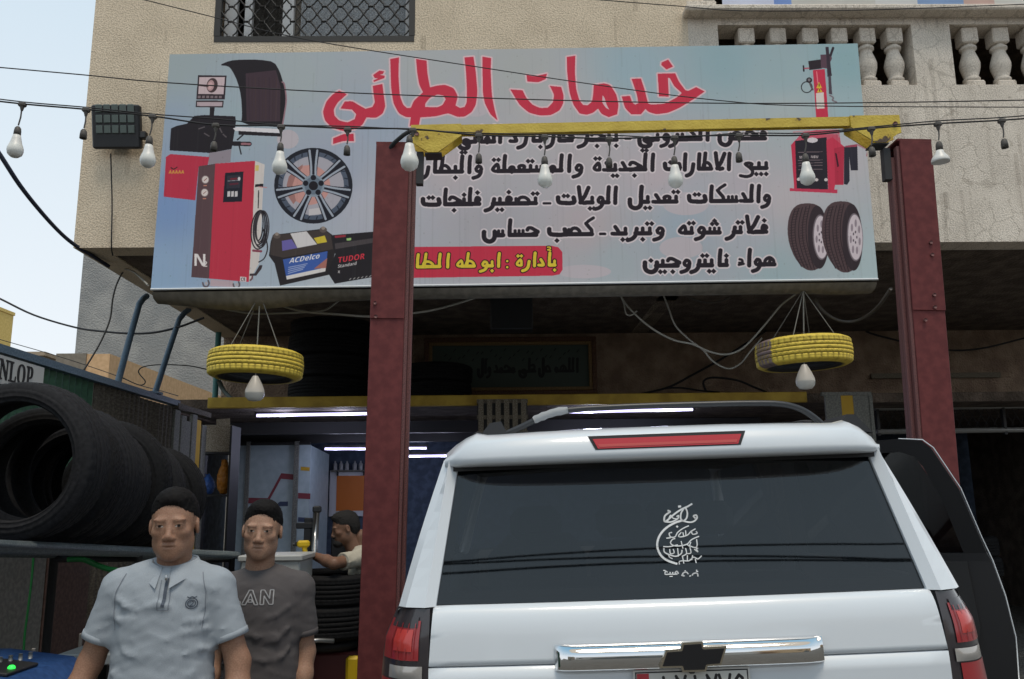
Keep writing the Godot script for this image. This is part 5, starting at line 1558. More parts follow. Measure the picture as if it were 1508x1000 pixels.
func build_lamps() -> void:
	var z := -3.6
	# twin festoon cables
	var a := [-60, 142, z, 33, 153, z, 127, 161, z, 225, 171, z, 318, 184, z, 414, 185, z, 512, 189, z, 608, 190, z, 705, 199, z, 802, 201, z, 897, 204, z, 993, 201, z, 1088, 199, z, 1186, 199, z, 1283, 189, z, 1381, 182, z, 1475, 177, z, 1570, 170, z]
	cable("main black cable of the bulb string crossing before the sign", M.wire, mixed(a, 4), 0.0038)
	var b := [-60, 138, z - 0.02, 33, 150, z, 127, 158, z, 225, 168, z, 318, 175, z - 0.02, 414, 184, z, 512, 186, z, 608, 191, z, 705, 196, z - 0.02, 802, 198, z, 897, 199, z - 0.02, 993, 203, z, 1088, 196, z - 0.02, 1186, 196, z, 1283, 187, z, 1381, 178, z, 1475, 173, z, 1570, 165, z]
	cable("second thinner cable twisted along the bulb string", M.wire, mixed(b, 4), 0.0028)
	# shared shapes
	var sk := T(true)
	lathe(sk, [Vector2(0, 0.022), Vector2(0.009, 0.022), Vector2(0.016, 0.012), Vector2(0.0185, -0.006), Vector2(0.019, -0.032), Vector2(0.0155, -0.032), Vector2(0.014, -0.02), Vector2(0, -0.02)], 14)
	sk.generate_normals()
	var socket: ArrayMesh = sk.commit()
	var bb := T(true)
	lathe(bb, [Vector2(0.0, 0.0), Vector2(0.02, 0.0), Vector2(0.024, -0.02), Vector2(0.031, -0.05), Vector2(0.036, -0.062)], 18)
	bb.generate_normals()
	var base: ArrayMesh = bb.commit()
	var gb := T(true)
	lathe(gb, [Vector2(0.036, -0.062), Vector2(0.041, -0.078), Vector2(0.042, -0.092), Vector2(0.037, -0.112), Vector2(0.022, -0.126), Vector2(0, -0.131)], 18)
	gb.generate_normals()
	var globe: ArrayMesh = gb.commit()
	var db := T(true)
	lathe(db, [Vector2(0.0, 0.0), Vector2(0.024, 0.0), Vector2(0.03, -0.02), Vector2(0.052, -0.05), Vector2(0.06, -0.07), Vector2(0.06, -0.085), Vector2(0.05, -0.083), Vector2(0.0, -0.078)], 20)
	db.generate_normals()
	var dome: ArrayMesh = db.commit()
	# hook px, py, socket px, py, 0 empty / 1 bulb / 2 dome
	var spots := [[33, 153, 26, 192, 1], [127, 161, 123, 196, 0], [225, 171, 220, 206, 1], [318, 184, 315, 214, 0], [414, 186, 413, 216, 1], [512, 190, 511, 220, 0], [608, 191, 603, 205, 1], [705, 199, 705, 232, 0], [802, 201, 802, 236, 1], [897, 204, 897, 238, 0], [993, 202, 993, 236, 1], [1088, 199, 1088, 230, 0], [1186, 199, 1186, 232, 1], [1283, 189, 1284, 222, 0], [1381, 182, 1383, 214, 2], [1475, 177, 1479, 210, 0]]
	for s in spots:
		var top := P(s[0], s[1], z)
		var bot := P(s[2], s[3], z)
		var kind: int = s[4]
		var o := thing("string_lamp" if kind > 0 else "empty_socket", "white light bulb dangling from the cable across the sign" if kind == 1 else ("flat-bottomed white dome lamp dangling beyond the right lift column" if kind == 2 else "dark empty lamp socket dangling from the bulb string"), "lamp" if kind > 0 else "socket", bot, "bulbs on the festoon string" if kind == 1 else ("" if kind == 2 else "empty sockets on the festoon string"))
		if s[0] == 608: o.set_meta("label", "white light bulb hanging close against top of left lift column")
		if kind == 1 and s[0] == 608: o.remove_meta("group")
		var tilt := Basis.from_euler(Vector3(rng.randf_range(-0.06, 0.06), 0, clampf((bot.x - top.x) * -1.2, -0.14, 0.14)))
		var bsz := 0.98 if s[0] == 608 else 0.82
		var cs := T()
		tube(cs, [top - bot, (top - bot) * 0.5 + Vector3(0.003, 0, 0), tilt * Vector3(0, 0.025, 0)], 0.0035, 5)
		obj("cord", cs, M.socket, o)
		var cl := T()
		box(cl, top - bot + Vector3(0, -0.004, 0), Vector3(0.034, 0.022, 0.026), Basis.IDENTITY, 0.006)
		tube(cl, [top - bot + Vector3(0, -0.012, 0), top - bot + Vector3(0, -0.034, 0)], [0.011, 0.005], 8)
		obj("clip", cl, M.socket, o)
		obj("socket", socket, M.socket, o).basis = tilt.scaled(Vector3.ONE * 0.82)
		if kind == 1:
			var ba := obj("bulb_base", base, M.bulb_base, o)
			ba.basis = tilt.scaled(Vector3.ONE * bsz); ba.position = tilt * Vector3(0, -0.026, 0)
			var ga := obj("bulb_globe", globe, M.bulb_globe, o)
			ga.basis = tilt.scaled(Vector3.ONE * bsz); ga.position = tilt * Vector3(0, -0.026, 0)
		elif kind == 2:
			var da := obj("dome", dome, M.bulb_base, o)
			da.basis = tilt.scaled(Vector3.ONE * 0.66); da.position = tilt * Vector3(0, -0.025, 0)

func loft(st: SurfaceTool, secs: Array, closed := false) -> void:
	for i in secs.size() - 1:
		var a: Array = secs[i]; var b: Array = secs[i + 1]
		var n := a.size()
		for k in (n if closed else n - 1):
			quad(st, a[k], b[k], b[(k + 1) % n], a[(k + 1) % n])

func sheet(st: SurfaceTool, f, u0: float, u1: float, nu: int, v0: float, v1: float, nv: int) -> void:
	# f(u, v) -> Vector3, u to the right, v up as seen from the front
	for i in nu:
		for j in nv:
			var a := lerpf(u0, u1, float(i) / nu); var b := lerpf(u0, u1, float(i + 1) / nu)
			var c := lerpf(v0, v1, float(j) / nv); var d := lerpf(v0, v1, float(j + 1) / nv)
			quad(st, f.call(a, c), f.call(b, c), f.call(b, d), f.call(a, d))

func car_materials() -> void:
	var w := mat("car_white", lin(0.65, 0.695, 0.74), 0.35)
	w.clearcoat_enabled = true
	w.clearcoat = 0.7
	w.clearcoat_roughness = 0.08
	mat("car_black", lin(0.01, 0.01, 0.012), 0.6)
	mat("car_trim", lin(0.02, 0.021, 0.024), 0.6)
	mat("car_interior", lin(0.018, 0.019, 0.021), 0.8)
	mat("car_seat", lin(0.05, 0.056, 0.064), 0.85)
	mat("chrome", lin(0.8, 0.81, 0.82), 0.06, 1.0)
	var g := mat("tinted_glass", Color(0.02, 0.034, 0.05, 0.78), 0.02)
	g.transparency = BaseMaterial3D.TRANSPARENCY_ALPHA
	g.metallic_specular = 0.62
	var g3 := mat("smoke_glass", Color(0.02, 0.022, 0.025, 0.88), 0.03)
	g3.transparency = BaseMaterial3D.TRANSPARENCY_ALPHA
	var g2 := mat("clear_glass", Color(0.6, 0.7, 0.72, 0.15), 0.02)
	g2.transparency = BaseMaterial3D.TRANSPARENCY_ALPHA
	var r := mat("red_lens", lin(0.30, 0.010, 0.014), 0.12)
	r.clearcoat_enabled = true
	var r2 := mat("red_lens_bright", lin(0.5, 0.03, 0.022), 0.15)
	r2.clearcoat_enabled = true
	mat("brake_red", lin(0.5, 0.035, 0.045), 0.25)
	var s := mat("smoke_lens", lin(0.02, 0.014, 0.018), 0.1)
	s.clearcoat_enabled = true
	mat("reverse_lens", lin(0.42, 0.4, 0.38), 0.15, 0.3)
	mat("decal_white", lin(0.66, 0.68, 0.7), 0.6)
	mat("plate_white", lin(0.55, 0.55, 0.53), 0.5)
	mat("tape_grey", lin(0.3, 0.31, 0.32), 0.7)
	mat("rack_black", lin(0.022, 0.024, 0.028), 0.38)
	mat("emblem_black", lin(0.012, 0.012, 0.014), 0.3)
	mat("emblem_rim", lin(0.5, 0.45, 0.36), 0.2, 0.9)

func build_car() -> void:
	car_materials()
	var o := thing("white_suv", "white sport utility car seen from behind, one side door standing open", "car", Vector3(0.628, 0.0, -2.82))
	o.rotation = Vector3(0, deg_to_rad(-1.6), 0.023)
	var xf := o.transform
	var V := func(x: float, y: float, d: float) -> Vector3: return Vector3(x, y, -d)
	# ---- lower body, both sides and nose
	for s: float in [-1.0, 1.0]:
		var st := T(true)
		var secs := []
		for e in [[0.15, 0.985, 1.262], [0.3, 1.0, 1.27], [0.8, 1.015, 1.275], [1.5, 1.02, 1.275], [3.0, 1.02, 1.27], [3.7, 1.015, 1.25], [4.3, 1.0, 1.2], [4.8, 0.93, 1.12], [5.02, 0.82, 1.02], [5.1, 0.6, 0.9]]:
			var hw: float = e[1]
			var row := [V.call(s * hw * 0.9, 0.36, e[0]), V.call(s * hw * 0.985, 0.5, e[0]), V.call(s * hw, 0.75, e[0]), V.call(s * hw, 1.0, e[0]), V.call(s * hw * 0.99, 1.15, e[0]), V.call(s * hw * 0.965, e[2] - 0.015, e[0]), V.call(s * hw * 0.94, e[2], e[0])]
			if s > 0: row.reverse()
			secs.append(row)
		loft(st, secs)
		obj("body_side", st, M.car_white, o)
	var hd := T(true)
	var hs := []
	for e in [[3.75, 0.955, 1.25], [4.3, 0.94, 1.2], [4.8, 0.874, 1.12], [5.02, 0.77, 1.02], [5.1, 0.56, 0.9], [5.12, 0.5, 0.4]]:
		hs.append([V.call(e[1], e[2], e[0]), V.call(e[1] * 0.5, e[2] + 0.03, e[0]), V.call(0, e[2] + 0.035, e[0]), V.call(-e[1] * 0.5, e[2] + 0.03, e[0]), V.call(-e[1], e[2], e[0])])
	loft(hd, hs)
	obj("hood", hd, M.car_white, o)
	bx("underbody", Vector3(0, 0.36, -2.6), Vector3(1.8, 0.16, 4.8), M.car_black, o)
	bx("cabin_floor", Vector3(0, 0.75, -2.0), Vector3(1.86, 0.1, 3.5), M.car_interior, o)
	bx("dashboard", Vector3(0, 1.1, -3.75), Vector3(1.8, 0.3, 0.4), M.car_interior, o, 0.05)
	# ---- tailgate: upper and lower skins with a gap between
	var td := func(x: float, y: float) -> float:
		var t := absf(x) / 0.84
		var d := 0.0 + 0.028 * t * t 
		if y > 1.08: d += 0.02 * (y - 1.08) / 0.18 + 0.03 * pow((y - 1.08) / 0.185, 6.0)
		return d
	var hwid := func(y: float) -> float: return lerpf(0.838, 0.822, clampf((y - 1.06) / 0.2, 0.0, 1.0))
	for k in 2:
		var ts := T(true)
		var y0: float = [1.0815, 0.62][k]; var y1: float = [1.262, 1.0765][k]
		sheet(ts, func(u: float, v: float) -> Vector3:
			var x: float = u * hwid.call(v)
			return Vector3(x, v, -td.call(x, v)), -1.0, 1.0, 24, y0, y1, 10)
		# returns into the gap and over the top
		sheet(ts, func(u: float, v: float) -> Vector3:
			var x: float = u * hwid.call(y1)
			return Vector3(x, y1 + (0.004 if k == 0 else 0.0) * v, -td.call(x, y1) - v * 0.04), -1.0, 1.0, 24, 0.0, 1.0, 1)
		sheet(ts, func(u: float, v: float) -> Vector3:
			var x: float = u * hwid.call(y0)
			return Vector3(x, y0, -td.call(x, y0) - (1.0 - v) * 0.04), -1.0, 1.0, 24, 0.0, 1.0, 1)
		for s: float in [-1.0, 1.0]:
			sheet(ts, func(u: float, v: float) -> Vector3:
				var x: float = s * hwid.call(v)
				return Vector3(x, v, -td.call(x, v) - (u if s > 0 else 1.0 - u) * 0.05), 0.0, 1.0, 1, y0, y1, 8)
		obj("tailgate_panel", ts, M.car_white, o)
	bx("tailgate_core", Vector3(0, 0.95, -0.12), Vector3(1.64, 0.58, 0.09), M.car_black, o)
	bx("rear_bumper", Vector3(0, 0.52, 0.0), Vector3(1.98, 0.26, 0.26), M.car_white, o, 0.06)
	# ---- rear glass
	var gd := func(x: float, y: float) -> float: return 0.058 + (y - 1.268) * 0.40 + 0.03 * pow(absf(x) / 0.8, 2.0)
	var ghw := func(y: float) -> float: return lerpf(0.822, 0.752, (y - 1.268) / 0.46)
	var gs := T(true)
	sheet(gs, func(u: float, v: float) -> Vector3:
		var x: float = u * ghw.call(v)
		return Vector3(x, v, -gd.call(x, v)), -1.0, 1.0, 16, 1.266, 1.75, 8)
	obj("rear_window", gs, M.tinted_glass, o)
	# black printed border of the glass, 4 mm inside
	for e in [[1.268, 1.305, -1.0, 1.0], [1.70, 1.75, -1.0, 1.0], [1.305, 1.70, -1.0, -0.95], [1.305, 1.70, 0.95, 1.0]]:
		var fs := T(true)
		sheet(fs, func(u: float, v: float) -> Vector3:
			var x: float = u * ghw.call(v)
			return Vector3(x, v, -gd.call(x, v) - 0.004), e[2], e[3], 12, e[0], e[1], 6)
		obj("glass_border", fs, M.car_black, o)
	# ---- rear pillars
	for s: float in [-1.0, 1.0]:
		var ps := T()
		var secs := []
		for i in 9:
			var t := i / 8.0
			var y := lerpf(1.262, 1.755, t)
			var gx: float = ghw.call(y); var g: float = gd.call(gx, y)
			var ox := lerpf(0.945, 0.80, t - 0.03 * sin(t * PI)) 
			var row := [Vector3(s * (gx - 0.012), y, -g - 0.02), Vector3(s * (gx - 0.008), y, -g + 0.012), Vector3(s * (gx + 0.026), y, -g + 0.036), Vector3(s * (ox - 0.028), y, -g + 0.0), Vector3(s * ox, y, -g - 0.04), Vector3(s * (ox + 0.003), y, -g - 0.14), Vector3(s * (ox + 0.003), y, -g - 0.22)]
			if s < 0: row.reverse()
			secs.append(row)
		# rows run round the pillar, sections run upward
		for i in 8:
			for k in 6:
				quad(ps, secs[i][k], secs[i][k + 1], secs[i + 1][k + 1], secs[i + 1][k]) if s > 0 else quad(ps, secs[i][k], secs[i][k + 1], secs[i + 1][k + 1], secs[i + 1][k])
		obj("rear_pillar", ps, M.car_white, o)
		# side glass, door pillars, roof side
		var sw := T()
		quad(sw, V.call(s * 0.955, 1.27, 0.3), V.call(s * 0.955, 1.27, 1.15), V.call(s * 0.79, 1.79, 1.05), V.call(s * 0.80, 1.77, 0.48))
		obj("side_window", sw, M.tinted_glass, o)
		if s < 0:
			for e in [[1.2, 2.0, 1.12, 1.95], [2.08, 3.2, 2.02, 2.85]]:
				var s2 := T()
				quad(s2, V.call(s * 0.955, 1.275, e[0]), V.call(s * 0.955, 1.275, e[1]), V.call(s * 0.77, 1.80, e[3]), V.call(s * 0.785, 1.80, e[2]))
				obj("side_window", s2, M.tinted_glass, o)
		else:
			var s2 := T()
			quad(s2, V.call(s * 0.955, 1.275, 2.08), V.call(s * 0.955, 1.275, 3.2), V.call(s * 0.77, 1.80, 2.85), V.call(s * 0.785, 1.80, 2.02))
			obj("side_window", s2, M.tinted_glass, o)
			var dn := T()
			box(dn, Vector3(1.021, 0.9, -1.62), Vector3(0.012, 0.74, 0.8))  # body side is uncut; a dark panel stands in for the shaded doorway
			obj("dark_doorway_panel", dn, M.car_interior, o)
		for e in [[1.1, 1.2, 1.04, 1.12], [2.0, 2.08, 1.95, 2.02]]:
			var s3 := T()
			quad(s3, V.call(s * 0.958, 1.27, e[0]), V.call(s * 0.958, 1.27, e[1]), V.call(s * 0.782, 1.82, e[3]), V.call(s * 0.782, 1.82, e[2]))
			obj("door_pillar", s3, M.car_black, o)
		var s4 := T(true)
		tube(s4, [V.call(s * 0.955, 1.26, 3.55), V.call(s * 0.86, 1.55, 3.2), V.call(s * 0.77, 1.80, 2.85)], 0.035, 8)
		obj("front_pillar", s4, M.car_white, o)
	# ---- roof
	var rf := T(true)
	var rs := []
	for e in [[0.26, 0.715, 1.828], [0.5, 0.735, 1.85], [1.0, 0.745, 1.866], [1.8, 0.745, 1.868], [2.5, 0.735, 1.856], [2.9, 0.71, 1.81]]:
		rs.append([V.call(e[1] + 0.05, e[2] - 0.075, e[0]), V.call(e[1] + 0.02, e[2] - 0.025, e[0]), V.call(e[1] - 0.06, e[2], e[0]), V.call(e[1] * 0.4, e[2] + 0.018, e[0]), V.call(-e[1] * 0.4, e[2] + 0.018, e[0]), V.call(-e[1] + 0.06, e[2], e[0]), V.call(-e[1] - 0.02, e[2] - 0.025, e[0]), V.call(-e[1] - 0.05, e[2] - 0.075, e[0])])
	loft(rf, rs)
	obj("roof", rf, M.car_white, o)
	var hl := T(true)
	var hls := []
	for e in [[0.24, 1.76], [1.0, 1.8], [2.7, 1.79]]: hls.append([V.call(-0.78, e[1] - 0.03, e[0]), V.call(0, e[1], e[0]), V.call(0.78, e[1] - 0.03, e[0])])
	loft(hl, hls)
	obj("headliner", hl, M.car_interior, o)
	var wsd := T(true)
	quad(wsd, V.call(0.9, 1.26, 3.55), V.call(-0.9, 1.26, 3.55), V.call(-0.74, 1.80, 2.88), V.call(0.74, 1.80, 2.88))
	obj("windshield", wsd, M.clear_glass, o)
	# ---- spoiler along the rear roof edge: sections across x
	var sp := T(true)
	var ss := []
	for i in 41:
		var x := lerpf(-0.792, 0.792, i / 40.0)
		var t := absf(x) / 0.792
		var drop := 0.012 * t * t + 0.055 * pow(t, 14.0)
		var fin := 0.016 * exp(-pow((t - 0.86) / 0.045, 2.0))
		var dd := 0.045 * t * t + 0.10 * pow(t, 12.0)
		var lowd := 0.006 * t * t - 0.0
		ss.append([V.call(x, 1.722 + lowd * 0.0, 0.27 + dd * 0.4), V.call(x, 1.724, 0.145 + dd), V.call(x, 1.733, 0.118 + dd), V.call(x, 1.755, 0.118 + dd), V.call(x, 1.812 - drop * 0.9, 0.132 + dd), V.call(x, 1.832 - drop + fin, 0.17 + dd), V.call(x, 1.848 - drop + fin, 0.26 + dd * 0.6), V.call(x, 1.862 - drop * 1.1, 0.46)])
	loft(sp, ss)
	obj("roof_spoiler", sp, M.car_white, o)
	bx("window_header", Vector3(0, 1.74, -0.29), Vector3(1.52, 0.06, 0.1), M.car_black, o)
	# high brake lamp: dark surround, red lens, brighter strip
	var fy := func(x: float, y: float) -> Vector3:
		var t := absf(x) / 0.792
		return Vector3(x, y, -(0.118 + 0.045 * t * t + (y - 1.755) * 0.245))
	for k in 3:
		var q := T()
		var a: float = [0.277, 0.266, 0.258][k]; var lo: float = [1.7625, 1.7665, 1.772][k]; var hi: float = [1.812, 1.801, 1.782][k]
		var off: float = [0.0015, 0.004, 0.0055][k]
		var n := 10
		for i in n:
			var u0 := -1.0 + 2.0 * i / n; var u1 := -1.0 + 2.0 * (i + 1) / n
			var P4 := []
			for e in [[u0, lo], [u1, lo], [u1, hi], [u0, hi]]:
				var w := lerpf(a - 0.024, a, (e[1] - 1.7625) / 0.05)
				P4.append(fy.call(e[0] * w, e[1]) + Vector3(0, 0, off))
			quad(q, P4[0], P4[1], P4[2], P4[3])
		obj(["brake_lamp_surround", "brake_lamp", "brake_lamp_strip"][k], q, [M.car_black, M.brake_red, M.red_lens_bright][k], o)
	# ---- tail lamps
	for s: float in [-1.0, 1.0]:
		var tl := Node3D.new()
		tl.name = "tail_lamp"
		o.add_child(tl, true)
		# surface: u 0 inner .. 1 outer, v height
		var edge_out := func(y: float) -> float:
			if y > 1.16: return lerpf(1.0, 0.957, (y - 1.16) / 0.098)
			return lerpf(1.035, 1.0, clampf((y - 0.8) / 0.36, 0.0, 1.0))
		var surf := func(u: float, y: float, off: float) -> Vector3:
			var xi := lerpf(0.846, 0.832, (y - 0.72) / 0.54)
			var x: float = lerpf(xi, edge_out.call(y), u)
			var d := 0.03 + 0.012 * u + 0.13 * pow(u, 3.0) + (0.03 * pow((y - 1.1) / 0.16, 2.0) if y > 1.1 else 0.0)
			return Vector3(s * x, y, -d + off)
		var patch := func(called: String, u0: float, u1: float, y0: float, y1: float, off: float, m: Material, bulge := 0.0) -> void:
			var p := T(true)
			var g := func(u: float, y: float) -> Vector3:
				var uu := u if s > 0 else u0 + u1 - u
				var bu := bulge * sin(PI * (uu - u0) / (u1 - u0)) * sin(PI * (y - y0) / (y1 - y0))
				return surf.call(uu, y, off + bu)
			sheet(p, g, u0, u1, 10, y0, y1, 12)
			obj(called, p, m, tl)
		patch.call("lamp_body", 0.0, 1.0, 0.72, 1.258, 0.0, M.smoke_lens)
		patch.call("red_lens", 0.2, 0.97, 1.1, 1.222, 0.004, M.red_lens)
		patch.call("brake_segment", 0.34, 0.74, 1.128, 1.195, 0.007, M.red_lens_bright, 0.004)
		patch.call("red_lens", 0.2, 0.98, 0.74, 1.038, 0.004, M.red_lens)
		patch.call("brake_segment", 0.32, 0.8, 0.8, 0.96, 0.007, M.red_lens_bright, 0.004)
		for uu in [0.3, 0.46, 0.62, 0.78]: patch.call("lens_rib", uu, uu + 0.02, 1.105, 1.215, 0.0085, M.red_lens)
		patch.call("red_lens_top", 0.26, 0.9, 1.2, 1.235, 0.0055, M.smoke_lens)
		patch.call("reverse_lamp", 0.12, 0.8, 1.043, 1.083, 0.006, M.reverse_lens, 0.006)
		var side := T(true)
		sheet(side, func(u: float, y: float) -> Vector3:
			var uu := u if s > 0 else 1.0 - u
			return surf.call(1.0, y, -uu * 0.12), 0.0, 1.0, 2, 0.72, 1.258, 8)
		obj("lamp_side", side, M.red_lens, tl)
		var topc := T()
		sheet(topc, func(u: float, w: float) -> Vector3:
			var uu := u if s > 0 else 1.0 - u
			return surf.call(uu, 1.258, -w * 0.1), 0.0, 1.0, 8, 0.0, 1.0, 1)
		obj("lamp_top", topc, M.car_black, tl)
	# ---- chrome bar with emblem
	var cb := T(true)
	var cs := []
	for i in 33:
		var u := -1.0 + i / 16.0
		var x := u * 0.428
		var e := 1.0 - pow(absf(u), 24.0) * 0.75
		var b := -td.call(x, 1.08) as float
		cs.append([Vector3(x, 1.060, b + 0.002), Vector3(x, 1.062, b + 0.03 * e), Vector3(x, 1.068, b + 0.036 * e), Vector3(x, 1.108, b + 0.034 * e), Vector3(x, 1.116, b + 0.031 * e), Vector3(x, 1.133, b + 0.016 * e), Vector3(x, 1.138, b - 0.002)])
	loft(cb, cs)
	for e in [cs[0], cs[32]]:
		for i in range(1, 6): tri(cb, e[0], e[i], e[i + 1])
	obj("chrome_bar", cb, M.chrome, o)
	var bow := [565, 375, 600, 295, 673, 293, 683, 265, 782, 263, 785, 289, 898, 288, 862, 374, 796, 376, 787, 399, 674, 397, 670, 377]
	for k in 2:
		var poly := PackedVector2Array()
		for i in range(0, bow.size(), 2):
			var p := Vector2((bow[i] - 731.0) * 0.000648, (330.0 - bow[i + 1] + (bow[i] - 731.0) * 0.01) * 0.00066)
			poly.append(p)
		if k == 1: poly = Geometry2D.offset_polygon(poly, -0.0062)[0]
		var es := T()
		prism(es, poly, 0.047 + k * 0.0022, 0.03, func(p: Vector2, z: float) -> Vector3: return Vector3(p.x + 0.004, p.y + 1.098, z))
		obj("emblem_rim" if k == 0 else "emblem_face", es, M.emblem_rim if k == 0 else M.emblem_black, o)
	# ---- number plate, recessed below the bar
	cv = Image.create(1024, 320, false, Image.FORMAT_RGB8)
	cv.fill(lin(0.52, 0.52, 0.49))
	cv_f = func(px: float, py: float) -> Vector2: return Vector2(px, py)
	cv_k = 1.0
	raw_fill([PackedVector2Array([Vector2(14, 14), Vector2(124, 14), Vector2(124, 306), Vector2(14, 306)])], lin(0.42, 0.04, 0.05))
	var ink := lin(0.012, 0.012, 0.014)
	raw_stroke(PackedVector2Array([Vector2(5, 5), Vector2(1019, 5), Vector2(1019, 315), Vector2(5, 315)]), 12, ink, true)
	for e in [[255, [0, 50, 18, 250]], [400, [-30, 45, 0, 95, 40, 90, 55, 45]], [400, [-25, 60, -10, 250]], [540, [0, 50, 18, 250]], [680, [-30, 45, 0, 95, 40, 90, 55, 45]], [680, [-25, 60, -10, 250]], [810, [-50, 45, 0, 250, 50, 45]], [940, [30, 110, -10, 120, -30, 85, 0, 50, 30, 75, 34, 250]]]:
		var l := []
		for i in range(0, e[1].size(), 2): l.append(Vector2(e[0] + e[1][i], e[1][i + 1]))
		raw_stroke(PackedVector2Array(l), 26, ink)
	for e in [[60, 60], [60, 120], [64, 200]]: raw_stroke(PackedVector2Array([Vector2(e[0] - 22, e[1]), Vector2(e[0] + 22, e[1] + 6)]), 8, ink)
	var pm := mat("plate_print", Color.WHITE, 0.45)
	pm.albedo_texture = ImageTexture.create_from_image(cv)
	var pl := Node3D.new()
	pl.name = "number_plate"
	o.add_child(pl)
	pl.position = Vector3(0.0, 0.995, 0.012)
	bx("plate", Vector3.ZERO, Vector3(0.37, 0.125, 0.008), M.plate_white, pl, 0.002)
	var pf := T()
	for e in [[-1, 1], [1, -1], [-1, -1], [-1, 1], [1, 1], [1, -1]]:
		pf.set_uv(Vector2((e[0] + 1) / 2.0, (1 - e[1]) / 2.0))
		pf.add_vertex(Vector3(e[0] * 0.178, e[1] * 0.057, 0.0052))
	obj("plate_print", pf, pm, pl)
	bx("camera_pod", Vector3(0.0, 1.052, 0.016), Vector3(0.02, 0.016, 0.03), M.car_black, o, 0.004)
	# ---- roof rack hoop
	var ck := func(px: float, py: float, d: float) -> Vector3:
		# the ray of the pixel met with the car's own plane at depth d
		var dir := cam_b * Vector3((px - 754.0) / F, (500.0 - py) / F, -1.0)
		var n := xf.basis.z
		var c := xf * Vector3(0, 0, -d)
		return xf.affine_inverse() * (EYE + dir * ((c - EYE).dot(n) / dir.dot(n)))
	var hp := T(true)
	var hoop := []
	for e in [[742, 640], [765, 630], [790, 618], [815, 609], [850, 603], [920, 599], [1010, 596], [1100, 594], [1150, 595], [1180, 603], [1202, 617], [1215, 630]]: hoop.append(ck.call(e[0], e[1], 0.62))
	tube(hp, curve(hoop, 4), 0.0125, 10)
	obj("rack_crossbar", hp, M.rack_black, o)
	var tp := T(true)
	tube(tp, curve([ck.call(786, 619, 0.616), ck.call(800, 613, 0.614), ck.call(818, 607, 0.614), ck.call(836, 604, 0.616)], 3), [0.014, 0.017, 0.015, 0.018, 0.015, 0.017, 0.016, 0.018, 0.015, 0.014], 9)
	obj("tape_wrap", tp, M.tape_grey, o)
	for e in [[[703, 645, 722, 625, 738, 622, 752, 644], 0], [[1226, 628, 1240, 612, 1252, 612, 1278, 634], 1]]:
		var fp := T()
		var poly := PackedVector2Array()
		for i in range(0, 8, 2):
			var c3: Vector3 = ck.call(e[0][i], e[0][i + 1], 0.55)
			poly.append(Vector2(c3.x, c3.y - (0.012 if i in [0, 6] else 0.0)))
		prism(fp, poly, -0.5, -0.75)
		obj("rack_foot", fp, M.car_trim, o)
	for s: float in [-1.0, 1.0]:
		var rr := T(true)
		tube(rr, curve([V.call(s * 0.70, 1.87, 0.66), V.call(s * 0.69, 1.888, 0.9), V.call(s * 0.69, 1.89, 1.8), V.call(s * 0.69, 1.86, 2.5)], 5), 0.012, 8)
		obj("roof_rail", rr, M.rack_black, o)
	bx("roof_seal", Vector3(0, 1.873, -0.9), Vector3(1.3, 0.012, 0.5), M.car_trim, o)
	# ---- open rear door on the far side
	var dr := Node3D.new()
	dr.name = "open_door"
	o.add_child(dr)
	dr.position = Vector3(1.0, 0, -2.02)
	dr.rotation.y = deg_to_rad(62)
	# door plane: local x runs from hinge along the closed door towards the rear (+z of car) -> build in x,y then turn
	var skin := PackedVector2Array([Vector2(0, 0.46), Vector2(0.8, 0.46), Vector2(0.99, 0.62), Vector2(1.005, 0.85), Vector2(0.985, 1.05), Vector2(0.95, 1.22), Vector2(0.915, 1.33), Vector2(0.86, 1.58), Vector2(0.75, 1.79), Vector2(0.71, 1.83), Vector2(0.6, 1.845), Vector2(0.0, 1.83)])
	var hole := PackedVector2Array([Vector2(0.06, 1.258), Vector2(0.84, 1.258), Vector2(0.78, 1.52), Vector2(0.67, 1.75), Vector2(0.6, 1.78), Vector2(0.07, 1.77)])
	var turn := func(p: Vector2, z: float) -> Vector3:
		# outer side is +x of the closed door, the door runs towards +z (rear)
		var lean := 0.0 if p.y < 1.25 else (p.y - 1.25) * 0.3
		return Vector3(z - lean, p.y, p.x)
	for k in 2:
		var ds := T()
		var z0: float = [0.035, 0.03][k]; var z1: float = [0.031, -0.05][k]
		var lowp := PackedVector2Array()
		for p in skin:
			if p.y <= 1.27: lowp.append(p)
		lowp.append(Vector2(0.933, 1.262)); lowp.append(Vector2(0.0, 1.262))
		prism(ds, lowp, z0, z1, turn)
		# frame round the glass as strips
		var ring := [Vector2(0.0, 1.262), Vector2(0.0, 1.83), Vector2(0.6, 1.845), Vector2(0.71, 1.83), Vector2(0.75, 1.79), Vector2(0.85, 1.58), Vector2(0.933, 1.262)]
		var inn := [Vector2(0.07, 1.262), Vector2(0.07, 1.77), Vector2(0.6, 1.78), Vector2(0.67, 1.75), Vector2(0.7, 1.7), Vector2(0.77, 1.52), Vector2(0.83, 1.262)]
		for i in 6: prism(ds, PackedVector2Array([ring[i], ring[i + 1], inn[i + 1], inn[i]]), z0, z1, turn)
		obj(["outer_skin", "inner_frame"][k], ds, [M.car_white, M.car_black][k], dr)
	var dg := T()
	prism(dg, hole, 0.004, -0.002, turn)
	obj("door_glass", dg, M.smoke_glass, dr)
	var tr := T()
	prism(tr, PackedVector2Array([Vector2(0.06, 0.55), Vector2(0.8, 0.6), Vector2(0.86, 0.9), Vector2(0.84, 1.22), Vector2(0.06, 1.22)]), -0.05, -0.075, turn)
	obj("trim_panel", tr, M.car_interior, dr)
	var ar := T()
	prism(ar, PackedVector2Array([Vector2(0.12, 0.92), Vector2(0.7, 0.95), Vector2(0.7, 1.02), Vector2(0.12, 1.0)]), -0.075, -0.12, turn)
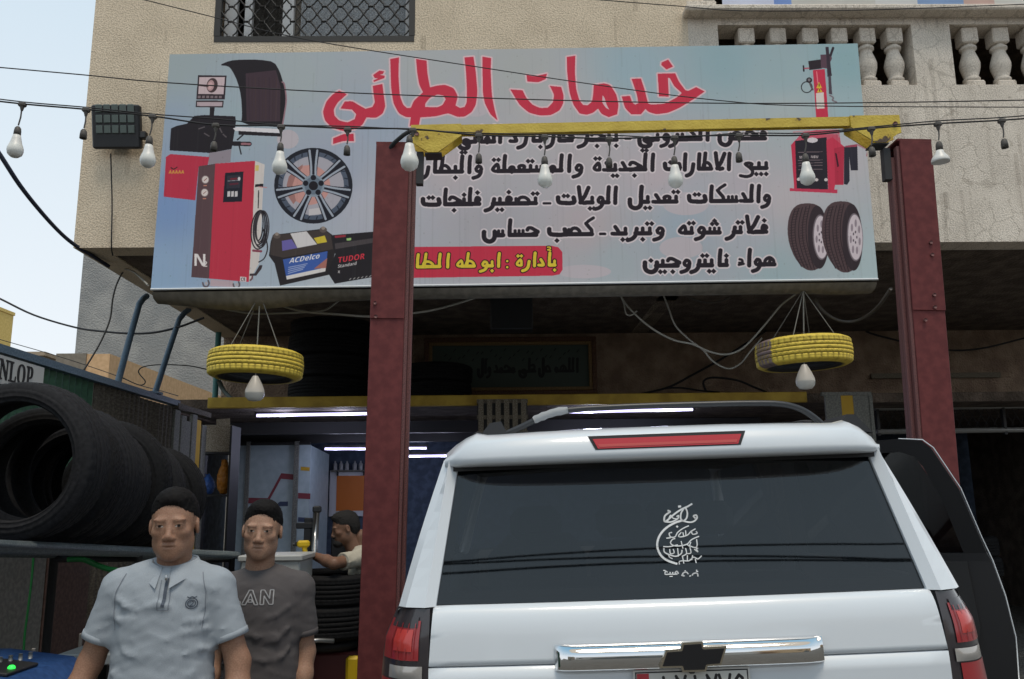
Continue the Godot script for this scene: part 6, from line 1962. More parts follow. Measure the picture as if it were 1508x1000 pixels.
	obj("armrest", ar, M.car_trim, dr)
	var dh := T(true)
	tube(dh, [turn.call(Vector2(0.2, 1.12), -0.08), turn.call(Vector2(0.22, 1.12), -0.1), turn.call(Vector2(0.32, 1.12), -0.1), turn.call(Vector2(0.34, 1.12), -0.08)], 0.01, 8)
	obj("inner_handle", dh, M.chrome, dr)
	var sl := T(true)
	tube(sl, [turn.call(Vector2(0.91, 1.24), -0.03), turn.call(Vector2(0.93, 1.05), -0.03), turn.call(Vector2(0.925, 0.85), -0.03), turn.call(Vector2(0.89, 0.64), -0.03)], 0.014, 8)
	obj("door_seal", sl, M.car_trim, dr)
	# white edge of the outer skin, folded round the free side
	var we := T(true)
	tube(we, [turn.call(Vector2(0.6, 1.85), 0.034), turn.call(Vector2(0.712, 1.838), 0.034), turn.call(Vector2(0.757, 1.795), 0.034), turn.call(Vector2(0.856, 1.585), 0.034), turn.call(Vector2(0.92, 1.335), 0.034), turn.call(Vector2(0.954, 1.222), 0.034), turn.call(Vector2(0.989, 1.05), 0.034), turn.call(Vector2(1.009, 0.85), 0.034), turn.call(Vector2(0.994, 0.62), 0.034)], 0.0032, 6)
	obj("skin_edge", we, M.car_white, dr)
	# ---- seats seen through the glass
	for e in [[-0.42, 2.9, 1], [0.42, 2.9, 1], [-0.45, 1.75, 0], [0.45, 1.75, 0], [0.0, 1.75, 2], [-0.42, 0.75, 0], [0.42, 0.75, 0]]:
		var sn := Node3D.new()
		sn.name = "seat"
		o.add_child(sn, true)
		sn.position = Vector3(e[0], 0.8, -e[1])
		var low: float = 0.42 if e[1] < 1.0 else 0.52
		bx("backrest", Vector3(0, low / 2 + 0.06, 0.0), Vector3(0.52 if e[2] != 2 else 0.34, low, 0.14), M.car_seat, sn, 0.06, Basis.from_euler(Vector3(-0.15, 0, 0)))
		bx("cushion", Vector3(0, 0.05, -0.3), Vector3(0.52 if e[2] != 2 else 0.34, 0.14, 0.5), M.car_seat, sn, 0.05)
		bx("headrest", Vector3(0, low + 0.16, 0.06), Vector3(0.27, 0.17, 0.1), M.car_seat, sn, 0.045)
	# ---- wheels
	for e in [[-0.88, 1.05], [0.88, 1.05], [-0.88, 4.05], [0.88, 4.05]]:
		var w := Node3D.new()
		w.name = "wheel"
		o.add_child(w, true)
		w.position = Vector3(e[0], 0.4, -e[1])
		w.rotation.z = PI / 2
		var ty := obj("tyre", tire_black, M.rubber_clean, w)
		ty.scale = Vector3(0.8, 0.85, 0.8)
		var rm := T(true)
		lathe(rm, [Vector2(0, 0.05), Vector2(0.05, 0.06), Vector2(0.2, 0.03), Vector2(0.235, 0.09), Vector2(0.245, 0.1), Vector2(0.245, -0.1), Vector2(0.2, -0.03), Vector2(0, -0.05)], 28)
		obj("rim", rm, M.steel, w)
	# ---- white calligraphy decal on the glass, pen strokes 3 mm proud of it
	var gp := func(px: float, py: float) -> Vector3:
		var dir := cam_b * Vector3((px - 754.0) / F, (500.0 - py) / F, -1.0)
		var a := xf.affine_inverse() * EYE
		var b := (xf.basis.inverse() * dir)
		var t := 2.0
		for i in 30:
			var q := a + b * t
			t += (-(gd.call(q.x, q.y) as float) - q.z) / b.z * 0.9
		return a + b * t + Vector3(0, 0.0012, 0.003)
	var dc := T()
	var kz := 7.69
	var pen := func(a: Array, w: float) -> void:
		var l := []
		for i in range(0, a.size(), 2): l.append(Vector2(960 + a[i] / kz, 730 + a[i + 1] / kz))
		if l.size() > 2: l = curve(l, 4)
		for i in l.size() - 1:
			var p: Vector2 = l[i]; var q: Vector2 = l[i + 1]
			var n := (q - p).orthogonal().normalized() * w / kz / 2
			var t := (q - p).normalized() * w / kz * 0.2
			quad(dc, gp.call(p.x + n.x - t.x, p.y + n.y - t.y), gp.call(q.x + n.x + t.x, q.y + n.y + t.y), gp.call(q.x - n.x + t.x, q.y - n.y + t.y), gp.call(p.x - n.x - t.x, p.y - n.y - t.y))
	for e in [[[452, 97, 400, 128, 330, 160, 250, 215, 170, 285, 140, 290, 145, 235, 185, 200, 205, 185, 180, 172], 20], [[300, 128, 325, 125], 24], [[150, 300, 220, 300, 290, 265, 300, 230, 280, 240], 16], [[180, 290, 210, 225, 240, 260, 290, 265], 12],
		[[385, 150, 400, 200, 390, 260, 350, 290, 325, 260, 330, 200, 360, 150], 18], [[350, 290, 430, 305, 480, 290, 510, 255, 500, 225, 470, 235, 490, 258], 18], [[280, 350, 290, 358], 20],
		[[345, 285, 260, 310, 160, 370, 90, 450, 60, 540, 70, 620, 110, 690, 180, 740, 282, 775], 24],
		[[415, 345, 350, 375, 290, 420, 260, 470, 210, 470, 195, 430, 225, 420], 13], [[165, 485, 210, 480], 12], [[490, 380, 440, 410, 400, 450, 330, 470, 300, 460, 330, 420], 13], [[445, 400, 460, 440, 510, 430, 500, 410], 12], [[350, 420, 360, 470], 11], [[380, 400, 385, 460], 11],
		[[530, 465, 450, 500, 400, 550, 330, 570, 250, 570, 210, 540, 230, 500, 260, 490], 13], [[505, 500, 510, 570, 480, 590, 400, 560], 12], [[440, 530, 420, 580], 11], [[330, 520, 350, 600], 11], [[130, 580, 200, 580, 290, 560], 12], [[135, 600, 140, 640, 190, 670, 270, 690, 330, 660, 340, 620], 14],
		[[200, 610, 210, 660, 250, 650, 240, 610], 12], [[290, 600, 300, 690], 11], [[380, 600, 390, 660, 340, 690], 12], [[430, 590, 440, 650, 400, 660], 12], [[480, 610, 520, 640, 500, 600, 520, 600], 12],
		[[560, 685, 520, 720, 470, 700, 420, 740, 350, 740, 310, 750, 310, 780], 12], [[345, 690, 360, 770], 11], [[400, 680, 400, 740], 11], [[460, 680, 450, 730], 11], [[490, 720, 500, 765], 11], [[230, 715, 200, 700, 180, 660], 11]]:
		pen.call(e[0], e[1])
	# lower word in heavy pen strokes
	for e in [[[520, 915, 515, 890, 500, 880, 470, 885, 455, 905], 15], [[500, 860, 520, 862], 12], [[505, 845, 505, 850], 12], [[440, 910, 425, 915], 12], [[410, 890, 390, 870, 360, 875, 345, 895, 365, 912, 335, 905], 14], [[375, 852, 376, 857], 14], [[300, 885, 280, 860, 262, 880, 285, 893, 240, 893, 200, 893, 150, 893, 155, 860, 175, 870], 14], [[235, 893, 235, 870], 13], [[205, 893, 205, 870], 13], [[130, 850, 150, 852], 12], [[200, 918, 232, 918], 11]]:
		pen.call(e[0], e[1])
	var dm := obj("window_decal", dc, M.decal_white, o)
	dm.set_meta("label", "white Arabic calligraphy decal on the rear window")

# ---------- blended bodies: tapered capsules and ellipsoids on a grid, meshed as surface nets
# prims: [a, b, ra, rb, k, (squash z)] capsule; ["e", centre, radii, k, sign] ellipsoid (sign -1 carves); cuts: [point, normal, reach]
func blend_mesh(prims: Array, cuts: Array, cell: float, folds := 0.0, fold_seed := 1, grain := 26.0) -> ArrayMesh:
	var lo := Vector3.ONE * 1e9; var hi := Vector3.ONE * -1e9
	for p: Array in prims:
		if p[0] is String:
			if p[4] < 0: continue
			lo = lo.min(p[1] - p[2]); hi = hi.max(p[1] + p[2])
		else:
			var r := Vector3.ONE * maxf(p[2], p[3])
			lo = lo.min(p[0] - r).min(p[1] - r); hi = hi.max(p[0] + r).max(p[1] + r)
	lo -= Vector3.ONE * cell * 3.0; hi += Vector3.ONE * cell * 3.0
	var nx := int((hi.x - lo.x) / cell) + 1; var ny := int((hi.y - lo.y) / cell) + 1; var nz := int((hi.z - lo.z) / cell) + 1
	var f := PackedFloat32Array()
	f.resize(nx * ny * nz)
	f.fill(1.0)
	for p: Array in prims:
		var ell: bool = p[0] is String
		var k: float = p[3] if ell else p[4]
		var sg: float = p[4] if ell else 1.0
		var a: Vector3; var b: Vector3; var pad := k + cell * 2.5
		if ell:
			a = p[1] - p[2]; b = p[1] + p[2]
		else:
			var r := Vector3.ONE * maxf(p[2], p[3])
			a = (p[0] - r).min(p[1] - r); b = (p[0] + r).max(p[1] + r)
		var x0 := clampi(int((a.x - pad - lo.x) / cell), 0, nx - 1); var x1 := clampi(int((b.x + pad - lo.x) / cell) + 1, 0, nx - 1)
		var y0 := clampi(int((a.y - pad - lo.y) / cell), 0, ny - 1); var y1 := clampi(int((b.y + pad - lo.y) / cell) + 1, 0, ny - 1)
		var z0 := clampi(int((a.z - pad - lo.z) / cell), 0, nz - 1); var z1 := clampi(int((b.z + pad - lo.z) / cell) + 1, 0, nz - 1)
		var A := Vector3.ZERO; var ba := Vector3.ZERO; var ra := 0.0; var rb := 0.0; var inv := 0.0; var rad := Vector3.ONE; var rmin := 1.0; var cutp := Vector3.ZERO; var cutn := Vector3.ZERO; var has_cut := false
		if ell:
			A = p[1]; rad = p[2]; rmin = minf(rad.x, minf(rad.y, rad.z))
		else:
			A = p[0]; ba = p[1] - p[0]; ra = p[2]; rb = p[3]; inv = 1.0 / maxf(ba.length_squared(), 1e-9)
			if p.size() > 5: cutp = p[5]; cutn = p[6]; has_cut = true
		for z in range(z0, z1 + 1):
			for y in range(y0, y1 + 1):
				var row := (z * ny + y) * nx
				for x in range(x0, x1 + 1):
					var q := Vector3(lo.x + x * cell, lo.y + y * cell, lo.z + z * cell) - A
					var d: float
					if ell:
						var s := q / rad
						var l := s.length()
						d = l * (l - 1.0) / maxf((s / rad).length(), 1e-6)
					else:
						var h := clampf(q.dot(ba) * inv, 0.0, 1.0)
						var w := q - ba * h
						d = w.length() - (ra + (rb - ra) * h)
						if has_cut: d = maxf(d, (q + A - cutp).dot(cutn))
					var i := row + x
					var o := f[i]
					if sg > 0:
						var h2 := clampf(0.5 + 0.5 * (o - d) / k, 0.0, 1.0)
						f[i] = o + (d - o) * h2 - k * h2 * (1.0 - h2)
					else:
						var h3 := clampf(0.5 - 0.5 * (o + d) / k, 0.0, 1.0)
						f[i] = o + (-d - o) * h3 + k * h3 * (1.0 - h3)
	if folds > 0.0:
		var nn := noise(1.0, 2, FastNoiseLite.TYPE_SIMPLEX_SMOOTH, fold_seed)
		for z in nz:
			for y in ny:
				for x in nx:
					var i := (z * ny + y) * nx + x
					if absf(f[i]) < 0.03:
						var q := Vector3(lo.x + x * cell, lo.y + y * cell, lo.z + z * cell)
						var sdx := -1.0 if q.x < 0.0 else 1.0
						var v := nn.get_noise_3d(q.x * grain * 0.1, (q.y + q.x * sdx * 0.35) * grain * 0.55, q.z * grain * 0.12)
						var v2 := nn.get_noise_3d(q.x * grain * 0.3 + 9.0, (q.y - q.x * sdx * 0.6) * grain * 0.4, q.z * grain * 0.2 + 5.0)
						f[i] -= folds * (pow(1.0 - absf(v), 5.0) + 0.7 * pow(1.0 - absf(v2), 6.0) - 0.5)
	for c: Array in cuts:
		var pt: Vector3 = c[0]; var n: Vector3 = c[1]; var reach: float = c[2]
		for z in nz:
			for y in ny:
				for x in nx:
					var q := Vector3(lo.x + x * cell, lo.y + y * cell, lo.z + z * cell) - pt
					if q.length_squared() < reach * reach:
						var i := (z * ny + y) * nx + x
						f[i] = maxf(f[i], q.dot(n))
	# surface nets
	var idx := PackedInt32Array()
	idx.resize(nx * ny * nz)
	idx.fill(-1)
	var verts := PackedVector3Array()
	var sx := 1; var sy := nx; var sz := nx * ny
	var off := [0, sx, sy, sx + sy, sz, sx + sz, sy + sz, sx + sy + sz]
	var cor := [Vector3(0, 0, 0), Vector3(1, 0, 0), Vector3(0, 1, 0), Vector3(1, 1, 0), Vector3(0, 0, 1), Vector3(1, 0, 1), Vector3(0, 1, 1), Vector3(1, 1, 1)]
	var edges := [[0, 1], [2, 3], [4, 5], [6, 7], [0, 2], [1, 3], [4, 6], [5, 7], [0, 4], [1, 5], [2, 6], [3, 7]]
	for z in nz - 1:
		for y in ny - 1:
			for x in nx - 1:
				var i := (z * ny + y) * nx + x
				var v := f[i]
				if absf(v) > cell * 3.0: continue
				var s0 := v < 0.0
				if (f[i + sx] < 0.0) == s0 and (f[i + sy] < 0.0) == s0 and (f[i + sx + sy] < 0.0) == s0 and (f[i + sz] < 0.0) == s0 and (f[i + sx + sz] < 0.0) == s0 and (f[i + sy + sz] < 0.0) == s0 and (f[i + sx + sy + sz] < 0.0) == s0: continue
				var acc := Vector3.ZERO; var n := 0
				for e in edges:
					var va: float = f[i + off[e[0]]]; var vb: float = f[i + off[e[1]]]
					if (va < 0.0) != (vb < 0.0):
						acc += (cor[e[0]] as Vector3).lerp(cor[e[1]], va / (va - vb)); n += 1
				idx[i] = verts.size()
				verts.append(lo + (Vector3(x, y, z) + acc / n) * cell)
	var tris := PackedInt32Array()
	for z in range(1, nz - 1):
		for y in range(1, ny - 1):
			for x in range(1, nx - 1):
				var i := (z * ny + y) * nx + x
				var v := f[i]
				if absf(v) > cell * 3.0: continue
				for ax in 3:
					var s: int = [sx, sy, sz][ax]
					if (v < 0.0) == (f[i + s] < 0.0): continue
					var u: int = [sy, sz, sx][ax]; var w: int = [sz, sx, sy][ax]
					var a := idx[i]; var b := idx[i - u]; var c := idx[i - u - w]; var d := idx[i - w]
					if a < 0 or b < 0 or c < 0 or d < 0: continue
					if v < 0.0: tris.append_array(PackedInt32Array([a, b, c, a, c, d]))
					else: tris.append_array(PackedInt32Array([a, c, b, a, d, c]))
	var nrm := PackedVector3Array()
	nrm.resize(verts.size())
	for t in range(0, tris.size(), 3):
		var n := (verts[tris[t + 2]] - verts[tris[t]]).cross(verts[tris[t + 1]] - verts[tris[t]])
		for j in 3: nrm[tris[t + j]] += n
	for j in nrm.size(): nrm[j] = nrm[j].normalized()
	var arr := []
	arr.resize(Mesh.ARRAY_MAX)
	arr[Mesh.ARRAY_VERTEX] = verts; arr[Mesh.ARRAY_NORMAL] = nrm; arr[Mesh.ARRAY_INDEX] = tris
	var m := ArrayMesh.new()
	m.add_surface_from_arrays(Mesh.PRIMITIVE_TRIANGLES, arr)
	return m

var head_mesh: ArrayMesh
var hand_mesh: ArrayMesh

# head 0.235 high, chin at y 0, facing +z
func make_head() -> void:
	var e := func(x: float, y: float, z: float, rx: float, ry: float, rz: float, k: float, s := 1.0) -> Array: return ["e", Vector3(x, y, z), Vector3(rx, ry, rz), k, s]
	var p := [e.call(0, 0.148, -0.012, 0.074, 0.088, 0.093, 0.02), e.call(0, 0.092, 0.026, 0.058, 0.078, 0.062, 0.03), e.call(0, 0.036, 0.046, 0.044, 0.036, 0.042, 0.03), e.call(0, 0.017, 0.066, 0.021, 0.016, 0.017, 0.02)]
	for s: float in [-1.0, 1.0]:
		p.append(e.call(s * 0.047, 0.055, 0.01, 0.018, 0.03, 0.035, 0.025))
		p.append(e.call(s * 0.042, 0.094, 0.056, 0.02, 0.015, 0.02, 0.022))
		p.append(e.call(s * 0.031, 0.121, 0.097, 0.019, 0.011, 0.015, 0.014, -1.0))
		p.append(e.call(s * 0.031, 0.117, 0.073, 0.015, 0.012, 0.0135, 0.01))
		p.append(e.call(s * 0.03, 0.137, 0.078, 0.024, 0.007, 0.01, 0.014))
		p.append(e.call(s * 0.013, 0.076, 0.092, 0.009, 0.008, 0.011, 0.006))
		p.append(e.call(s * 0.077, 0.108, -0.01, 0.008, 0.028, 0.017, 0.006))
		p.append(e.call(s * 0.083, 0.11, -0.014, 0.004, 0.017, 0.009, 0.004, -1.0))
	p.append([Vector3(0, 0.122, 0.082), Vector3(0, 0.083, 0.1015), 0.0065, 0.0112, 0.014])
	p.append(e.call(0, 0.054, 0.083, 0.024, 0.0065, 0.011, 0.006)); p.append(e.call(0, 0.041, 0.081, 0.02, 0.007, 0.011, 0.006)); p.append(e.call(0, 0.0475, 0.096, 0.025, 0.0022, 0.01, 0.003, -1.0))
	p.append([Vector3(0, 0.05, -0.02), Vector3(0, -0.06, -0.03), 0.056, 0.06, 0.03])
	head_mesh = blend_mesh(p, [], 0.0042)

# relaxed right hand, wrist at the origin, fingers down -y, palm facing -x, thumb forward +z
func make_hand() -> void:
	var p := [[Vector3(0, 0.02, 0), Vector3(0, -0.03, 0.0), 0.026, 0.028, 0.012], [Vector3(0, -0.035, 0.018), Vector3(-0.004, -0.085, 0.026), 0.016, 0.013, 0.014], [Vector3(0, -0.035, -0.012), Vector3(-0.004, -0.083, -0.022), 0.016, 0.012, 0.014], [Vector3(0, -0.04, 0.003), Vector3(-0.004, -0.088, 0.003), 0.015, 0.013, 0.014]]
	var i := 0
	for e in [[0.027, 0.07], [0.0095, 0.078], [-0.008, 0.072], [-0.025, 0.057]]:
		var z: float = e[0]; var l: float = e[1]
		var a := Vector3(-0.004, -0.086 + (0.004 if i == 3 else 0.0), z)
		var b := a + Vector3(-l * 0.16, -l * 0.44, z * 0.06)
		var c := b + Vector3(-l * 0.22, -l * 0.26, 0)
		var d := c + Vector3(-l * 0.22, -l * 0.12, 0)
		p.append([a, b, 0.0095, 0.0085, 0.004]); p.append([b, c, 0.0085, 0.0078, 0.003]); p.append([c, d, 0.0078, 0.007, 0.003])
		i += 1
	p.append([Vector3(-0.004, -0.022, 0.024), Vector3(-0.016, -0.052, 0.045), 0.014, 0.011, 0.01]); p.append([Vector3(-0.016, -0.052, 0.045), Vector3(-0.022, -0.088, 0.05), 0.0105, 0.0085, 0.004])
	hand_mesh = blend_mesh(p, [], 0.004)

func person(label: String, at: Vector3, turn: float, J: Dictionary, shirt: Material, pants: Material, skin: Material, hair: Material, folds: float, seed_: int, hair_kind := 0) -> Node3D:
	var o := thing("person", label, "person", at)
	o.rotation.y = turn
	# --- skin: neck, arms, ankles in one field, then head and hands joined on
	var w: float = J.w      # body width factor
	var prims := [[J.neck + Vector3(0, -0.06, -0.015), J.neck + Vector3(0, 0.05, 0.0), 0.06 * w, 0.054 * w, 0.03]]
	for s in ["l", "r"]:
		var sh: Vector3 = J["sh" + s]; var el: Vector3 = J["el" + s]; var wr: Vector3 = J["wr" + s]
		prims.append([sh, el, 0.05 * w, 0.04 * w, 0.02]); prims.append([el, el.lerp(wr, 0.35), 0.04 * w, 0.041 * w, 0.02]); prims.append([el.lerp(wr, 0.35), wr, 0.041 * w, 0.027 * w, 0.02])
	prims.append([J.neck + Vector3(0, -0.08, 0), J.shl, 0.05 * w, 0.045 * w, 0.04]); prims.append([J.neck + Vector3(0, -0.08, 0), J.shr, 0.05 * w, 0.045 * w, 0.04])
	var st := SurfaceTool.new()
	st.begin(Mesh.PRIMITIVE_TRIANGLES)
	st.append_from(blend_mesh(prims, [], 0.011), 0, Transform3D.IDENTITY)
	var hb: Basis = Basis.from_euler(J.look) * Basis.from_scale(Vector3.ONE * J.head)
	var ht := Transform3D(hb, J.chin)
	st.append_from(head_mesh, 0, ht)
	for s in ["l", "r"]:
		var wr: Vector3 = J["wr" + s]; var el: Vector3 = J["el" + s]
		var dn := (el - wr).normalized()
		var fw := (Vector3(0, 0, 1) - dn * dn.z).normalized()
		if absf(dn.z) > 0.9: fw = (Vector3(0, 1, 0) - dn * dn.y).normalized()
		var sd := dn.cross(fw).normalized()
		var b := Basis(sd, dn, fw)
		if s == "l": b = Basis(-sd, dn, fw)
		if J.has("hand" + s): b = J["hand" + s]
		st.append_from(hand_mesh, 0, Transform3D(b * Basis.from_scale(Vector3.ONE * w), wr))
	obj("body", st.commit(), skin, o)
	# --- shirt
	var c: Vector3 = J.chest; var h: Vector3 = J.hip
	var sp := [["e", c, Vector3(0.172, 0.17, 0.115) * w, 0.05, 1.0], ["e", c.lerp(h, 0.55), Vector3(0.168 * J.belly, 0.2, 0.122 * J.belly) * w, 0.07, 1.0], ["e", h + Vector3(0, 0.02, 0), Vector3(0.168 * J.belly, 0.16, 0.115 * J.belly) * w, 0.06, 1.0],
		[J.neck + Vector3(0, -0.055, -0.02), J.shl + Vector3(0, 0.012, -0.005), 0.062 * w, 0.058 * w, 0.05], [J.neck + Vector3(0, -0.055, -0.02), J.shr + Vector3(0, 0.012, -0.005), 0.062 * w, 0.058 * w, 0.05]]
	var cuts := []
	for s in ["l", "r"]:
		var sh: Vector3 = J["sh" + s]; var el: Vector3 = J["el" + s]
		var d := (el - sh).normalized()
		sp.append([sh, sh + (el - sh) * 1.0, 0.06 * w, 0.062 * w, 0.03, sh + (el - sh) * J.sleeve, d])
	cuts.append([J.neck + Vector3(0, 0.0, 0.015), (Vector3(0, 1, 0.35)).normalized(), 0.11])
	cuts.append([h + Vector3(0, -0.1, 0), Vector3(0, -1, 0), 0.4])
	if J.has("creases"):
		for cr: Array in J.creases:
			var last := Vector3.ZERO
			for i in range(0, cr.size() - 1, 2):
				var x: float = cr[i]; var y: float = cr[i + 1]
				var zf := 0.112 * w * sqrt(maxf(0.0, 1.0 - pow((x - c.x) / (0.172 * w), 2.0))) + 0.004
				var q := Vector3(x, y, zf)
				if i > 0: sp.append([last, q, 0.0075, 0.006, 0.012])
				last = q
	var sm := blend_mesh(sp, cuts, 0.009, folds, seed_)
	obj("shirt", sm, shirt, o)
	for s in ["l", "r"]:
		var sh: Vector3 = J["sh" + s]; var el: Vector3 = J["el" + s]
		var d := (el - sh).normalized()
		var u := d.cross(Vector3(0, 0, 1)).normalized(); var v := d.cross(u)
		var hem := T(true)
		var hp0: Vector3 = sh + (el - sh) * J.sleeve
		var rr: float = lerpf(0.06, 0.062, J.sleeve) * w
		var pvh := []
		for i in 33:
			var a := TAU * i / 32.0
			var q := u * cos(a) + v * sin(a)
			var row := [hp0 + q * (rr - 0.001) - d * 0.02, hp0 + q * (rr + 0.0012) - d * 0.019, hp0 + q * (rr + 0.0012) + d * 0.001, hp0 + q * (rr - 0.006) + d * 0.001]
			if pvh:
				for jj in 3: quad(hem, pvh[jj], row[jj], row[jj + 1], pvh[jj + 1])
			pvh = row
		obj("sleeve_hem", hem, shirt, o)
	o.set_meta("label", label)
	# --- trousers and shoes
	var pp := [["e", h + Vector3(0, -0.02, 0), Vector3(0.165, 0.13, 0.115) * w, 0.05, 1.0]]
	for s: float in [-1.0, 1.0]:
		var hp := h + Vector3(s * 0.085 * w, -0.06, 0); var kn := Vector3(s * 0.1 + (h.x) * 0.4, 0.48, h.z * 0.5 + 0.02); var an := Vector3(s * 0.11, 0.09, 0)
		pp.append([hp, kn, 0.092 * w, 0.07 * w, 0.04]); pp.append([kn, an, 0.07 * w, 0.058 * w, 0.04])
	obj("trousers", blend_mesh(pp, [[Vector3(0, 0.06, 0), Vector3(0, -1, 0), 0.4]], 0.014, 0.006, seed_ + 5), pants, o)
	for s: float in [-1.0, 1.0]:
		var ss := T(true)
		obj("shoe", blend_mesh([[Vector3(s * 0.11, 0.042, -0.05), Vector3(s * 0.125, 0.034, 0.15), 0.043, 0.034, 0.02]], [[Vector3(s * 0.11, 0.002, 0.05), Vector3(0, -1, 0), 0.3]], 0.009), M.shoe, o)
	# --- hair and eyes, in head space
	var e := func(x: float, y: float, z: float, rx: float, ry: float, rz: float, k: float, s := 1.0) -> Array: return ["e", Vector3(x, y, z), Vector3(rx, ry, rz), k, s]
	var hp2 := [e.call(0, 0.162, -0.018, 0.0775, 0.081, 0.096, 0.02), e.call(0, 0.12, -0.048, 0.074, 0.08, 0.068, 0.02), e.call(0.006, 0.208, 0.032, 0.05, 0.03, 0.048, 0.03), e.call(0, 0.1, 0.105, 0.085, 0.094, 0.072, 0.016, -1.0), e.call(0.1, 0.08, 0.0, 0.05, 0.06, 0.05, 0.01, -1.0), e.call(-0.1, 0.08, 0.0, 0.05, 0.06, 0.05, 0.01, -1.0)]
	pass
	if hair_kind == 2:
		hp2.append(e.call(0, 0.02, 0.07, 0.045, 0.03, 0.04, 0.012)); hp2.append(e.call(0, 0.066, 0.09, 0.03, 0.006, 0.012, 0.01)); hp2.append(e.call(0, 0.05, 0.12, 0.026, 0.012, 0.04, 0.006, -1.0))
	var cap := blend_mesh(hp2, [], 0.0045, 0.003, seed_ + 9, 200.0)
	var hs := T()
	var ar := cap.surface_get_arrays(0)
	var hv: PackedVector3Array = ar[Mesh.ARRAY_VERTEX]; var hn: PackedVector3Array = ar[Mesh.ARRAY_NORMAL]; var hi: PackedInt32Array = ar[Mesh.ARRAY_INDEX]
	var hr2 := RandomNumberGenerator.new()
	hr2.seed = seed_
	for i in 5200:
		var j := hr2.randi_range(0, hi.size() / 3 - 1) * 3
		var p := (hv[hi[j]] + hv[hi[j + 1]] + hv[hi[j + 2]]) / 3.0
		var n := hn[hi[j]]
		var d := (n * 0.35 + Vector3(hr2.randf_range(-0.4, 0.4), -0.75, 0.25 if p.z > 0.02 else -0.25) + Vector3(p.x * 3.0, 0, 0)).normalized()
		var sd2 := d.cross(n).normalized() * 0.0009
		var le := hr2.randf_range(0.006, 0.013)
		tri(hs, p - sd2, p + sd2, p + d * le + n * 0.001)
	hs.generate_normals()
	var hm := obj("hair", cap, hair, o)
	var hk := obj("hair_strands", hs.commit(), hair, o)
	hk.set_meta("kind", "stuff")
	hk.transform = ht
	hm.transform = ht
	var hmesh := head_mesh.generate_triangle_mesh()
	var press := func(called: String, pts: Array, m: Material, lift: float) -> void:
		# flat shape laid on the head from the front
		var poly := PackedVector2Array()
		for i in range(0, pts.size(), 2): poly.append(Vector2(pts[i], pts[i + 1]))
		var ix := Geometry2D.triangulate_polygon(poly)
		var on := []
		for p in poly:
			var hit := hmesh.intersect_ray(Vector3(p.x, p.y, 0.3), Vector3(0, 0, -1))
			on.append((hit.position if not hit.is_empty() else Vector3(p.x, p.y, 0.08)) + Vector3(0, 0, lift))
		var q := T()
		for i in range(0, ix.size(), 3): tri(q, on[ix[i]], on[ix[i + 1]], on[ix[i + 2]])
		obj(called, q, m, o).transform = ht
	for s: float in [-1.0, 1.0]:
		press.call("eye", [s * 0.0185, 0.1155, s * 0.024, 0.1195, s * 0.032, 0.1212, s * 0.04, 0.1192, s * 0.0445, 0.1165, s * 0.038, 0.1138, s * 0.03, 0.1128, s * 0.023, 0.1138], M.eye_white, 0.0006)
		press.call("iris", [s * 0.0265, 0.117, s * 0.0285, 0.1206, s * 0.0325, 0.121, s * 0.036, 0.1195, s * 0.0368, 0.1165, s * 0.0345, 0.1135, s * 0.0305, 0.1128, s * 0.0275, 0.114], M.eye_dark, 0.0012)
		press.call("lash", [s * 0.017, 0.1165, s * 0.024, 0.1212, s * 0.032, 0.1228, s * 0.041, 0.1205, s * 0.047, 0.116, s * 0.04, 0.1192, s * 0.032, 0.1208, s * 0.0245, 0.1193], M.eye_dark, 0.0015)
		press.call("eyebrow", [s * 0.012, 0.1345, s * 0.016, 0.139, s * 0.03, 0.1425, s * 0.043, 0.141, s * 0.052, 0.1345, s * 0.042, 0.1368, s * 0.029, 0.138, s * 0.018, 0.135], hair, 0.001)
	press.call("lips", [-0.024, 0.0475, -0.012, 0.054, -0.004, 0.0558, 0.0, 0.0548, 0.004, 0.0558, 0.012, 0.054, 0.024, 0.0475, 0.014, 0.0405, 0.0, 0.038, -0.014, 0.0405], M.lip, 0.0005)
	o.set_meta("shirt_mesh", sm)
	return o

# strokes pressed onto a cloth mesh: rays from the front, in the person's own x,y
func print_on(o: Node3D, called: String, lines: Array, w: float, m: Material) -> void:
	var tmesh: TriangleMesh = (o.get_meta("shirt_mesh") as ArrayMesh).generate_triangle_mesh()
	var st := T()
	for l: Array in lines:
		var prev := Vector3.ZERO; var has := false
		for i in range(0, l.size() - 2, 2):
			var a := Vector2(l[i], l[i + 1]); var b := Vector2(l[i + 2], l[i + 3])
			var n := maxi(1, int(a.distance_to(b) / 0.008))
			for k in n + 1:
				var q := a.lerp(b, float(k) / n)
				var hit := tmesh.intersect_ray(Vector3(q.x, q.y, 0.6), Vector3(0, 0, -1))
				if hit.is_empty(): has = false; continue
				var p: Vector3 = hit.position + Vector3(0, 0, 0.003)
				if has and k > 0:
					var d := (p - prev).normalized()
					var s := d.cross(Vector3(0, 0, 1)).normalized() * w / 2
					quad(st, prev - s, p - s, p + s, prev + s)
				prev = p; has = true
	obj(called, st, m, o)

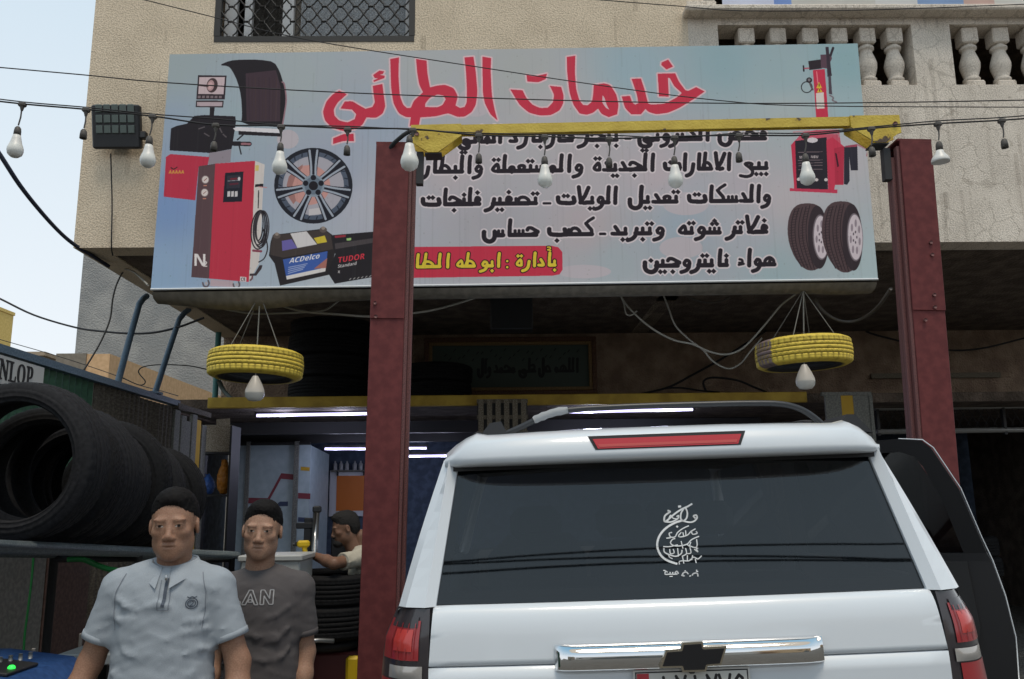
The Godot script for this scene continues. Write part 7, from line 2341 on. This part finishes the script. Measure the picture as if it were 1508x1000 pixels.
func build_people() -> void:
	make_head()
	make_hand()
	for e in [["skin_tan", 0.30, 0.165, 0.105], ["skin_fair", 0.36, 0.21, 0.14], ["skin_brown", 0.2, 0.105, 0.065]]:
		var m := mottled(e[0], lin(e[1] * 0.82, e[2] * 0.76, e[3] * 0.74), lin(e[1] * 1.1, e[2] * 1.12, e[3] * 1.12), 0.12, 0.55, 0.03, 1.0, 0.25)
		m.uv1_world_triplanar = false
	for k in ["skin_tan", "skin_fair", "skin_brown"]:
		M[k].subsurf_scatter_enabled = true
		M[k].subsurf_scatter_strength = 0.08
	mat("hair_black", lin(0.012, 0.011, 0.011), 0.7)
	mat("hair_grey", lin(0.03, 0.028, 0.027), 0.8)
	M.hair_black.metallic_specular = 0.2
	M.hair_grey.metallic_specular = 0.2
	mat("eye_dark", lin(0.012, 0.009, 0.008), 0.2)
	mat("eye_white", lin(0.45, 0.42, 0.39), 0.4)
	mat("lip", lin(0.24, 0.1, 0.08), 0.55)
	mat("shoe", lin(0.02, 0.018, 0.017), 0.6)
	cloth("polo_grey", lin(0.22, 0.25, 0.285), lin(0.4, 0.44, 0.48), 0.12)
	cloth("tee_grey", lin(0.06, 0.054, 0.056), lin(0.115, 0.105, 0.107), 0.12)
	cloth("cream_shirt", lin(0.42, 0.39, 0.31), lin(0.5, 0.46, 0.38), 0.1)
	cloth("dark_trousers", lin(0.02, 0.022, 0.03), lin(0.032, 0.035, 0.045), 0.1)
	mat("print_pale", lin(0.36, 0.36, 0.37), 0.8)
	mat("seam_grey", lin(0.16, 0.18, 0.21), 0.9)
	mat("thread_navy", lin(0.06, 0.075, 0.1), 0.8)
	# --- man in the pale polo shirt
	var a := P(243, 900, -3.02)
	var J := {"creases": [[-0.148, 1.298, -0.104, 1.259, -0.051, 1.245], [-0.158, 1.23, -0.114, 1.211, -0.07, 1.218], [0.027, 1.15, 0.09, 1.167, 0.151, 1.177, 0.182, 1.167], [0.104, 1.104, 0.143, 1.113, 0.182, 1.106], [-0.036, 1.254, 0.007, 1.264, 0.051, 1.257], [0.192, 1.298, 0.168, 1.264, 0.143, 1.247], [-0.092, 1.121, -0.051, 1.104, -0.007, 1.109], [0.168, 1.218, 0.139, 1.206, 0.1, 1.208], [-0.129, 1.048, -0.068, 1.023, 0.017, 1.031], [0.066, 1.023, 0.126, 1.045, 0.175, 1.036]], "w": 1.0, "belly": 1.0, "sleeve": 0.68, "head": 0.99, "neck": Vector3(0.02, 1.395, 0.0), "chin": Vector3(0.022, 1.405, 0.02), "look": Vector3(0.06, 0.12, 0.02), "chest": Vector3(0.0, 1.235, 0.0), "hip": Vector3(0.005, 0.9, 0.0),
		"shl": Vector3(-0.152, 1.3, 0), "ell": Vector3(-0.238, 1.065, -0.01), "wrl": Vector3(-0.315, 0.83, 0.07), "shr": Vector3(0.165, 1.3, 0), "elr": Vector3(0.25, 1.06, -0.01), "wrr": Vector3(0.275, 0.82, 0.06)}
	var o := person("man in pale grey short-sleeved zip polo shirt standing beside the tyre rack", Vector3(a.x, 0, -3.02), 0.06, J, M.polo_grey, M.dark_trousers, M.skin_tan, M.hair_black, 0.0034, 3)
	# collar: stand and fold round the neck, open in front
	var co := T(true)
	var pv := []
	for i in 33:
		var t := -1.0 + i / 16.0
		var ang := t * (PI - 0.2)
		var front := pow(absf(t), 5.0)
		var dir := Vector3(sin(ang), 0, -cos(ang))
		var c0: Vector3 = J.neck + Vector3(0, -0.006 - 0.034 * absf(t) * absf(t), -0.006)
		var row := [c0 + dir * Vector3(0.07, 0, 0.07).length() / 1.414 * 1.0 + Vector3(0, -0.02, 0), c0 + dir * 0.068 + Vector3(0, 0.022, 0), c0 + dir * 0.078 + Vector3(0, 0.024, 0), c0 + dir * (0.098 + 0.012 * front) + Vector3(0, -0.012 - 0.03 * front, 0.012 * front)]
		if pv:
			for j in 3: quad(co, pv[j], row[j], row[j + 1], pv[j + 1])
		pv = row
	obj("collar", co, M.polo_grey, o)
	print_on(o, "seam", [[-0.118, 1.36, -0.14, 1.3, -0.142, 1.24, -0.135, 1.18], [0.132, 1.36, 0.152, 1.3, 0.152, 1.24, 0.146, 1.18], [0.012, 1.34, 0.012, 1.245, 0.046, 1.245, 0.046, 1.34]], 0.0026, M.seam_grey)
	print_on(o, "zip", [[0.03, 1.345, 0.03, 1.28, 0.028, 1.255]], 0.011, M.thread_navy)
	var zs := T(true)
	lathe(zs, [Vector2(0, 0.008), Vector2(0.005, 0.006), Vector2(0.005, -0.008), Vector2(0, -0.01)], 8, Transform3D(Basis.IDENTITY, Vector3(0.03, 1.348, 0.105)))
	obj("zip_pull", zs, M.steel, o)
	var crest := []
	for r in [0.017, 0.011]:
		var l := []
		for i in 17: 
			l.append(0.112 + r * cos(TAU * i / 16.0)); l.append(1.262 + r * sin(TAU * i / 16.0))
		crest.append(l)
	crest.append_array([[0.106, 1.266, 0.112, 1.27, 0.118, 1.266, 0.112, 1.258, 0.106, 1.254, 0.119, 1.252], [0.098, 1.284, 0.105, 1.28, 0.112, 1.284, 0.119, 1.28, 0.126, 1.284], [0.1, 1.25, 0.106, 1.246], [0.124, 1.25, 0.118, 1.246]])
	print_on(o, "chest_crest", crest, 0.0032, M.thread_navy)
	# --- boy in the dark printed tee
	var b := P(390, 900, -3.42)
	var K := {"creases": [[0.1, 1.2, 0.06, 1.17, 0.03, 1.165], [-0.06, 1.11, -0.01, 1.095, 0.06, 1.1], [0.1, 1.12, 0.06, 1.08, 0.02, 1.075], [-0.05, 1.03, 0.02, 1.01, 0.08, 1.02], [0.11, 1.05, 0.08, 1.02]], "w": 0.86, "belly": 0.95, "sleeve": 0.72, "head": 0.93, "neck": Vector3(-0.02, 1.345, 0.0), "chin": Vector3(-0.024, 1.378, 0.02), "look": Vector3(0.04, 0.05, -0.05), "chest": Vector3(0.0, 1.2, 0.0), "hip": Vector3(0.0, 0.88, 0.0),
		"shl": Vector3(-0.14, 1.262, 0), "ell": Vector3(-0.19, 1.03, -0.02), "wrl": Vector3(-0.2, 0.8, 0.05), "shr": Vector3(0.13, 1.258, 0), "elr": Vector3(0.16, 1.02, -0.02), "wrr": Vector3(0.145, 0.79, 0.05)}
	var o2 := person("boy in dark grey T-shirt with pale outlined letters on the chest", Vector3(b.x, 0, -3.42), 0.08, K, M.tee_grey, M.dark_trousers, M.skin_fair, M.hair_black, 0.0034, 14)
	var L := []
	var x0 := -0.115; var y0 := 1.213; var hh := 0.052
	var add := func(pts: Array) -> void:
		var l := []
		for i in range(0, pts.size(), 2):
			l.append(x0 + pts[i] * hh); l.append(y0 + pts[i + 1] * hh)
		L.append(l)
	# P A L A N style outlined capitals: double contour
	for g in [[0.0, [0, 1, 0, 0, 0.75, 0, 0.75, 0.22, 0.25, 0.22, 0.25, 1, 0, 1]], [0.85, [0, 0, 0.5, 1, 0.75, 1, 1.2, 0, 0.95, 0, 0.62, 0.75, 0.3, 0, 0, 0]], [0.85, [0.45, 0.18, 0.8, 0.18, 0.72, 0.36, 0.53, 0.36, 0.45, 0.18]], [2.2, [0, 0, 0, 1, 0.25, 1, 0.65, 0.4, 0.65, 1, 0.9, 1, 0.9, 0, 0.65, 0, 0.25, 0.6, 0.25, 0, 0, 0]]]:
		var pts := []
		for i in range(0, g[1].size(), 2):
			pts.append(g[0] + g[1][i]); pts.append(g[1][i + 1])
		add.call(pts)
	print_on(o2, "chest_letters", L, 0.0042, M.print_pale)
	L = []
	x0 = -0.1; y0 = 1.193; hh = 0.011
	# small line below: NEW and a second word
	for g in [[0, [0, 0, 0, 1, 0.7, 0, 0.7, 1]], [1.1, [0.7, 0, 0, 0, 0, 1, 0.7, 1]], [1.1, [0, 0.5, 0.5, 0.5]], [2.2, [0, 1, 0.25, 0, 0.5, 0.8, 0.75, 0, 1, 1]], [4.4, [0, 0, 0, 1, 0.6, 0.7, 0, 0.5]], [5.4, [0, 0, 0.4, 1, 0.8, 0]], [6.6, [0, 0, 0, 1, 0.6, 1, 0, 0.5, 0.6, 0]], [7.6, [0, 0, 0, 1]], [8.1, [0.6, 1, 0, 1, 0.6, 0, 0, 0]], [9.1, [0, 0, 0, 1, 0.6, 0, 0.6, 1]], [10.1, [0.6, 0, 0, 0, 0, 1, 0.6, 1]], [11.0, [0.6, 1, 0, 1, 0.6, 0, 0, 0]]]:
		var pts := []
		for i in range(0, g[1].size(), 2):
			pts.append(g[0] + g[1][i]); pts.append(g[1][i + 1])
		add.call(pts)
	print_on(o2, "small_letters", L, 0.0022, M.print_pale)
	# --- mechanic reaching to the machine
	var c := P(560, 900, -6.5)
	var rel := func(px: float, py: float, z: float) -> Vector3: return P(px, py, z) - Vector3(c.x, 0, -6.5)
	var Q := {"w": 1.0, "belly": 1.05, "sleeve": 0.66, "head": 1.0, "neck": rel.call(530, 800, -6.5), "chin": rel.call(513, 800, -6.47), "look": Vector3(0.25, -1.25, 0.0), "chest": rel.call(547, 838, -6.5), "hip": Vector3(0.0, 0.9, 0.0),
		"shl": rel.call(529, 822, -6.36), "ell": rel.call(492, 830, -6.16), "wrl": rel.call(461, 818, -6.32), "shr": rel.call(545, 812, -6.72), "elr": rel.call(520, 860, -6.8), "wrr": rel.call(490, 880, -6.6)}
	person("mechanic in cream shirt reaching out to a machine behind the lift column", Vector3(c.x, 0, -6.5), 0.0, Q, M.cream_shirt, M.dark_trousers, M.skin_brown, M.hair_grey, 0.006, 21, 2)

func cloth(called: String, a: Color, b: Color, metres: float) -> void:
	var m := mottled(called, a, b, metres, 0.95, 0.12, 1.2, 0.25)
	m.uv1_world_triplanar = false

func build_clutter() -> void:
	mottled("locker_grey", lin(0.13, 0.135, 0.13), lin(0.2, 0.2, 0.19), 0.6, 0.6, 0.03, 0.0, 0.1, 0.0, 51)
	mottled("locker_brown", lin(0.06, 0.035, 0.03), lin(0.1, 0.06, 0.05), 0.6, 0.7, 0.03, 0.0, 0.1, 0.0, 53)
	mottled("machine_blue", lin(0.015, 0.05, 0.16), lin(0.03, 0.085, 0.24), 0.5, 0.45, 0.03, 0.0, 0.1, 0.0, 55)
	mat("hose_green", lin(0.02, 0.2, 0.05), 0.35)
	mat("bag_orange", lin(0.45, 0.17, 0.015), 0.5)
	mat("bag_blue", lin(0.03, 0.09, 0.3), 0.5)
	mottled("carton", lin(0.2, 0.15, 0.1), lin(0.42, 0.38, 0.32), 0.25, 0.9, 0.03, 0.0, 0.1, 0.0, 57)
	mat("tool_yellow", lin(0.6, 0.4, 0.01), 0.4)
	mat("pale_metal", lin(0.4, 0.41, 0.4), 0.5)
	mat("dark_red", lin(0.1, 0.02, 0.02), 0.5)
	var led := mat("led_green", lin(0.05, 0.5, 0.1), 0.4)
	led.emission_enabled = true
	led.emission = Color(0.15, 1.0, 0.3)
	led.emission_energy_multiplier = 0.9
	# --- lockers behind the rack
	var k := thing("metal_locker", "row of plain grey metal lockers against the fence under the tyre rack", "locker", Vector3(-2.85, 0, -5.0))
	bx("carcass", Vector3(-0.03, 0.7, 0), Vector3(0.28, 1.36, 1.7), M.locker_grey, k, 0.005)
	for i in 3:
		bx("door", Vector3(0.118, 0.72, 0.57 - i * 0.565), Vector3(0.018, 1.24, 0.545), M.locker_grey if i < 2 else M.locker_brown, k, 0.004)
		bx("door_handle", Vector3(0.135, 0.72, 0.57 - i * 0.565 - 0.2), Vector3(0.02, 0.12, 0.02), M.zinc, k, 0.004)
	bx("notice", Vector3(0.131, 1.12, 0.62), Vector3(0.005, 0.24, 0.17), M.poster_white, k)
	# --- green hose slung from the rack
	cable("bright green plastic hose slung under the tyre rack shelf", M.hose_green, mixed([100, 824, -4.3, 122, 824, -4.3, 140, 831, -4.3, 160, 838, -4.3, 185, 842, -4.3]), 0.014)
	cable("thin dark green cable hanging down the locker doors", M.hose_green, mixed([50, 812, -4.6, 47, 850, -4.6, 41, 900, -4.6, 36, 940, -4.6, 34, 990, -4.6]), 0.006)
	# --- blue compressor cabinet
	var c0 := P(92, 985, -3.55)
	var b := thing("blue_machine", "blue sheet metal workshop machine with sloping top and green indicator", "machine", Vector3(c0.x - 0.3, 0.045, -3.5))
	var bs := T()
	prism(bs, PackedVector2Array([Vector2(-0.36, 0.05), Vector2(0.3, 0.05), Vector2(0.3, 0.86), Vector2(0.22, 0.915), Vector2(-0.05, 0.95), Vector2(-0.36, 0.95)]), 0.3, -0.3)
	obj("housing", bs, M.machine_blue, b)
	bx("top_tray", Vector3(-0.2, 0.956, 0.0), Vector3(0.28, 0.012, 0.4), M.machine_blue, b, 0.004)
	bx("control_panel", Vector3(0.12, 0.936, 0.05), Vector3(0.16, 0.012, 0.22), M.dark_steel, b, 0.003, Basis.from_euler(Vector3(0, 0, -0.13)))
	var ls := T(true)
	lathe(ls, [Vector2(0.014, 0.0), Vector2(0.013, 0.008), Vector2(0.007, 0.013), Vector2(0, 0.014)], 12, Transform3D(Basis.IDENTITY, Vector3(0.17, 0.935, 0.08)))
	obj("indicator", ls, M.led_green, b)
	for i in 4:
		var ks := T(true)
		tube(ks, [Vector3(0.08 + i * 0.02, 0.94, 0.0 - i * 0.035), Vector3(0.08 + i * 0.02, 0.965, 0.0 - i * 0.035)], 0.008, 8)
		obj("knob", ks, M.zinc, b)
	for s in [-1.0, 1.0]: bx("foot", Vector3(s * 0.28, 0.002, 0.0), Vector3(0.06, 0.094, 0.5), M.black_rubber, b)
	var br := thing("wooden_brush", "small brown wooden brush lying on the blue machine", "brush", Vector3(c0.x - 0.42, 1.008, -3.42))
	bx("handle", Vector3(0, 0.028, 0), Vector3(0.14, 0.018, 0.035), M.frame_gold, br, 0.006, Basis.from_euler(Vector3(0, 0.4, 0)))
	bx("bristles", Vector3(0, 0.01, 0), Vector3(0.12, 0.02, 0.028), M.dark_red, br, 0.0, Basis.from_euler(Vector3(0, 0.4, 0)))
	# --- pale bench end behind the man
	var pb := P(155, 962, -4.3)
	var bn := thing("pale_bench", "pale grey steel work bench standing behind the man in polo shirt", "bench", Vector3(pb.x + 0.1, 0, -4.35))
	bx("bench_top", Vector3(0, pb.y, 0), Vector3(0.5, 0.05, 0.45), M.pale_metal, bn, 0.006)
	for e in [[-0.2, -0.18], [0.2, -0.18], [-0.2, 0.18], [0.2, 0.18]]: bx("leg", Vector3(e[0], pb.y / 2 - 0.012, e[1]), Vector3(0.04, pb.y - 0.026, 0.04), M.dark_steel, bn)
	# --- tyre changer by the mechanic
	var z := -6.45
	var m0 := P(487, 905, z)
	var t := thing("tyre_changer", "black tyre changing machine with steel rod and dark red base", "machine", Vector3(m0.x, 0, z))
	var rel := func(px: float, py: float, dz := 0.0) -> Vector3: return P(px, py, z + dz) - t.position
	bx("base_cabinet", Vector3(-0.03, 0.3, -0.1), Vector3(0.5, 0.5, 0.5), M.dark_red, t, 0.02)
	bx("pedal_block", Vector3(0.08, 0.12, 0.2), Vector3(0.08, 0.2, 0.1), M.tool_yellow, t, 0.01)
	bx("side_pad", Vector3(0.2, 0.32, 0.17), Vector3(0.1, 0.42, 0.06), M.tool_yellow, t, 0.02)
	bx("pedal", Vector3(-0.05, 0.08, 0.24), Vector3(0.16, 0.03, 0.12), M.zinc, t, 0.006)
	var tt := T(true)
	lathe(tt, [Vector2(0, 0.56), Vector2(0.2, 0.56), Vector2(0.22, 0.58), Vector2(0.22, 0.62), Vector2(0.1, 0.64), Vector2(0, 0.64)], 28)
	obj("turntable", tt, M.dark_steel, t)
	var ch := T(true)
	tube(ch, [rel.call(446, 946, 0.35), rel.call(468, 943, 0.35), rel.call(492, 944, 0.35)], 0.016, 10)
	obj("chrome_lever", ch, M.steel, t)
	var sr := T(true)
	tube(sr, [rel.call(466, 752), rel.call(463, 813)], 0.024, 14)
	obj("steel_rod", sr, M.steel, t)
	bx("rod_sleeve", rel.call(467, 750), Vector3(0.06, 0.05, 0.06), M.black_plastic, t, 0.01)
	bx("post", (rel.call(453, 766, -0.1) + rel.call(453, 860, -0.1)) / 2, Vector3(0.055, 0.5, 0.06), M.black_plastic, t, 0.006)
	bx("cross_arm", rel.call(450, 774, -0.1), Vector3(0.13, 0.045, 0.07), M.black_plastic, t, 0.006)
	bx("rear_column", Vector3(0.0, 0.8, -0.3), Vector3(0.12, 1.2, 0.12), M.black_plastic, t, 0.01)
	var wt := obj("black_tyre", tire_black, M.rubber_clean)
	tag(wt, "black tyre lying on the tyre changing machine beside the mechanic", "tyre")
	wt.basis = Basis.from_scale(Vector3(0.66, 0.7, 0.66))
	wt.position = Vector3(m0.x - 0.01, 0.64 + 0.116, z)
	var wt2 := obj("black_tyre", tire_black, M.rubber_clean)
	tag(wt2, "black tyre lying on top of another tyre beside the mechanic", "tyre")
	wt2.basis = Basis.from_euler(Vector3(0.03, 1.0, 0.02)) * Basis.from_scale(Vector3(0.64, 0.66, 0.64))
	wt2.position = Vector3(m0.x - 0.0, 0.64 + 0.345, z)
	# --- yellow air tool in the mechanic's hand
	var tp := P(447, 801, -6.28)
	var yt := thing("air_tool", "small bright yellow hand tool held by the mechanic", "tool", tp)
	bx("tool_body", Vector3(0, 0, 0), Vector3(0.09, 0.05, 0.05), M.tool_yellow, yt, 0.014)
	bx("tool_grip", Vector3(0.012, -0.05, 0), Vector3(0.034, 0.07, 0.034), M.tool_yellow, yt, 0.01, Basis.from_euler(Vector3(0, 0, 0.25)))
	var ns := T(true)
	tube(ns, [Vector3(-0.045, 0, 0), Vector3(-0.075, -0.003, 0)], [0.018, 0.012], 10)
	obj("nozzle", ns, M.black_plastic, yt)
	cable("black air hose dropping from the yellow hand tool", M.wire, [tp + Vector3(0.02, -0.08, 0), tp + Vector3(0.03, -0.2, 0.02), tp + Vector3(0.04, -0.4, 0.0), tp + Vector3(0.02, -0.6, -0.03), tp + Vector3(0.06, -0.8, 0.0)], 0.007)
	# --- pale machine cabinet behind the boy
	var g := P(428, 820, -6.0)
	var pc_ := thing("balancer_cabinet", "pale grey machine cabinet standing behind the boy", "machine", Vector3(g.x - 0.1, 0, -6.05))
	bx("cabinet", Vector3(0, g.y / 2 + 0.02, 0), Vector3(0.4, g.y - 0.06, 0.4), M.pale_metal, pc_, 0.012)
	bx("top_tray", Vector3(0, g.y + 0.0, 0.0), Vector3(0.43, 0.04, 0.43), M.pale_metal, pc_, 0.008)
	bx("vent_slot", Vector3(0.12, g.y - 0.12, 0.202), Vector3(0.08, 0.012, 0.006), M.dark_steel, pc_)
	bx("plinth", Vector3(0, 0.03, 0), Vector3(0.36, 0.06, 0.36), M.dark_steel, pc_)
	# --- side shelf with bags near the planks
	var zs := -8.95
	var s0 := P(302, 640, zs); var s1 := P(344, 640, zs)
	var sh := thing("side_shelf", "narrow dark shelf unit beside the plank screen", "shelf", Vector3((s0.x + s1.x) / 2, 0, zs))
	var sw := s1.x - s0.x + 0.04
	for s in [-1.0, 1.0]: bx("side_panel", Vector3(s * sw / 2, 1.2, 0), Vector3(0.02, 2.4, 0.3), M.dark_steel, sh)
	for y in [P(320, 668, zs).y, P(320, 730, zs).y, 0.9, 0.3]: bx("board", Vector3(0, y, 0), Vector3(sw - 0.02, 0.02, 0.3), M.dark_steel, sh)
	var y1 := P(320, 668, zs).y + 0.01; var y2 := P(320, 730, zs).y + 0.01
	var cr := thing("torn_carton", "torn brown and white cardboard carton on the upper shelf board", "box", Vector3(sh.position.x, y1, zs + 0.02))
	bx("carton", Vector3(0, 0.14, 0), Vector3(sw * 0.8, 0.28, 0.2), M.carton, cr, 0.004, Basis.from_euler(Vector3(0, 0.2, 0)))
	bx("flap", Vector3(0.06, 0.31, 0.06), Vector3(sw * 0.4, 0.08, 0.006), M.carton, cr, 0.0, Basis.from_euler(Vector3(-0.4, 0.2, 0.1)))
	for e in [[-0.075, 0.2, M.bag_blue, "crumpled blue plastic bag on the lower shelf board"], [0.085, 0.34, M.bag_orange, "tall crumpled orange plastic bag on the lower shelf board"]]:
		var bg := thing("plastic_bag", e[3], "bag", Vector3(sh.position.x + e[0], y2, zs + 0.04))
		obj("bag", blend_mesh([["e", Vector3(0, e[1] * 0.45, 0), Vector3(0.065, e[1] * 0.46, 0.08), 0.02, 1.0], ["e", Vector3(0.0, e[1] * 0.9, 0), Vector3(0.03, e[1] * 0.16, 0.03), 0.03, 1.0]], [[Vector3(0, 0.004, 0), Vector3(0, -1, 0), 0.3]], 0.011, 0.012, 8, 60.0), e[2], bg)
		var kn := T(true)
		tube(kn, [Vector3(-0.01, e[1] * 0.96, 0), Vector3(-0.03, e[1] * 1.05, 0.01)], [0.012, 0.006], 6)
		obj("knot", kn, e[2], bg)
	# --- stack of tyres in the dark right bay
	for i in 5:
		var ty := obj("black_tyre", tire_black, M.rubber_clean)
		tag(ty, "black tyre stacked flat in the dark bay beyond the open car door", "tyre", "tyre stack in the right bay")
		ty.basis = Basis.from_euler(Vector3(0, i * 0.9, 0)) * Basis.from_scale(Vector3(0.68, 0.66, 0.68))
		ty.position = Vector3(5.2 + 0.02 * (i % 2), 0.06 + 0.11 + 0.218 * i, -9.6)

func build_street() -> void:
	for e in [[-9.0, 6.6, 2.6, 9.0, 5.4, 1.6], [-9.0, 6.1, 2.2, 9.0, 6.4, 2.4], [-9.0, 5.2, 1.2, 9.0, 5.7, 1.9]]:
		var pts := []
		for i in 17:
			var t := i / 16.0
			pts.append(Vector3(lerpf(e[0], e[3], t), lerpf(e[1], e[4], t) - 1.6 * t * (1.0 - t), lerpf(e[2], e[5], t)))
		cable("street cable sagging overhead, mirrored in the car's rear window", M.wire, pts, 0.012, "street cables overhead")
	# houses across the street, mirrored in the chrome and the glass
	for e in [[-9.0, 5.2, 9.0], [1.5, 4.0, 10.0], [12.0, 6.0, 9.5]]:
		var h := thing("opposite_house", ["tan plastered house across the street with flat parapet", "low pale house across the street with wide shutter", "tall ochre house across the street with flat parapet"][0 if e[0] < 0 else (1 if e[0] < 5 else 2)], "building", Vector3(e[0], 0, 19.0))
		var m: Material = M.tan_plaster if e[0] < 0 else (M.stucco_pale if e[0] < 5 else M.orange_plaster)
		bx("wall", Vector3(0, e[1] / 2, 2.0), Vector3(e[2], e[1], 4.0), m, h)
		bx("parapet", Vector3(0, e[1] + 0.15, 0.1), Vector3(e[2] + 0.1, 0.3, 0.3), m, h)
		for i in 3: bx("window", Vector3((i - 1) * e[2] * 0.3, e[1] * 0.62, -0.02), Vector3(1.0, 1.1, 0.06), M.window_dark, h)
		bx("shutter", Vector3(0, 1.2, -0.03), Vector3(3.0, 2.4, 0.08), M.grey_board, h)
